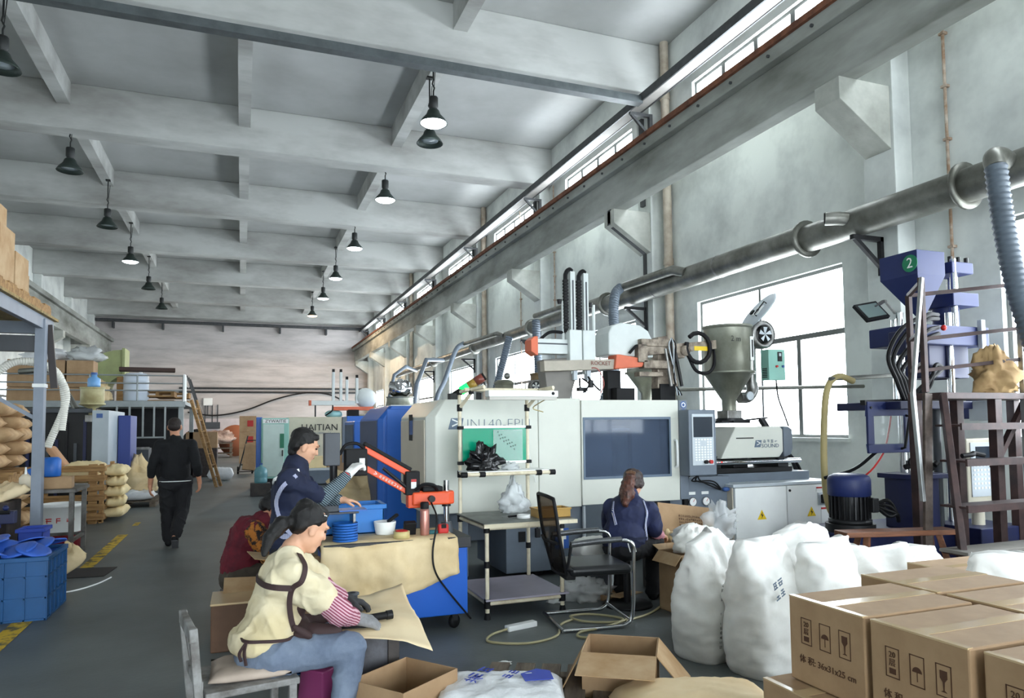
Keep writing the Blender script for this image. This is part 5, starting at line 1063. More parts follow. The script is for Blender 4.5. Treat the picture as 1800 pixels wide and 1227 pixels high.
for i,(y,z,x,h) in enumerate(((8.55,2.935,-2.36,.36),(8.05,2.935,-2.36,.52),(7.55,2.935,-2.36,.62),(8.3,3.46,-2.5,.3),(9.0,2.935,-2.46,.28))):
    t=thing('cardboard_box',['brown box at the aisle corner of the rack pallet','tall brown box in the middle of the rack pallet','tallest brown box cut by the left edge on the rack','brown box stacked on top on the rack pallet','small brown box at the far end of the rack pallet'][i],'box',(x,y,z),0,'boxes on the rack deck'); obj('carton_body',B().box(-.24,.24,-.23,.23,0,h),cardi,t,.006); obj('tape_strip',B().box(-.03,.03,-.231,.231,h,h+.002),taper,t)
whh=mat('white_plastic_hose',(226,224,214),.4)
for k,(a,lab) in enumerate((((-2.15,9.85,2.25),'thick white hose looping from the rack post'),((-2.1,9.9,2.22),'second white hose hanging straight beside the looping one'))):
    flex([(-2.7,9.7,2.1),(-2.45,9.75,2.3),a,(-1.98-.02*k,9.95,1.9),(-2.02-.14*(1-k),9.95,1.3+.2*k)],.045,lab,m=whh)
# kraft sacks piled on pallets behind the rack
ksack=mat('kraft_paper_sack',(190,158,118),.75,scale=4,c2=(160,126,88),bump=.1,bscale=10)
rows=[(z,h) for z,h in((.14,.17),(.31,.17),(.48,.17),(.65,.16),(.98,.17),(1.15,.17),(1.32,.16),(1.5,.17),(1.68,.15))]
me=[sackpillow(.95,.55,.22,11+i,.014,20).mesh('paper_sack') for i in range(3)]
n_=0
ords=['lowest','second','third','fourth','fifth','sixth','seventh','eighth','topmost']
for i,(z,h) in enumerate(rows):
    for j,(x,y) in enumerate(((-3.35,11.2),(-3.35,12.0))):
        o=obj('paper_sack',me[(i+j)%3],ksack); o.location=(x+random.uniform(-.1,.1),y,z); o.rotation_euler=(0,random.uniform(-.05,.05),random.uniform(-.15,.15))
        tag(o,'%s kraft paper sack in the %s stack behind the rack post'%(ords[i],'near' if j==0 else 'far'),'sack','kraft sacks stacked behind the rack')
for z in(0,.83):
    t=thing('wood_pallet','%s pallet under the kraft sack stacks'%('bottom' if z==0 else 'upper'),'pallet',(-3.35,11.6,z))
    for k in range(5): obj('slat',B().box(-.6,.6,-.65+.29*k,-.5+.29*k,.1,.13),woodm,t)
    for x in(-.5,0,.5): obj('bearer',B().box(x-.05,x+.05,-.65,.66,0,.1),woodm,t)
# big blue crate full of lids
cdb=mat('crate_deep_blue',(14,76,128),.42,var=.1,scale=5)
crate('plastic_crate','large ribbed blue crate heaped with blue lids at the left edge',-1.87,7.02,0,.86,.66,.5,cdb,nh=3)
lid=B().lathe((0,0,0),[(0,.016),(.1,.016),(.125,.012),(.13,0),(.122,0),(.12,.008),(0,.01)],22).mesh('plastic_lid'); lidm=mat('lid_blue',(52,96,190),.38,var=.1)
rn=random.Random(4)
LB=['near the crate\'s aisle corner','tilted on the front rim','lying flat in the middle','leaning against the post','at the left picture edge','on top of the heap','half sunk at the back','standing on edge','overlapping the middle one','by the back corner','near the front left','under the topmost lid','in the second row','beside the aisle wall','at the very back','tucked at the front edge','sloping to the left','between two flat lids']
for i in range(18):
    x=-2.2+.13*(i%6)+rn.uniform(-.03,.03); y=6.82+.2*(i//6)+rn.uniform(-.03,.03); o=obj('round_disc',lid,lidm); o.location=(x,y,.485+.025*(i%3)+.05*math.sin((i%6)/5*PI)); o.rotation_euler=(rn.uniform(-.45,.45),rn.uniform(-.45,.45),0)
    tag(o,'blue plastic lid in the big crate, '+LB[i],'lid','blue lids in the big crate')
tag(obj('crate_filling',B().box(-2.27,-1.46,6.71,7.33,.02,.47),lidm),'mass of blue lids filling the big crate below the top ones','lids',kind='stuff')
o=sackpillow(.42,.36,.2,21,.05,20); o=obj('kraft_bag',o,kraft); o.location=(-1.62,8.2,0); o.rotation_euler=(0,R(-28),R(30)); o.location.z=.1; tag(o,'kraft bag slumped on the floor behind the big blue crate','bag')
tag(obj('white_strap',B().tube(smooth_path([(-1.62,7.72,.006),(-1.45,7.75,.006),(-1.3,8.0,.006),(-1.22,8.3,.006)],6),.008,5),labelw),'white strap lying on the floor by the big crate','strap')
tag(obj('dark_mat',B().add([(-1.72,8.45,.004),(-1.3,8.4,.004),(-1.25,8.9,.004),(-1.7,9.0,.004)],[(0,1,2,3)]),mat('dark_rubber',(40,38,38),.7)),'small dark rubber mat on the floor behind the kraft bag','mat').modifiers.new('s','SOLIDIFY').thickness=.004
# steel table with things on it
tb=thing('steel_table','worn grey steel table beside the big blue crate','table',(-2.2,9.8,0))
wst=mat('worn_grey_steel',(112,110,106),.5,metal=.4,scale=6,c2=(78,74,70))
part(tb,'tabletop',B().box(-2.75,-1.78,9.55,10.35,.78,.82),wst,.004)
for x,y in((-1.83,9.6),(-1.83,10.3),(-2.7,9.6),(-2.7,10.3)): part(tb,'leg',B().box(x-.025,x+.025,y-.025,y+.025,0,.78),wst,.003)
part(tb,'side_rail',B().bar((-1.83,9.6,.22),(-1.83,10.3,.22),.035,.035),wst); part(tb,'back_rail',B().bar((-2.7,10.3,.22),(-1.83,10.3,.22),.035,.035),wst)
t=carton('small_carton','small open carton on the steel table',(-2.05,9.85,.82),.36,.26,.13,R(5),{})
t=thing('plastic_jug','blue plastic jug on its side above the small carton','jug',(-2.12,9.98,.95)); obj('jug_body',B().lathe((0,0,.0),[(0,0),(.09,0),(.1,.02),(.1,.2),(.07,.23),(0,.23)],18),discm,t); obj('spout',B().cyl((-.1,0,.1),(-.22,0,.04),.05,.06,n=12),discm,t)
t=thing('glue_bottle','white squeeze bottle on the steel table','bottle',(-2.32,9.72,.82)); obj('bottle_body',B().lathe((0,0,0),[(0,0),(.06,0),(.065,.01),(.065,.14),(.03,.18),(0,.18)],16),mat('cream_plastic',(222,210,186),.4),t); obj('nozzle',B().cyl((0,0,.18),(0,0,.26),.014,.008,n=8),whitem,t)
t=thing('paint_bucket','white bucket with dark red base and red print under the steel table','bucket',(-2.15,10.75,0)); obj('lower_band',B().lathe((0,0,0),[(0,0),(.21,0),(.22,.2)],24),mat('dark_red_plastic',(140,34,46),.45),t); obj('upper_band',B().lathe((0,0,0),[(.22,.2),(.235,.52),(.245,.52),(.245,.56),(.225,.56),(.21,.3)],24),whitem,t); marks('bucket_lettering',2,.07,redp,t,(-.05,-.236,.36),FRONT,15,1.5); marks('bucket_lettering',2,.04,redp,t,(.13,-.205,.36),(PI/2,0,R(34)),16,1.5)
# blue moulds, white sheets, bins on the near left
for i,(x,y,z,w,d,h) in enumerate(((-2.75,8.4,.0,.9,.6,.55),)):
    crate('plastic_crate','dark blue bin with tools behind the big crate',x,y,z,w,d,h,mat('bin_navy',(26,40,120),.42),ribs=False)
crate('plastic_crate','tall bright blue bin between the post and the steel table',-2.0,8.75,0,.22,.3,.5,mat('bin_blue',(40,70,170),.42),ribs=False)
for i in range(5):
    t=thing('blue_mould',['first','second','third','fourth','fifth'][i]+' blue hinged mould from the left edge behind the crate','mould',(-3.05+.2*i,8.75+.05*(i%2),.62)); obj('plate',B().box(-.085,.085,-.06,.06,-.07,.06),pbd,t,.008); obj('clamp',B().cyl((-.05,-.07,.05),(.05,-.07,.05),.02,n=8),black,t); obj('knob',B().ell((.0,-.02,.09),.03,8,6),pb,t)
t=thing('green_bottle','green bottle lying in the dark blue bin','bottle',(-2.66,8.35,.52)); obj('glass_body',B().cyl((-.18,0,.03),(.1,.02,.05),.04,.045,n=12),mat('bottle_green',(24,140,74),.3),t); obj('neck',B().cyl((.1,.02,.05),(.2,.03,.055),.03,.015,n=10),mat('bottle_green',(24,140,74),.3),t)
for i,(x,y,z,rx,ry) in enumerate(((-2.95,9.2,.9,.5,.2),(-2.75,9.25,.78,.2,.5),(-2.45,9.3,.75,.1,-.3))):
    o=obj('white_bag',sackpillow(.5,.4,.12,31+i,.03,16),pbag if i<2 else kraftl); o.location=(x,y,z); o.rotation_euler=(rx,ry,.3*i); tag(o,['white bag tilted at the left edge above the moulds','white folded bag beside the rack post','pale kraft bag wedged under the white bags'][i],'bag')
tag(obj('stacked_board',B().box(-3.2,-2.3,9.0,9.5,0,.74),mat('dark_clutter',(58,50,48),.7,var=.4,scale=9),bev=.01),'dark low cabinet under the white bags by the rack','cabinet')
# slatted pallet crate standing by the aisle
t=thing('pallet_crate','slatted wooden pallet crate filled with cream foam by the aisle','crate',(-2.9,13.3,0))
for k in range(6): part(t,'slat',B().box(-3.75,-2.05,13.1,13.125,.06+.155*k,.16+.155*k),woodm,.003)
for x in(-3.7,-2.9,-2.22): part(t,'upright',B().box(x-.06,x+.06,13.13,13.2,0,.95),woodm,.003)
for k in range(6): part(t,'slat',B().box(-2.08,-2.055,13.2,14.3,.06+.155*k,.14+.155*k),woodm,.003)
for y in(13.25,14.25): part(t,'upright',B().box(-2.14,-2.08,y-.05,y+.05,0,.95),woodm,.003)
part(t,'floor_board',B().box(-3.75,-2.1,13.2,14.3,.02,.06),woodm)
foamm=mat('cream_foam',(228,208,160),.7,var=.08)
for i in range(5):
    o=sackpillow(.3,.9,.17,40+i,.02,14); o=obj('foam_bag',o,foamm); o.location=(-1.96,13.75,.05+.17*i); o.rotation_euler=(0,0,.1*(i%2)); tag(o,['lowest','second','third','fourth','top'][i]+' cream foam bag bulging out of the pallet crate side','bag','cream foam bags at the pallet crate')
for i,(x,y,z,w) in enumerate(((-3.2,13.7,.5,1.0),(-2.6,13.7,.55,.9),(-2.4,13.6,.62,.6))):
    o=obj('foam_bag',sackpillow(w,.8,.35,50+i,.018,20),foamm if i!=1 else pbag); o.location=(x,y,z); tag(o,['cream foam bag at the back of the pallet crate','white foam bag in the middle of the pallet crate','cream foam bag at the front corner of the pallet crate'][i],'bag')
# carton tubes leaning
t=thing('carton_tube','rolled brown paper leaning out of the pallet crate','roll',(-2.75,14.0,.8)); obj('roll_body',B().bar((.1,0,-.1),(-.28,.1,.42),.2,.12),mat('pinkish_kraft',(190,146,112),.7),t,.05,4); obj('torn_end',B().bar((-.28,.1,.40),(-.4,.12,.5),.08,.05),mat('pinkish_kraft',(190,146,112),.7),t,.02)
# kraft bundle on a low pallet
t=thing('wood_pallet','low pallet with kraft bundles beside the walking man','pallet',(-2.1,16.0,0)); 
for k in range(5): obj('slat',B().box(-.55,.6,-.5+.24*k,-.36+.24*k,.1,.12),woodg,t)
for x in(-.5,0,.5): obj('bearer',B().box(x-.05,x+.05,-.5,.6,0,.1),woodg,t)
o=obj('flat_white_bag',sackpillow(1.05,.6,.16,61,.03,18),pbag); o.location=(-2.1,15.8,.12); tag(o,'flat white bag on the low pallet','bag')
crumple('kraft_bundle',(-1.95,16.1,.25),(.38,.3,.42),kraft,'crumpled kraft bundle on the low pallet by the man in black','bundle',.35,4,30,31,pinch=.5)
carton('open_carton','tilted brown carton beside the kraft bundle',(-2.45,16.15,.26),.45,.35,.32,R(20),{'f':R(10)})
o=obj('white_bag',sackpillow(.5,.4,.15,63,.03,16),pbag); o.location=(-2.4,16.1,.46); o.rotation_euler=(.1,-.3,0); tag(o,'white bag lying over the tilted brown carton','bag')
t=thing('steel_bin','dark grey steel bin with a pale frame near the mezzanine','bin',(-2.45,19.4,0)); obj('bin_body',B().box(-.38,.38,-.3,.3,.3,1.05),dgrey,t,.01); obj('bin_frame',B().box(-.4,.4,-.32,-.3,1.02,1.08),steel,t); 
for x in(-.36,.36): obj('leg',B().box(x-.03,x+.03,-.28,-.22,0,.3),steel,t)
# dark press machine at the left
t=thing('moulding_press','dark moulding press with pale grey end guard behind the rack','machine',(-3.0,15.5,0))
part(t,'frame_block',B().box(-4.6,-2.55,15.3,16.8,.1,1.9),mat('near_black_machine',(20,20,22),.5,var=.3),.02); part(t,'end_guard',B().box(-2.55,-2.28,14.9,16.8,.25,1.86),mat('pale_grey_guard',(166,176,182),.45,var=.05),.01); part(t,'blue_side',B().box(-2.27,-2.05,15.9,16.8,.3,1.78),mat('machine_navy',(44,62,130),.5),.01); part(t,'top_beam',B().box(-4.6,-2.6,15.2,15.35,1.82,1.9),dgrey,.01); part(t,'guard_label',B().box(-2.48,-2.38,14.89,14.9,1.72,1.80),bluelab)
rn=random.Random(8)
for i in range(12): x=-4.4+.15*i; part(t,'machine_rib',B().box(x,x+.05,15.25,15.3,.3+.2*rn.random(),1.2+.5*rn.random()),[blackm,dgrey,pbd][i%3])
t=hopper((-2.62,15.3),.2,2.28,1.98,1.9,'yellowed plastic hopper on the dark moulding press'); t.children[0].data.materials[0]=mat('yellowed_drum',(190,184,140),.45,scale=3,c2=(150,138,98))
t=thing('water_bottle','blue capped water jug standing on the yellowed hopper','bottle',(-2.6,15.3,2.3)); obj('jug',B().lathe((0,0,0),[(0,0),(.1,0),(.11,.02),(.11,.16),(.05,.2),(.05,.24),(0,.24)],16),mat('jug_blue',(110,160,210),.25),t); obj('cap',B().cyl((0,0,.24),(0,0,.28),.055),bluelab,t)
tag(obj('slanted_pipe',B().tube([(-4.2,17,2.7),(-3.65,16.6,2.72),(-3.5,16.5,2.66),(-3.05,16.2,1.92)],.06,10),galv),'grey pipe slanting down to the dark moulding press','pipe')
for i in range(14):
    pass
# ============================================================ MEZZANINE AT THE BACK LEFT
mz=thing('mezzanine','steel mezzanine platform with pale railing at the back left','mezzanine',(-4.5,20.5,0))
mzm=mat('mezz_pale_steel',(150,156,156),.5,metal=.3,var=.1)
part(mz,'deck',B().box(-8.1,-1.35,20,24.5,2.12,2.22),mzm,.01); part(mz,'fascia',B().box(-8.1,-1.35,19.95,20,2.06,2.2),mzm,.005)
for x in(-7.8,-4.6,-1.45): part(mz,'column',B().box(x-.06,x+.06,20.05,20.17,0,2.12),mzm,.005); part(mz,'column',B().box(x-.06,x+.06,24.2,24.32,0,2.12),mzm,.005)
for z in(2.48,2.66,2.86): part(mz,'rail',B().cyl((-8,20.02,z),(-1.4,20.02,z),.018,n=8),mzm); part(mz,'rail',B().cyl((-1.4,20.02,z),(-1.4,22,z),.018,n=8),mzm)
for x in(-8,-6.9,-5.7,-4.6,-3.5,-2.45,-1.4): part(mz,'rail_post',B().cyl((x,20.02,2.22),(x,20.02,2.86),.02,n=8),mzm)
part(mz,'shade_sheet',B().box(-8.1,-1.6,22.9,23.0,0,2.1),mat('shade_dark',(34,34,36),.7,var=.3)); part(mz,'rail_panel',B().box(-1.4,-1.36,19.98,20.6,2.2,2.9),labelw)  # dark sheet stands in for the shade under the deck
fr=part(mz,'ladder_frame',B().box(-2.9,-2.86,19.9,19.95,1.3,2.1),mzm)
for x in(-2.6,-2.3,-2.05,-1.8): part(mz,'frame_bar',B().box(x-.02,x+.02,19.9,19.94,.7 if x in(-2.6,-1.8) else 1.3,2.1),mzm)
part(mz,'frame_bar',B().box(-2.9,-1.8,19.9,19.94,1.28,1.32),mzm)
k_=0
BL=[(i,j) for j in range(3) for i in range(3)]
for i,j in BL:
    t=thing('cardboard_box','brown carton on the mezzanine, %s column, %s layer'%(['first','second','third'][i],['bottom','middle','top'][j]),'box',(-5.0+.62*i,20.6,2.22+.34*j),0,'cartons stacked on the mezzanine'); obj('carton_body',B().box(-.29,.29,-.3,.3,0,.33),card,t,.008); obj('tape_strip',B().box(-.29,.29,-.03,.03,.33,.333),taper,t)
crumple('plastic_bag',(-4.6,20.8,3.24),(.5,.35,.22),pbag,'white and brown bag heap on top of the mezzanine cartons','bag',.3,4,26,41)
crumple('plastic_bag',(-3.7,20.6,3.24),(.38,.3,.22),glass('film_grey',(200,204,204),.2,.3),'grey film bag on the mezzanine beside the bag heap','bag',.4,5,26,43)
crumple('kraft_bundle',(-3.3,20.3,2.22),(.25,.2,.3),kraft,'kraft bundle on the mezzanine behind the water jug','bundle',.3,5,22,44)
t=thing('plastic_barrel','white plastic barrel behind the mezzanine railing','barrel',(-2.55,20.6,2.22)); obj('barrel_body',B().lathe((0,0,0),[(0,0),(.28,0),(.3,.03),(.3,.2),(.31,.22),(.3,.24),(.3,.5),(.31,.52),(.3,.54),(.3,.66),(.24,.72),(0,.73)],24),mat('milky_plastic',(206,216,228),.4),t); obj('barrel_cap',B().cyl((.1,0,.72),(.1,0,.76),.05),whitem,t)
tag(obj('leaning_board',B().box(-2.98,-2.75,20.5,20.9,2.22,2.85),woodm,bev=.01),'brown board standing beside the white barrel','board')
for i,(x,lab) in enumerate(((-2.05,'wooden pallet lying by the barrel on the mezzanine'),(-1.75,'wooden pallet lying by the railing end on the mezzanine'))):
    t=thing('wood_pallet',lab,'pallet',(x,20.9+.9*i,2.22)); 
    for k in range(4): obj('slat',B().box(-.4,.4,-.4+.22*k,-.28+.22*k,.24,.27),woodm,t)
    for z in(0,.12): obj('bearer',B().box(-.4,.4,-.4,.4,z,z+.04),woodm,t)
    for xx in(-.36,0,.36): obj('block',B().box(xx-.04,xx+.04,-.38,.38,.16,.24),woodm,t)
tag(obj('dark_plank',B().cbox((-2.3,20.7,3.05),(1.3,.4,.1),rz=.1),mat('dark_wood',(62,44,38),.7),bev=.01),'dark plank lying across the top of the white barrel','plank')
t=thing('duct_elbow','large olive green duct elbow behind the mezzanine cartons','duct',(-3.5,24,3.2))
pts=[(-.85+.95*math.sin(a),0,-.95+.95*math.cos(a)+.55) for a in [PI/2*(1-i/8) for i in range(9)]][::-1]
b=B(); q=[]
for i in range(9):
    a=PI/2*i/8; q.append([(-1.1+1.15*math.sin(a)*1.0,-.4,-.3+1.15*math.cos(a)),(-1.1+1.15*math.sin(a),.4,-.3+1.15*math.cos(a)),(-1.1+.35*math.sin(a),.4,-.3+.35*math.cos(a)),(-1.1+.35*math.sin(a),-.4,-.3+.35*math.cos(a))])
for i in range(9):
    q[i]=[Vector((-v_[0]-1.1 if isinstance(v_,tuple) else v_.x,v_[1],v_[2])) for v_ in q[i]]
b.add([p for r in q for p in r],[(k*4+i,k*4+(i+1)%4,(k+1)*4+(i+1)%4,(k+1)*4+i) for k in range(8) for i in range(4)]+[(0,1,2,3),(35,34,33,32)])
b.shift((.2,0,-.2)); obj('elbow_shell',b,mat('olive_green_paint',(150,158,110),.6,var=.1),t)
obj('elbow_flange',B().box(.2,.28,-.45,.45,-.55,.7),mat('olive_green_paint',(150,158,110),.6,var=.1),t,.01); obj('elbow_mouth',B().box(-1.0,-.1,-.42,.42,-.98,-.5),mat('shade_dark',(34,34,36),.7),t)
b=B()
t=thing('wood_ladder','wooden ladder leaning against the mezzanine end','ladder',(-1.0,20.2,0))
for dx in(0,.32): obj('stile',B().bar((-.22+dx*.3,0+dx,2.25),(.42+dx*.3,-.3+dx,0),.05,.07),woodm,t)
for k in range(7): f=.1+.13*k; obj('rung',B().bar((-.22+.64*f,-.3*f,2.25*(1-f)),(-.22+.64*f+.1,-.3*f+.32,2.25*(1-f)),.03,.03),woodm,t)
for i in range(3): tag(obj('stair_railing',B().bar((-1.35,20.5+.7*i,2.9),(-.95,20.5+.7*i,1.6),.03,.03),dsteel),'dark stair rail bar at the mezzanine end, %s from the front'%['first','second','third'][i],'railing')
# ============================================================ FAR BACK OBJECTS
for i in range(3):
    t=thing('cardboard_box','%s tall carton with a red label in the far aisle stack'%['bottom','middle','top'][i],'box',(.26,33.0,.68*i),0,'far carton stack'); obj('carton_body',B().box(-.34,.34,-.34,.34,0,.67),card,t,.01); obj('red_label',B().box(-.02,.22,-.345,-.34,.22,.48),mat('label_red',(170,44,40),.6),t); obj('tape_strip',B().box(-.34,.34,-.03,.03,.67,.675),taper,t)
t=thing('hand_truck','dark hand truck carrying a flat carton in the aisle','hand truck',(.15,25.2,0))
for x in(-.22,.22): obj('side_tube',B().tube([(x,0,.1),(x+.12,.1,.6),(x+.28,.3,1.25)],.02,8),blackm,t); obj('wheel',B().lathe((x-.02,0,.13),[(0,.03),(.11,.03),(.13,0),(.11,-.03),(0,-.03)],16,'X'),black,t)
for z,o_ in((.3,.05),(.7,.14),(1.1,.24)): obj('cross_bar',B().cyl((-.22+o_,o_,z),(.22+o_,o_,z),.015),blackm,t)
obj('toe_plate',B().box(-.25,.25,-.3,.02,.08,.1),blackm,t)
tag(obj('flat_carton',B().cbox((.28,25.1,.55),(.4,.16,.85),ry=.12,rx=-.15),card,bev=.01),'flat brown carton standing on the hand truck','carton')
t=thing('wood_pallet','stack of dark wooden pallets by the far wall','pallet',(-1.25,40.5,0))
for j in range(3):
    for k in range(5): obj('slat',B().box(-.85,.85,-.6+.28*k,-.45+.28*k,.2+.26*j,.24+.26*j),woodg,t)
    for x in(-.75,0,.75): obj('bearer',B().box(x-.06,x+.06,-.6,.65,.02+.26*j,.2+.26*j),woodg,t)
crumple('kraft_bundle',(-1.2,40.4,.76),(.8,.5,.42),mat('brown_white_bag',(190,168,156),.7,scale=3,c2=(120,92,80)),'crumpled brown and white bags on the dark pallet stack','bags',.35,4,30,51)
tag(obj('round_board',B().lathe((-.5,41.6,.0),[(0,.03),(.85,.03),(.85,-.03),(0,-.03)],26,'Y').shift((.2,0,.85)),mat('reddish_board',(150,90,62),.7)),'reddish round board leaning behind the pallet stack','board')
tag(obj('dark_hoop',B().lathe((-2.2,41.2,.75),[(.5,.1),(.75,.1),(.75,-.1),(.5,-.1)],22,'Y'),black),'dark round reel standing beside the pallet stack','reel')
carton('open_carton','brown carton on a dark stack right of the man in black',(-1.15,24.5,.9),.9,.6,.5,0,{})
tag(obj('dark_stack',B().box(-1.6,-.7,24.2,24.9,0,.9),mat('dark_clutter',(58,50,48),.7,var=.4,scale=9),bev=.02),'dark crate under the brown carton beyond the man in black','crate')
o=obj('white_bag',sackpillow(.7,.5,.35,71,.03,16),pbag); o.location=(-.55,22.5,.0); tag(o,'white bundle on the floor right of the walking man','bag')
bwc=mat('black_cable',(30,28,28),.6)
tag(obj('wall_cable',B().tube(smooth_path([(-3.0,46.6,2.5),(-1.5,46.6,2.3),(.2,46.6,2.6),(2.0,46.6,3.3),(3.8,46.6,3.7),(5.2,46.6,3.6),(6.3,46.6,3.1)],8),.05,6),bwc),'thick black cable sagging across the far wall','cable')
for z,lab in((3.95,'upper dark pipe along the far wall'),(3.72,'lower dark pipe along the far wall')): tag(obj('wall_pipe',B().cyl((-3.5,46.7,z),(7.5,46.7,z),.06,n=8),dsteel),lab,'pipe')
t=thing('switch_box','grey switch box with conduits low on the far wall','switch box',(-1.7,46.7,1.75)); obj('enclosure',B().box(-.5,.5,-.15,.05,-.25,.15),dgrey,t,.02)
for x in(-.35,.05,.35): obj('conduit_stub',B().cyl((x,-.02,.15),(x,-.02,1.2),.03,n=8),dsteel,t)
t=thing('junction_box','white junction box high on the far wall','junction box',(-1.9,46.7,3.1)); obj('enclosure',B().box(-.25,.25,-.12,.05,-.2,.25),whitem,t,.02); obj('conduit_stub',B().cyl((0,-.02,-.8),(0,-.02,-.2),.03,n=8),dsteel,t)
# water jug, table and boxes behind the standing worker
t=thing('water_jug','pale blue water jug on a small dark box in the aisle','jug',(.42,17.0,.28)); obj('jug_body',B().lathe((0,0,0),[(0,0),(.13,0),(.14,.03),(.14,.1),(.132,.12),(.14,.14),(.14,.28),(.1,.34),(.03,.37),(.03,.42),(0,.42)],20),mat('jug_teal',(120,176,186),.2,trans=.3),t); obj('cap',B().cyl((0,0,.4),(0,0,.44),.035),bluelab,t)
tag(obj('small_box',B().box(.2,.62,16.8,17.2,0,.28),dk,bev=.01),'small dark box under the pale blue water jug','box')
t=thing('work_table','cluttered back table behind the standing worker','table',(1.5,13.2,0))
part(t,'tabletop',B().box(.75,2.5,12.8,13.7,.76,.80),lgrey,.005)
for x in(.8,2.45):
    for y in(12.85,13.65): part(t,'leg',B().box(x-.03,x+.03,y-.03,y+.03,0,.76),blackm)
part(t,'dark_shelf',B().box(.8,2.45,12.9,13.6,.3,.34),blackm)
for i,(x,y,w,h,m_) in enumerate(((1.25,13.0,.3,.2,foamm),(1.55,13.1,.26,.24,card),(1.9,13.05,.34,.22,card),(2.2,13.2,.3,.3,cardi))):
    t=thing('small_box',['cream box at the left of the back table','brown box second on the back table','brown box third on the back table','tall brown box at the right end of the back table'][i],'box',(x,y,.8),0,'boxes on the back table'); obj('carton_body',B().box(-w/2,w/2,-.14,.14,0,h),m_,t,.008); obj('tape_strip',B().box(-w/2,w/2,-.02,.02,h,h+.003),taper,t)
crumple('plastic_bag',(.95,13.1,.8),(.2,.18,.2),glass('film_grey2',(206,212,212),.2,.35),'clear film bag on the back table beside the cream box','bag',.4,5,26,61)
tag(obj('yellow_cup',B().lathe((1.12,13.3,.8),[(0,0),(.07,0),(.09,.26),(.08,.26),(.06,.02)],16),yellow),'yellow plastic cup on the back table','cup')
tag(obj('cream_pedestal',B().box(.62,.95,11.6,12.1,0,.86),hcream,bev=.015),'cream pedestal cabinet behind the standing worker','cabinet')
carton('open_carton','tall brown carton leaning before the blue machine',(1.55,11.2,.0),.42,.36,.95,R(8),{})
crumple('kraft_bundle',(1.35,9.6,.38),(.4,.35,.32),kraft,'crumpled kraft liner heap beside the blue machine end',"bundle",.35,4,32,71)
tag(obj('heap_box',B().box(.95,1.5,9.2,10.0,0,.38),dk,bev=.01),'dark box under the kraft liner heap','box')
tag(obj('teal_basin',B().ell((2.35,19.9,1.86),(.24,.2,.12),14,10),mat('teal_bowl',(150,196,200),.4)),'pale teal basin upside down on the lettered machine','basin')
tag(obj('foil_tray',B().ell((3.2,20.1,1.83),(.25,.2,.05),14,8),hcream),'cream tray lying on the lettered machine','tray')
# cartons around the worker in red
carton('open_carton','open brown carton between the worker in red and the bench',(.35,5.35,.28),.30,.34,.32,R(8),{'f':R(-30),'l':R(10)})
tag(obj('stacked_carton',B().box(.18,.52,5.18,5.52,0,.28),card,bev=.006),'brown carton under the open one by the worker in red','carton')
t=thing('foil_carton','brown taped carton on the floor behind the wooden chair','carton',(-.02,5.45,0)); obj('carton_body',B().box(-.16,.17,-.2,.2,0,.32),mat('dark_carton',(96,70,52),.7,var=.2),t,.01); obj('film_top',B().box(-.165,.175,-.205,.205,.31,.325),taper,t,.006)
tag(obj('carton_flap',B().cbox((.06,5.62,.335),(.34,.3,.01),ry=.04,rx=.35),cardi),'pale carton flap in front of the worker in red','flap')
# ============================================================ PEOPLE
def blob(prims,voxel,it=4,wr=0,ws=9,seed=0,fac=.5):
    """fuse tapered capsules and ellipsoids into one continuous surface"""
    b=B()
    for p in prims:
        if p[0]=='c': 
            _,a,c,r1,r2=p; a,c=Vector(a),Vector(c); b.ell(a,r1,14,10); b.ell(c,r2,14,10)
            if (c-a).length>1e-4: b.cyl(a,c,r1,r2,14)
        elif p[0]=='e': b.ell(p[1],p[2],18,12,p[3] if len(p)>3 else None)
    me=bpy.data.meshes.new('tmp'); me.from_pydata([tuple(x) for x in b.v],[],b.f)
    o=bpy.data.objects.new('tmp',me); COL.objects.link(o)
    md=o.modifiers.new('r','REMESH'); md.mode='VOXEL'; md.voxel_size=voxel
    sm=o.modifiers.new('s','SMOOTH'); sm.factor=fac; sm.iterations=it
    dg=bpy.context.evaluated_depsgraph_get(); out=bpy.data.meshes.new_from_object(o.evaluated_get(dg))
    bpy.data.objects.remove(o); bpy.data.meshes.remove(me)
    if wr:
        nm=[v.normal.copy() for v in out.vertices]
        for i,v in enumerate(out.vertices):
            q=v.co*ws+Vector((seed*7.7,seed,0)); d=1.1*max(0,1-abs(noise.noise(Vector((q.x,q.y,q.z*.75))))*3.2)**2-.22+.35*noise.noise(q*.6)+.3*max(0,1-abs(noise.noise(q*2.1))*3)**2; v.co=v.co+nm[i]*wr*.5*d
    out.shade_smooth(); return out
def bpart(t,n,prims,m,voxel=.009,it=4,wr=0,ws=9,seed=0,fac=.5):
    me=blob(prims,voxel,it,wr,ws,seed,fac); off=t.location
    for v in me.vertices: v.co-=off
    me.materials.clear(); me.materials.append(m); me.name=n
    return obj(n,me,None,t)
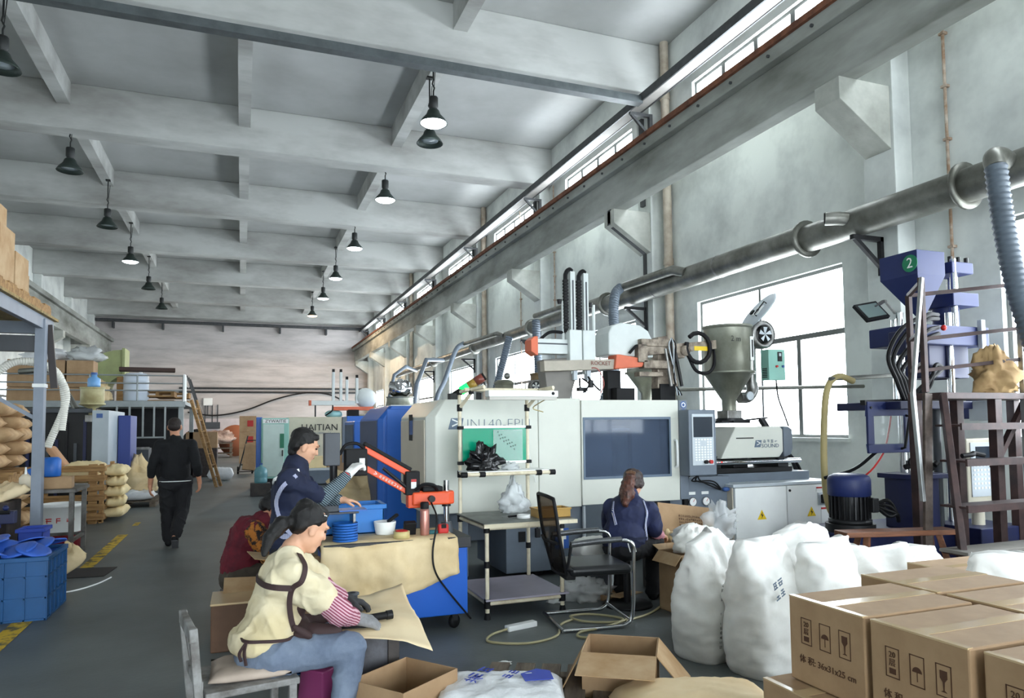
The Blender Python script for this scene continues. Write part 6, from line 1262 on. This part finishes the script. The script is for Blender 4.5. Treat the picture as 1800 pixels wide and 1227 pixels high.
def hand(wrist,d,n,curl=.5,thumb=1,sc=1.0,infl=0):
    """palm, four fingers of different length with knuckle bends, a thumb from the side of the palm"""
    w=Vector(wrist); d=Vector(d).normalized(); n=Vector(n); n=(n-d*n.dot(d)).normalized(); s=d.cross(n).normalized()*thumb
    P=[('c',w,w+d*.03*sc,.026*sc+infl,.027*sc+infl)]
    L=[.074,.082,.076,.06]; off=[.031,.0105,-.0105,-.030]
    for k in range(4):
        kn=w+d*(.088-.004*abs(k-1))*sc+s*off[k]*sc; P.append(('c',w+d*.02*sc+s*off[k]*.6*sc,kn,.017*sc+infl,.0125*sc+infl)); p=kn; a=curl*.7
        for f,r0,r1 in((.45,.0105,.0095),(.31,.0095,.0088),(.24,.0088,.0075)):
            dr=(d*math.cos(a)+n*math.sin(a)).normalized(); q=p+dr*L[k]*f*sc; P.append(('c',p,q,r0*sc+infl,r1*sc+infl)); p=q; a+=curl
    th=w+d*.03*sc+s*.026*sc; t1=th+(d*.55+s*.65+n*.35).normalized()*.045*sc; t2=t1+(d*.85+s*.1+n*.45).normalized()*.036*sc
    P+=[('c',w+d*.012*sc+s*.012*sc,th,.02*sc+infl,.016*sc+infl),('c',th,t1,.0155*sc+infl,.0115*sc+infl),('c',t1,t2,.0115*sc+infl,.0095*sc+infl)]
    return P
def headp(c,f,up,s=1.0):
    """head with brow, nose, lips, chin and ears; c centre, f facing, up crown direction"""
    c=Vector(c); f=Vector(f).normalized(); up=Vector(up); up=(up-f*up.dot(f)).normalized(); r=f.cross(up)
    M=Matrix((r,f,up)).transposed()
    def A(x,y,z): return c+M@Vector((x,y,z))*s
    P=[('e',A(0,-.012,.03),(.074*s,.092*s,.085*s),M),('e',A(0,.018,-.025),(.064*s,.072*s,.085*s),M),('e',A(0,.048,-.088),(.036*s,.034*s,.03*s),M),('c',A(0,.083,.012),A(0,.099,-.022),.010*s,.013*s),('e',A(0,.082,.03),(.05*s,.016*s,.012*s),M),
       ('e',A(0,.082,-.058),(.024*s,.012*s,.012*s),M),('e',A(.036,.062,-.02),(.024*s,.022*s,.022*s),M),('e',A(-.036,.062,-.02),(.024*s,.022*s,.022*s),M)]
    for x in(-1,1): P.append(('e',A(x*.076,-.008,-.012),(.012*s,.02*s,.033*s),M))
    return P,A,M
def face(t,A,M,s,skin,hairm):
    off=t.location
    for x in(-1,1):
        b=B().ell(A(x*.031,.079,.008)-off,(.013*s,.008*s,.007*s),10,8,M); obj('eye',b,mat('eye_dark',(40,32,30),.3),t)
        b=B().ell(A(x*.033,.088,.034)-off,(.019*s,.006*s,.004*s),10,6,M); obj('eyebrow',b,hairm,t)
    obj('lips',B().ell(A(0,.088,-.058)-off,(.021*s,.007*s,.005*s),10,6,M),mat('lip_colour',(150,88,80),.5),t)
def P3(u,v,Y):
    f_,r_,d_=None,None,None
    m=cam.matrix_world; q=Vector(((u-900)/1253.1,-(v-677.9)/1253.1,-1)); d=m.to_3x3()@q; k=Y/d.y; return Vector((0,0,1.5))+d*k
skinA=mat('skin_light',(214,164,134),.55,var=.05,scale=12); skinB=mat('skin_tan',(190,134,104),.55,var=.05,scale=12)
hairb=mat('black_hair',(22,19,19),.42,scale=40,c2=(12,10,10),stretch=(1,1,6),bump=.3,bscale=120)
hairr=mat('brown_dyed_hair',(104,62,48),.45,scale=30,c2=(50,34,30),bump=.3,bscale=110)
def lerp(a,c,t): return Vector(a)+(Vector(c)-Vector(a))*t
# ---------------------------------------------------------- woman in front, seated, cream shirt and brown apron
t=thing('person','seated woman in cream shirt and dark apron pressing a tool on the kraft sheet','person',(.15,3.62,0))
Yw=3.62
hip=Vector((.115,3.62,.455)); hipR=Vector((.15,3.53,.445)); hipL=Vector((.12,3.75,.445)); chest=Vector((.195,3.66,.755)); belly=Vector((.16,3.65,.58))
neck=Vector((.24,3.66,.915)); shR=Vector((.235,3.50,.83)); shL=Vector((.28,3.84,.83)); elR=Vector((.445,3.50,.625)); wrR=Vector((.535,3.64,.555)); elL=Vector((.42,3.90,.65)); wrL=Vector((.53,4.0,.57))
knR=Vector((.50,3.52,.455)); knL=Vector((.45,3.78,.455)); anR=Vector((.45,3.5,.09)); anL=Vector((.42,3.78,.09))
fdir=Vector((.86,.30,-.42)); HP,A_,M_=headp((.315,3.665,1.01),fdir,(.35,.12,1),.98)
body=HP+[('c',neck,(.29,3.665,.975),.048,.046),('c',neck,chest,.055,.09),('e',chest,(.10,.145,.15),Euler((0,.25,0)).to_matrix()),('c',belly,hip,.09,.11),('c',shR,shL,.042,.042),('c',shR,elR,.05,.042),('c',elR,wrR,.04,.028),('c',shL,elL,.05,.042),('c',elL,wrL,.04,.028),('c',hipR,knR,.085,.06),('c',hipL,knL,.085,.06),('c',knR,anR,.055,.04),('c',knL,anL,.055,.04)]
bpart(t,'body',body,skinA,.007,3); face(t,A_,M_,1.0,skinA,hairb)
shirtm=mat('cream_cotton',(226,216,188),.8,scale=2.5,c2=(206,190,150),sheen=.2,bump=.1,bscale=40)
sl=lerp(shR,elR,.62); slL=lerp(shL,elL,.62)
bpart(t,'shirt',[('c',neck+Vector((-.01,0,-.035)),chest,.062,.10),('e',chest,(.112,.165,.175),Euler((0,.25,0)).to_matrix()),('e',belly,(.135,.17,.17)),('e',hip+Vector((-.02,.02,.045)),(.15,.185,.085)),('c',shR+Vector((-.02,.01,.0)),shL+Vector((-.02,-.01,0)),.06,.06),('c',shR,sl,.057,.074),('c',shL,slL,.057,.074),('c',lerp(shR,chest,.5),lerp(shR,elR,.3),.085,.062),('c',neck+Vector((-.02,-.03,-.035)),shR+Vector((-.01,.02,.005)),.06,.058),('c',neck+Vector((-.02,.03,-.035)),shL+Vector((-.01,-.02,.005)),.06,.058),('c',shR+Vector((-.06,.04,-.05)),sl+Vector((-.03,.02,-.01)),.075,.06),('c',chest,belly,.112,.125),('c',belly,hip+Vector((-.01,.02,.05)),.12,.13)],shirtm,.008,16,.024,7,1)
jean=mat('faded_jeans',(120,132,150),.8,scale=6,c2=(92,104,124),bump=.1,bscale=60)
bpart(t,'trousers',[('e',hip+Vector((0,.02,-.02)),(.14,.18,.095)),('c',hipR,knR,.092,.072),('c',hipL,knL,.092,.072),('c',knR,anR+Vector((0,0,.05)),.07,.058),('c',knL,anL+Vector((0,0,.05)),.07,.058)],jean,.008,5,.014,8,2)
for an in(anR,anL): bpart(t,'shoe',[('c',an+Vector((-.02,0,-.03)),an+Vector((.06,0,-.045)),.045,.042),('c',an+Vector((.06,0,-.045)),an+Vector((.15,0,-.055)),.042,.032)],black,.008)
slv=mat('striped_sleeve',(186,120,140),.8)
def striped(name,c1,c2,scale,axis):
    m=mat(name,c1,.85); nt=m.node_tree; n=nt.nodes; wv=n.new('ShaderNodeTexWave'); wv.inputs['Scale'].default_value=scale; wv.inputs['Distortion'].default_value=.6; tc=n.new('ShaderNodeTexCoord'); mp=n.new('ShaderNodeMapping'); mp.inputs['Rotation'].default_value=axis
    nt.links.new(tc.outputs['Object'],mp.inputs[0]); nt.links.new(mp.outputs[0],wv.inputs['Vector']); rp=n.new('ShaderNodeValToRGB'); rp.color_ramp.interpolation='CONSTANT'; rp.color_ramp.elements[0].color=(*lin(c1),1); rp.color_ramp.elements[1].color=(*lin(c2),1); rp.color_ramp.elements[1].position=.5
    nt.links.new(wv.outputs[0],rp.inputs[0]); nt.links.new(rp.outputs[0],n['Principled BSDF'].inputs['Base Color']); return m
pst=striped('pink_striped_cloth',(206,168,178),(136,62,84),26,(0,R(50),0))
bpart(t,'sleeve_guard',[('c',lerp(shR,elR,.6),elR,.058,.062),('c',elR,lerp(elR,wrR,.85),.06,.042)],pst,.008,3,.012,16,3); bpart(t,'sleeve_guard',[('c',lerp(shL,elL,.6),elL,.058,.06),('c',elL,lerp(elL,wrL,.85),.058,.042)],pst,.008,3,.012,16,4)
glv=mat('grey_knit_glove',(134,134,136),.9,var=.15,scale=40)
bpart(t,'glove',hand(wrR,(.85,.12,-.28),(.1,.3,-1),.55,1,1.12,.003)+[('c',lerp(elR,wrR,.8),wrR,.036,.036)],glv,.0055,2); bpart(t,'glove',hand(wrL,(.8,-.1,-.2),(.0,-.2,-1),.6,-1,1.1,.003)+[('c',lerp(elL,wrL,.8),wrL,.036,.036)],mat('dark_glove',(60,60,62),.9),.0055,2)
bpart(t,'hair',[('e',A_(0,-.026,.042),(.080,.088,.078),M_),('e',A_(0,-.055,.01),(.070,.052,.062),M_),('c',A_(.0,.045,.088),A_(0,-.06,.085),.028,.045),('c',A_(.052,.035,.062),A_(.064,-.02,.035),.018,.022),('c',A_(-.052,.035,.062),A_(-.064,-.02,.035),.018,.022),('c',A_(0,-.10,.0),A_(0,-.14,-.03),.026,.036),('c',A_(0,-.14,-.03),A_(.0,-.17,-.11),.04,.03),('c',A_(0,-.17,-.11),A_(.01,-.165,-.19),.03,.014)],hairb,.006,3,.006,26,5)
obj('hair_clip',B().ell(A_(.062,.03,.078)-t.location,(.006,.012,.005),8,6,M_),chrome,t)
apr=mat('dark_brown_apron',(58,40,40),.75,var=.1)
# apron bib on the lap and chest side, straps crossing the back
def ribbon(pts,wd,n_out,m,name):
    b=B(); vs=[]; pts=smooth_path(pts,6)
    for i,p in enumerate(pts):
        d=(pts[min(i+1,len(pts)-1)]-pts[max(i-1,0)]).normalized(); nn=Vector(n_out(p)).normalized(); s=d.cross(nn).normalized()*wd/2; vs+=[p-s+nn*.004,p+s+nn*.004,p+s-nn*.004,p-s-nn*.004]
    b.add(vs,[(i*4+k,i*4+(k+1)%4,(i+1)*4+(k+1)%4,(i+1)*4+k) for i in range(len(pts)-1) for k in range(4)])
    b.shift(-t.location); return obj(name,b,m,t)
no=lambda p:(p-Vector((.21,3.68,p.z)))
def surf(prm_c,rx,ry,ang,z): return Vector((prm_c[0]+rx*math.cos(ang),prm_c[1]+ry*math.sin(ang),z))
def wrap(pts,me_name,off=.007):
    """drop strap points onto the cloth they lie on"""
    sh=[c for c in t.children if c.name.startswith(me_name)][0]; out=[]
    for p in pts:
        c=Vector((.19,3.67,p[2])); d=(Vector(p)-c).normalized(); o0=Vector(p)+d*.3-t.location
        ok,loc,nr,ix=sh.ray_cast(o0,-d); out.append((loc+t.location+d*off) if ok else Vector(p))
    return out
ribbon(wrap([(.31,3.50,.905),(.30,3.44,.86),(.27,3.42,.80),(.235,3.41,.765),(.225,3.41,.70),(.24,3.42,.62),(.265,3.43,.56)],'shirt',.010),.024,no,apr,'apron_strap')
ribbon(wrap([(.06,3.80,.79),(.06,3.66,.785),(.09,3.5,.78),(.15,3.44,.775),(.23,3.42,.765)],'shirt',.010),.026,no,apr,'apron_strap')
ribbon(wrap([(.0,3.72,.545),(.03,3.52,.54),(.10,3.46,.535),(.2,3.45,.53),(.28,3.47,.535)],'shirt',.010),.013,no,apr,'apron_strap')
for k in range(2): ribbon([(.03,3.475,.54),(.022-.02*k,3.455,.50),(.03-.02*k,3.45,.445+.02*k)],.012,no,apr,'apron_tie')
bpart(t,'apron',[('e',(.265,3.66,.70),(.045,.12,.15)),('e',(.27,3.64,.535),(.06,.15,.06)),('c',(.29,3.57,.525),(.43,3.55,.53),.05,.03),('c',(.29,3.74,.525),(.42,3.78,.53),.05,.03),('c',(.24,3.50,.58),(.30,3.50,.535),.012,.02)],apr,.008,5,.01,8,6)
# wooden chair under her
greyw=mat('silver_painted_wood',(150,150,148),.6,scale=8,c2=(96,92,88))
c=thing('wood_chair','silver painted wooden chair with slatted back under the seated woman','chair',(.03,3.6,-.03),R(10))
obj('seat',B().box(-.2,.2,-.2,.2,.37,.40),greyw,c,.006)
for x,y in((-.19,-.18),(-.19,.18)): obj('back_post',B().bar((x,y,0),(x-.06,y,.68),.035,.035),greyw,c,.004)
for x,y in((.17,-.18),(.17,.18)): obj('leg',B().bar((x,y,0),(x,y,.38),.035,.035),greyw,c,.004)
for y in(-.09,0,.09): obj('back_slat',B().bar((-.215,y,.42),(-.25,y,.63),.012,.04,(0,1,0)),greyw,c,.002)
obj('lower_rail',B().box(-.235,-.205,-.18,.18,.41,.45),greyw,c,.003)
obj('top_rail',B().box(-.265,-.235,-.2,.2,.62,.68),greyw,c,.005)
for y in(-.18,.18): obj('stretcher',B().box(-.18,.17,y-.012,y+.012,.16,.19),greyw,c)
tag(obj('seat_pad',sackpillow(.34,.34,.05,91,.006,12),mat('stained_cushion',(176,160,146),.8,var=.15)),'thin stained cushion on the silver painted chair','cushion').location=(.05,3.6,.37)
tag(obj('plastic_stool',B().lathe((.38,3.72,0),[(.13,0),(.10,.3),(.11,.32),(0,.32)],4),mat('purple_plastic',(120,50,90),.4),bev=.01),'purple plastic stool half hidden behind the woman\'s legs','stool')
# ---------------------------------------------------------- standing worker in navy with striped sleeves
t=thing('person','standing worker in navy top and white glove working the tapping arm','person',(.33,5.1,0))
neck=Vector((.36,5.1,1.25)); shR=Vector((.30,4.95,1.15)); shL=Vector((.36,5.28,1.15)); chest=Vector((.33,5.1,1.06)); belly=Vector((.33,5.11,.86)); hip=Vector((.32,5.1,.72)); elR=Vector((.52,5.02,1.02)); wrR=Vector((.72,5.24,1.16)); elL=Vector((.52,5.3,.99)); wrL=Vector((.66,5.22,.985))
HP,A_,M_=headp((.405,5.10,1.375),(.9,.1,-.35),(.3,0,1),1.0)
body=HP+[('c',neck,(.39,5.1,1.32),.05,.048),('c',neck,chest,.06,.1),('e',chest,(.11,.16,.16)),('c',belly,hip,.11,.13),('c',shR,shL,.06,.06),('c',shR,elR,.05,.042),('c',elR,wrR,.04,.028),('c',shL,elL,.05,.042),('c',elL,wrL,.04,.028),('c',(.32,5.02,.70),(.33,5.02,.40),.085,.06),('c',(.32,5.18,.70),(.33,5.18,.40),.085,.06),('c',(.33,5.02,.4),(.31,5.02,.08),.058,.04),('c',(.33,5.18,.4),(.31,5.18,.08),.058,.04)]+hand(wrL,(.85,.1,-.1),(0,0,-1),.35,-1,1.0)
bpart(t,'body',body,skinA,.007,3); face(t,A_,M_,1.0,skinA,hairb)
navy=mat('navy_cotton',(30,38,66),.8,scale=5,c2=(20,26,48))
bpart(t,'shirt',[('c',neck,chest,.08,.13),('e',chest,(.135,.185,.18)),('e',belly,(.14,.18,.18)),('c',shR,shL,.08,.08),('c',neck+Vector((-.02,0,-.04)),shR,.07,.07),('c',neck+Vector((-.02,0,-.04)),shL,.07,.07),('c',shR,lerp(shR,elR,.75),.07,.07),('c',shL,lerp(shL,elL,.75),.078,.072),('e',hip,(.145,.18,.10)),('c',chest,belly,.135,.14)],navy,.008,12,.02,7,11)
nst=striped('dark_striped_cloth',(32,36,44),(120,140,150),24,(0,R(50),0))
bpart(t,'sleeve_guard',[('c',lerp(shR,elR,.7),elR,.06,.058),('c',elR,lerp(elR,wrR,.9),.056,.04)],nst,.008,3,.01,16,12); bpart(t,'sleeve_guard',[('c',lerp(shL,elL,.7),elL,.06,.058),('c',elL,lerp(elL,wrL,.9),.056,.04)],nst,.008,3,.01,16,13)
bpart(t,'glove',hand(wrR,(.6,.3,.55),(.5,.3,-.6),.75,1,1.12,.004)+[('c',lerp(elR,wrR,.88),wrR,.036,.036)],mat('white_knit_glove',(232,230,226),.9),.0055,2); obj('glove_cuff',B().lathe((0,0,0),[(.039,-.005),(.042,0),(.039,.005)],16,m=(wrR-elR).to_track_quat('Z','Y').to_matrix()).shift(lerp(elR,wrR,.9)-t.location),redp,t)
bpart(t,'trousers',[('e',hip+Vector((0,0,-.04)),(.14,.175,.12)),('c',(.32,5.02,.66),(.33,5.02,.4),.1,.08),('c',(.32,5.18,.66),(.33,5.18,.4),.1,.08),('c',(.33,5.02,.4),(.31,5.02,.1),.08,.065),('c',(.33,5.18,.4),(.31,5.18,.1),.08,.065)],mat('dark_trousers',(34,34,40),.8),.01,4,.02,9,14)
for y in(5.02,5.18): bpart(t,'shoe',[('c',(.3,y,.045),(.44,y,.035),.045,.035)],black,.009)
bpart(t,'hair',[('e',A_(0,-.022,.05),(.080,.090,.074),M_),('e',A_(0,-.055,.0),(.070,.05,.062),M_),('c',A_(.035,.045,.08),A_(-.035,.045,.08),.024,.024),('c',A_(.062,.015,.04),A_(.062,-.03,.01),.016,.018),('c',A_(-.062,.015,.04),A_(-.062,-.03,.01),.016,.018),('c',A_(0,-.06,-.02),A_(0,-.055,-.06),.045,.035)],hairb,.006,3,.007,28,15)
ck=striped('checked_trim',(214,214,222),(70,84,150),60,(0,0,0))
def wrap2(pts,pc,off=.007):
    sh=[c_ for c_ in t.children if c_.name.startswith('shirt')][0]; out=[]
    for p in pts:
        c_=Vector((pc[0],pc[1],p[2])); d=(Vector(p)-c_).normalized(); ok,loc,nr,ix=sh.ray_cast(Vector(p)+d*.3-t.location,-d); out.append((loc+t.location+d*off) if ok else Vector(p))
    return out
no=lambda p:(p-Vector((.33,5.11,p.z)))
ribbon(wrap2([(.34,4.93,1.19),(.27,4.93,1.12),(.2,4.95,1.02),(.2,4.92,.92),(.27,4.9,.84),(.36,4.92,.78),(.42,4.95,.76)],(.33,5.11)),.026,no,ck,'apron_trim'); ribbon(wrap2([(.16,5.15,.80),(.2,5.0,.79),(.3,4.92,.79),(.42,4.94,.80)],(.33,5.11)),.035,no,ck,'apron_trim'); ribbon(wrap2([(.36,4.97,1.22),(.25,5.0,1.17),(.18,5.08,1.13)],(.33,5.11)),.02,no,labelw,'apron_trim')
# ---------------------------------------------------------- worker in red seated low
t=thing('person','seated worker in dark red top with floral sleeve bending over a carton','person',(.05,6.2,0))
HP,A_,M_=headp((.245,6.22,.855),(.7,.1,-.7),(.7,.1,.7),.98)
neck=Vector((.16,6.2,.76)); chest=Vector((.06,6.2,.62)); hip=Vector((.0,6.2,.33)); shR=Vector((.10,6.04,.70)); shL=Vector((.12,6.38,.70)); elR=Vector((.21,6.0,.50)); wrR=Vector((.40,6.1,.42)); elL=Vector((.23,6.4,.5)); wrL=Vector((.40,6.3,.42))
body=HP+[('c',neck,(.2,6.21,.81),.05,.048),('c',neck,chest,.06,.1),('e',chest,(.115,.16,.16)),('c',chest,hip,.12,.14),('c',shR,shL,.06,.06),('c',shR,elR,.05,.042),('c',elR,wrR,.04,.028),('c',shL,elL,.05,.042),('c',elL,wrL,.04,.028),('c',hip+Vector((0,-.1,0)),(.36,6.05,.36),.085,.06),('c',hip+Vector((0,.1,0)),(.36,6.35,.36),.085,.06),('c',(.36,6.05,.36),(.34,6.05,.08),.055,.04),('c',(.36,6.35,.36),(.34,6.35,.08),.055,.04)]+hand(wrR,(.85,.2,-.2),(0,0,-1),.5,1)+hand(wrL,(.85,-.2,-.2),(0,0,-1),.5,-1)
bpart(t,'body',body,skinB,.008,3); face(t,A_,M_,.98,skinB,hairb)
bpart(t,'shirt',[('c',neck,chest,.075,.13),('e',chest,(.14,.18,.18)),('c',chest,hip+Vector((0,0,.06)),.14,.155),('c',shR,shL,.078,.078)],mat('maroon_knit',(104,24,38),.85,scale=8,c2=(70,14,28)),.01,4,.025,9,21)
flo=mat('floral_sleeve',(170,104,36),.8,scale=22,c2=(30,24,24),lo=.46,hi=.54)
bpart(t,'sleeve',[('c',shR+Vector((.01,-.01,-.01)),elR,.082,.072),('c',elR,lerp(elR,wrR,.6),.07,.055)],flo,.009,3,.015,14,22); bpart(t,'sleeve',[('c',shL,elL,.08,.07),('c',elL,lerp(elL,wrL,.6),.068,.055)],flo,.009,3,.015,14,23)
bpart(t,'trousers',[('e',hip+Vector((0,0,-.02)),(.16,.19,.12)),('c',hip+Vector((0,-.1,-.02)),(.36,6.05,.36),.105,.08),('c',hip+Vector((0,.1,-.02)),(.36,6.35,.36),.105,.08),('c',(.36,6.05,.36),(.34,6.05,.1),.078,.06),('c',(.36,6.35,.36),(.34,6.35,.1),.078,.06)],mat('olive_trousers',(66,58,48),.85,var=.2,scale=9),.01,4,.02,9,24)
for y in(6.05,6.35): bpart(t,'shoe',[('c',(.33,y,.045),(.46,y,.035),.045,.035)],black,.009)
bpart(t,'hair',[('e',A_(0,-.025,.045),(.083,.092,.08),M_),('e',A_(0,-.05,-.005),(.076,.06,.075),M_),('c',A_(.068,.02,.04),A_(.07,-.02,-.03),.02,.02),('c',A_(-.068,.02,.04),A_(-.07,-.02,-.03),.02,.02)],hairb,.008,3,.012,22,25)
s_=thing('low_stool','low dark stool under the worker in red','stool',(.0,6.2,0)); obj('seat',B().box(-.15,.15,-.15,.15,.17,.20),dk,s_,.006)
for x in(-.12,.12):
    for y in(-.12,.12): obj('leg',B().box(x-.02,x+.02,y-.02,y+.02,0,.17),dk,s_)
# ---------------------------------------------------------- seated worker in navy, seen from behind
t=thing('person','seated worker in navy seen from behind with clipped reddish ponytail','person',(3.02,5.28,0))
neck=Vector((3.06,5.30,.90)); chest=Vector((3.03,5.28,.74)); belly=Vector((2.99,5.27,.58)); hip=Vector((2.98,5.27,.50)); shL=Vector((2.92,5.38,.80)); shR=Vector((3.18,5.18,.79)); elR=Vector((3.28,5.26,.58)); wrR=Vector((3.46,5.46,.52)); elL=Vector((3.0,5.56,.62)); wrL=Vector((3.28,5.68,.53))
HP,A_,M_=headp((3.125,5.35,.99),(.55,.65,-.5),(.3,.3,1),1.0)
kR,kL,aR,aL=Vector((3.34,5.36,.47)),Vector((3.18,5.62,.47)),Vector((3.30,5.36,.08)),Vector((3.12,5.6,.08))
body=HP+[('c',neck,(3.1,5.33,.95),.05,.048),('c',neck,chest,.06,.1),('e',chest,(.12,.10,.13)),('c',belly,hip,.10,.12),('c',shR,shL,.05,.05),('c',shR,elR,.05,.042),('c',elR,wrR,.04,.028),('c',shL,elL,.05,.042),('c',elL,wrL,.04,.028),('c',hip+Vector((.08,-.06,0)),kR,.085,.06),('c',hip+Vector((-.04,.08,0)),kL,.085,.06),('c',kR,aR,.055,.04),('c',kL,aL,.055,.04)]+hand(wrR,(.6,.6,-.2),(0,0,-1),.5,1)+hand(wrL,(.8,.3,-.2),(0,0,-1),.5,-1)
bpart(t,'body',body,skinA,.008,3); face(t,A_,M_,1.0,skinA,hairr)
rz=Euler((0,0,R(-39))).to_matrix()
bpart(t,'shirt',[('c',neck,chest,.08,.13),('e',chest,(.185,.14,.18),rz),('e',belly,(.18,.15,.18),rz),('c',shR,shL,.07,.07),('c',shR,lerp(shR,elR,.85),.068,.068),('c',shL,lerp(shL,elL,.85),.068,.068),('e',hip+Vector((0,0,.02)),(.175,.16,.1),rz)],mat('navy_smock',(38,46,84),.75,scale=5,c2=(26,32,60)),.008,12,.02,7,31)
psl=striped('pale_pink_sleeve',(214,160,168),(186,120,136),40,(0,R(30),0))
bpart(t,'sleeve_guard',[('c',lerp(shR,elR,.8),elR,.06,.056),('c',elR,lerp(elR,wrR,.9),.055,.04)],psl,.008,3,.01,16,32); bpart(t,'sleeve_guard',[('c',lerp(shL,elL,.8),elL,.06,.056),('c',elL,lerp(elL,wrL,.9),.055,.04)],psl,.008,3,.01,16,33)
bpart(t,'trousers',[('e',hip+Vector((0,0,-.03)),(.175,.165,.1),rz),('c',hip+Vector((.08,-.06,-.02)),kR,.1,.078),('c',hip+Vector((-.04,.08,-.02)),kL,.1,.078),('c',kR,aR,.075,.06),('c',kL,aL,.075,.06)],mat('black_trousers',(24,24,28),.8),.01,4,.02,9,34)
for a_ in(aR,aL): bpart(t,'shoe',[('c',a_+Vector((0,0,-.035)),a_+Vector((.09,.08,-.045)),.045,.033)],black,.009)
bpart(t,'hair',[('e',A_(0,-.028,.045),(.084,.09,.08),M_),('e',A_(0,-.055,.0),(.077,.06,.08),M_),('c',A_(.07,.0,.03),A_(.066,-.04,-.02),.022,.03),('c',A_(-.07,.0,.03),A_(-.066,-.04,-.02),.022,.03)],mat('dark_brown_hair',(58,40,36),.42,scale=30,c2=(30,22,22),bump=.3,bscale=110),.007,3,.014,22,35)
bpart(t,'ponytail',[('c',A_(0,-.105,.01),A_(.0,-.15,-.03),.035,.045),('c',A_(0,-.15,-.03),(2.97,5.19,.93),.045,.06),('c',(2.97,5.19,.93),(2.935,5.15,.86),.06,.03)],hairr,.008,3,.022,24,36)
b=B(); 
for s in(-1,1): b.cbox(A_(s*.012,-.135,.03)-t.location,(.014,.05,.055),rz=.6,rx=.3*s)
obj('hair_clip',b,mat('tortoise_clip',(110,80,60),.4),t,.004)
no=lambda p:(p-Vector((3.0,5.28,p.z)))
ribbon(wrap2([(3.16,5.12,.87),(3.14,5.08,.78),(3.16,5.05,.68),(3.2,5.05,.6),(3.22,5.08,.55)],(3.01,5.28)),.026,no,ck,'apron_trim'); ribbon(wrap2([(2.86,5.3,.86),(2.84,5.25,.78),(2.86,5.2,.68)],(3.01,5.28)),.022,no,ck,'apron_trim'); ribbon(wrap2([(2.82,5.3,.57),(2.88,5.12,.57),(3.0,5.05,.575),(3.18,5.08,.57)],(3.01,5.28)),.016,no,navy,'apron_tie')
for k in range(2): ribbon([(2.93,5.08,.57),(2.90+.05*k,5.06,.55),(2.92+.05*k,5.06,.48)],.008,no,labelw,'apron_tie')
# ---------------------------------------------------------- man in black walking away
t=thing('person','man in black walking away down the aisle','person',(-.79,10.1,0))
neck=Vector((-.79,10.1,1.38)); shL=Vector((-.97,10.1,1.30)); shR=Vector((-.60,10.1,1.30)); chest=Vector((-.79,10.12,1.15)); belly=Vector((-.79,10.12,.98)); hip=Vector((-.78,10.12,.86))
elL=Vector((-1.05,10.07,1.02)); wrL=Vector((-1.075,10.16,.80)); elR=Vector((-.53,10.0,1.03)); wrR=Vector((-.50,10.1,.83))
hL,hR=Vector((-.875,10.12,.82)),Vector((-.685,10.12,.82)); kL,kR=Vector((-.87,10.20,.46)),Vector((-.70,10.16,.47)); aL,aR=Vector((-.86,10.22,.085)),Vector((-.76,9.88,.17))
HP,A_,M_=headp((-.80,10.12,1.53),(0.05,1,-.05),(0,.05,1),1.03)
body=HP+[('c',neck,(-.80,10.11,1.46),.056,.056),('c',neck,chest,.07,.11),('e',chest,(.14,.09,.15)),('c',belly,hip,.10,.10),('c',shL,shR,.055,.055),('c',shL,elL,.052,.042),('c',elL,wrL,.04,.029),('c',shR,elR,.052,.042),('c',elR,wrR,.04,.029),('c',hL,kL,.09,.062),('c',hR,kR,.09,.062),('c',kL,aL,.06,.04),('c',kR,aR,.06,.04)]+hand(wrL,(-.05,.1,-1),(.9,.2,0),.45,-1,1.05)+hand(wrR,(.05,.15,-1),(-.9,.2,0),.5,1,1.05)
bpart(t,'body',body,skinB,.008,3); face(t,A_,M_,1.0,skinB,hairb)
blk=mat('black_sweater',(20,21,24),.9,scale=5,c2=(13,14,16))
bpart(t,'sweater',[('c',neck+Vector((0,0,-.01)),chest,.078,.14),('e',chest,(.205,.135,.2)),('e',belly,(.185,.13,.18)),('c',shL,shR,.072,.072),('c',shL,elL,.070,.06),('c',elL,lerp(elL,wrL,.45),.058,.05),('c',shR,elR,.070,.06),('c',elR,lerp(elR,wrR,.45),.064,.052),('c',chest,belly,.16,.16),('c',belly+Vector((-.05,0,0)),hip+Vector((-.05,0,.04)),.135,.125),('c',belly+Vector((.05,0,0)),hip+Vector((.05,0,.04)),.135,.125)],blk,.009,12,.012,6,41)
obj('shirt_hem',B().lathe((0,0,0),[(.17,0),(.199,.0),(.2,.009),(.17,.01)],28).xf(Matrix.Diagonal((1,.76,1,1))).shift(hip+Vector((0,0,-.025))-t.location),labelw,t)
bpart(t,'trousers',[('e',hip+Vector((0,0,-.05)),(.185,.13,.12)),('c',hL,kL,.112,.085),('c',hR,kR,.112,.085),('c',kL,aL+Vector((0,0,.02)),.085,.07),('c',kR,lerp(kR,aR,.9),.085,.07),('c',hL,hR,.11,.11)],mat('charcoal_trousers',(26,26,29),.85),.009,4,.022,8,42)
bpart(t,'shoe',[('c',aL+Vector((0,-.02,-.035)),aL+Vector((0,.14,-.05)),.045,.035)],black,.008); bpart(t,'shoe',[('c',aR+Vector((0,-.01,-.03)),aR+Vector((0,.10,-.125)),.045,.036)],black,.008)
obj('shoe_sole',B().bar(aR+Vector((0,-.06,-.045))-t.location,aR+Vector((0,.08,-.16))-t.location,.075,.012,(0,1,0)),mat('grey_sole',(90,90,92),.7),t,.006)
bpart(t,'hair',[('e',A_(0,-.02,.045),(.081,.09,.075),M_),('e',A_(0,-.05,.0),(.076,.056,.06),M_)],mat('cropped_hair',(42,32,28),.7,scale=60,c2=(30,22,20)),.008,3,.004,30,43)
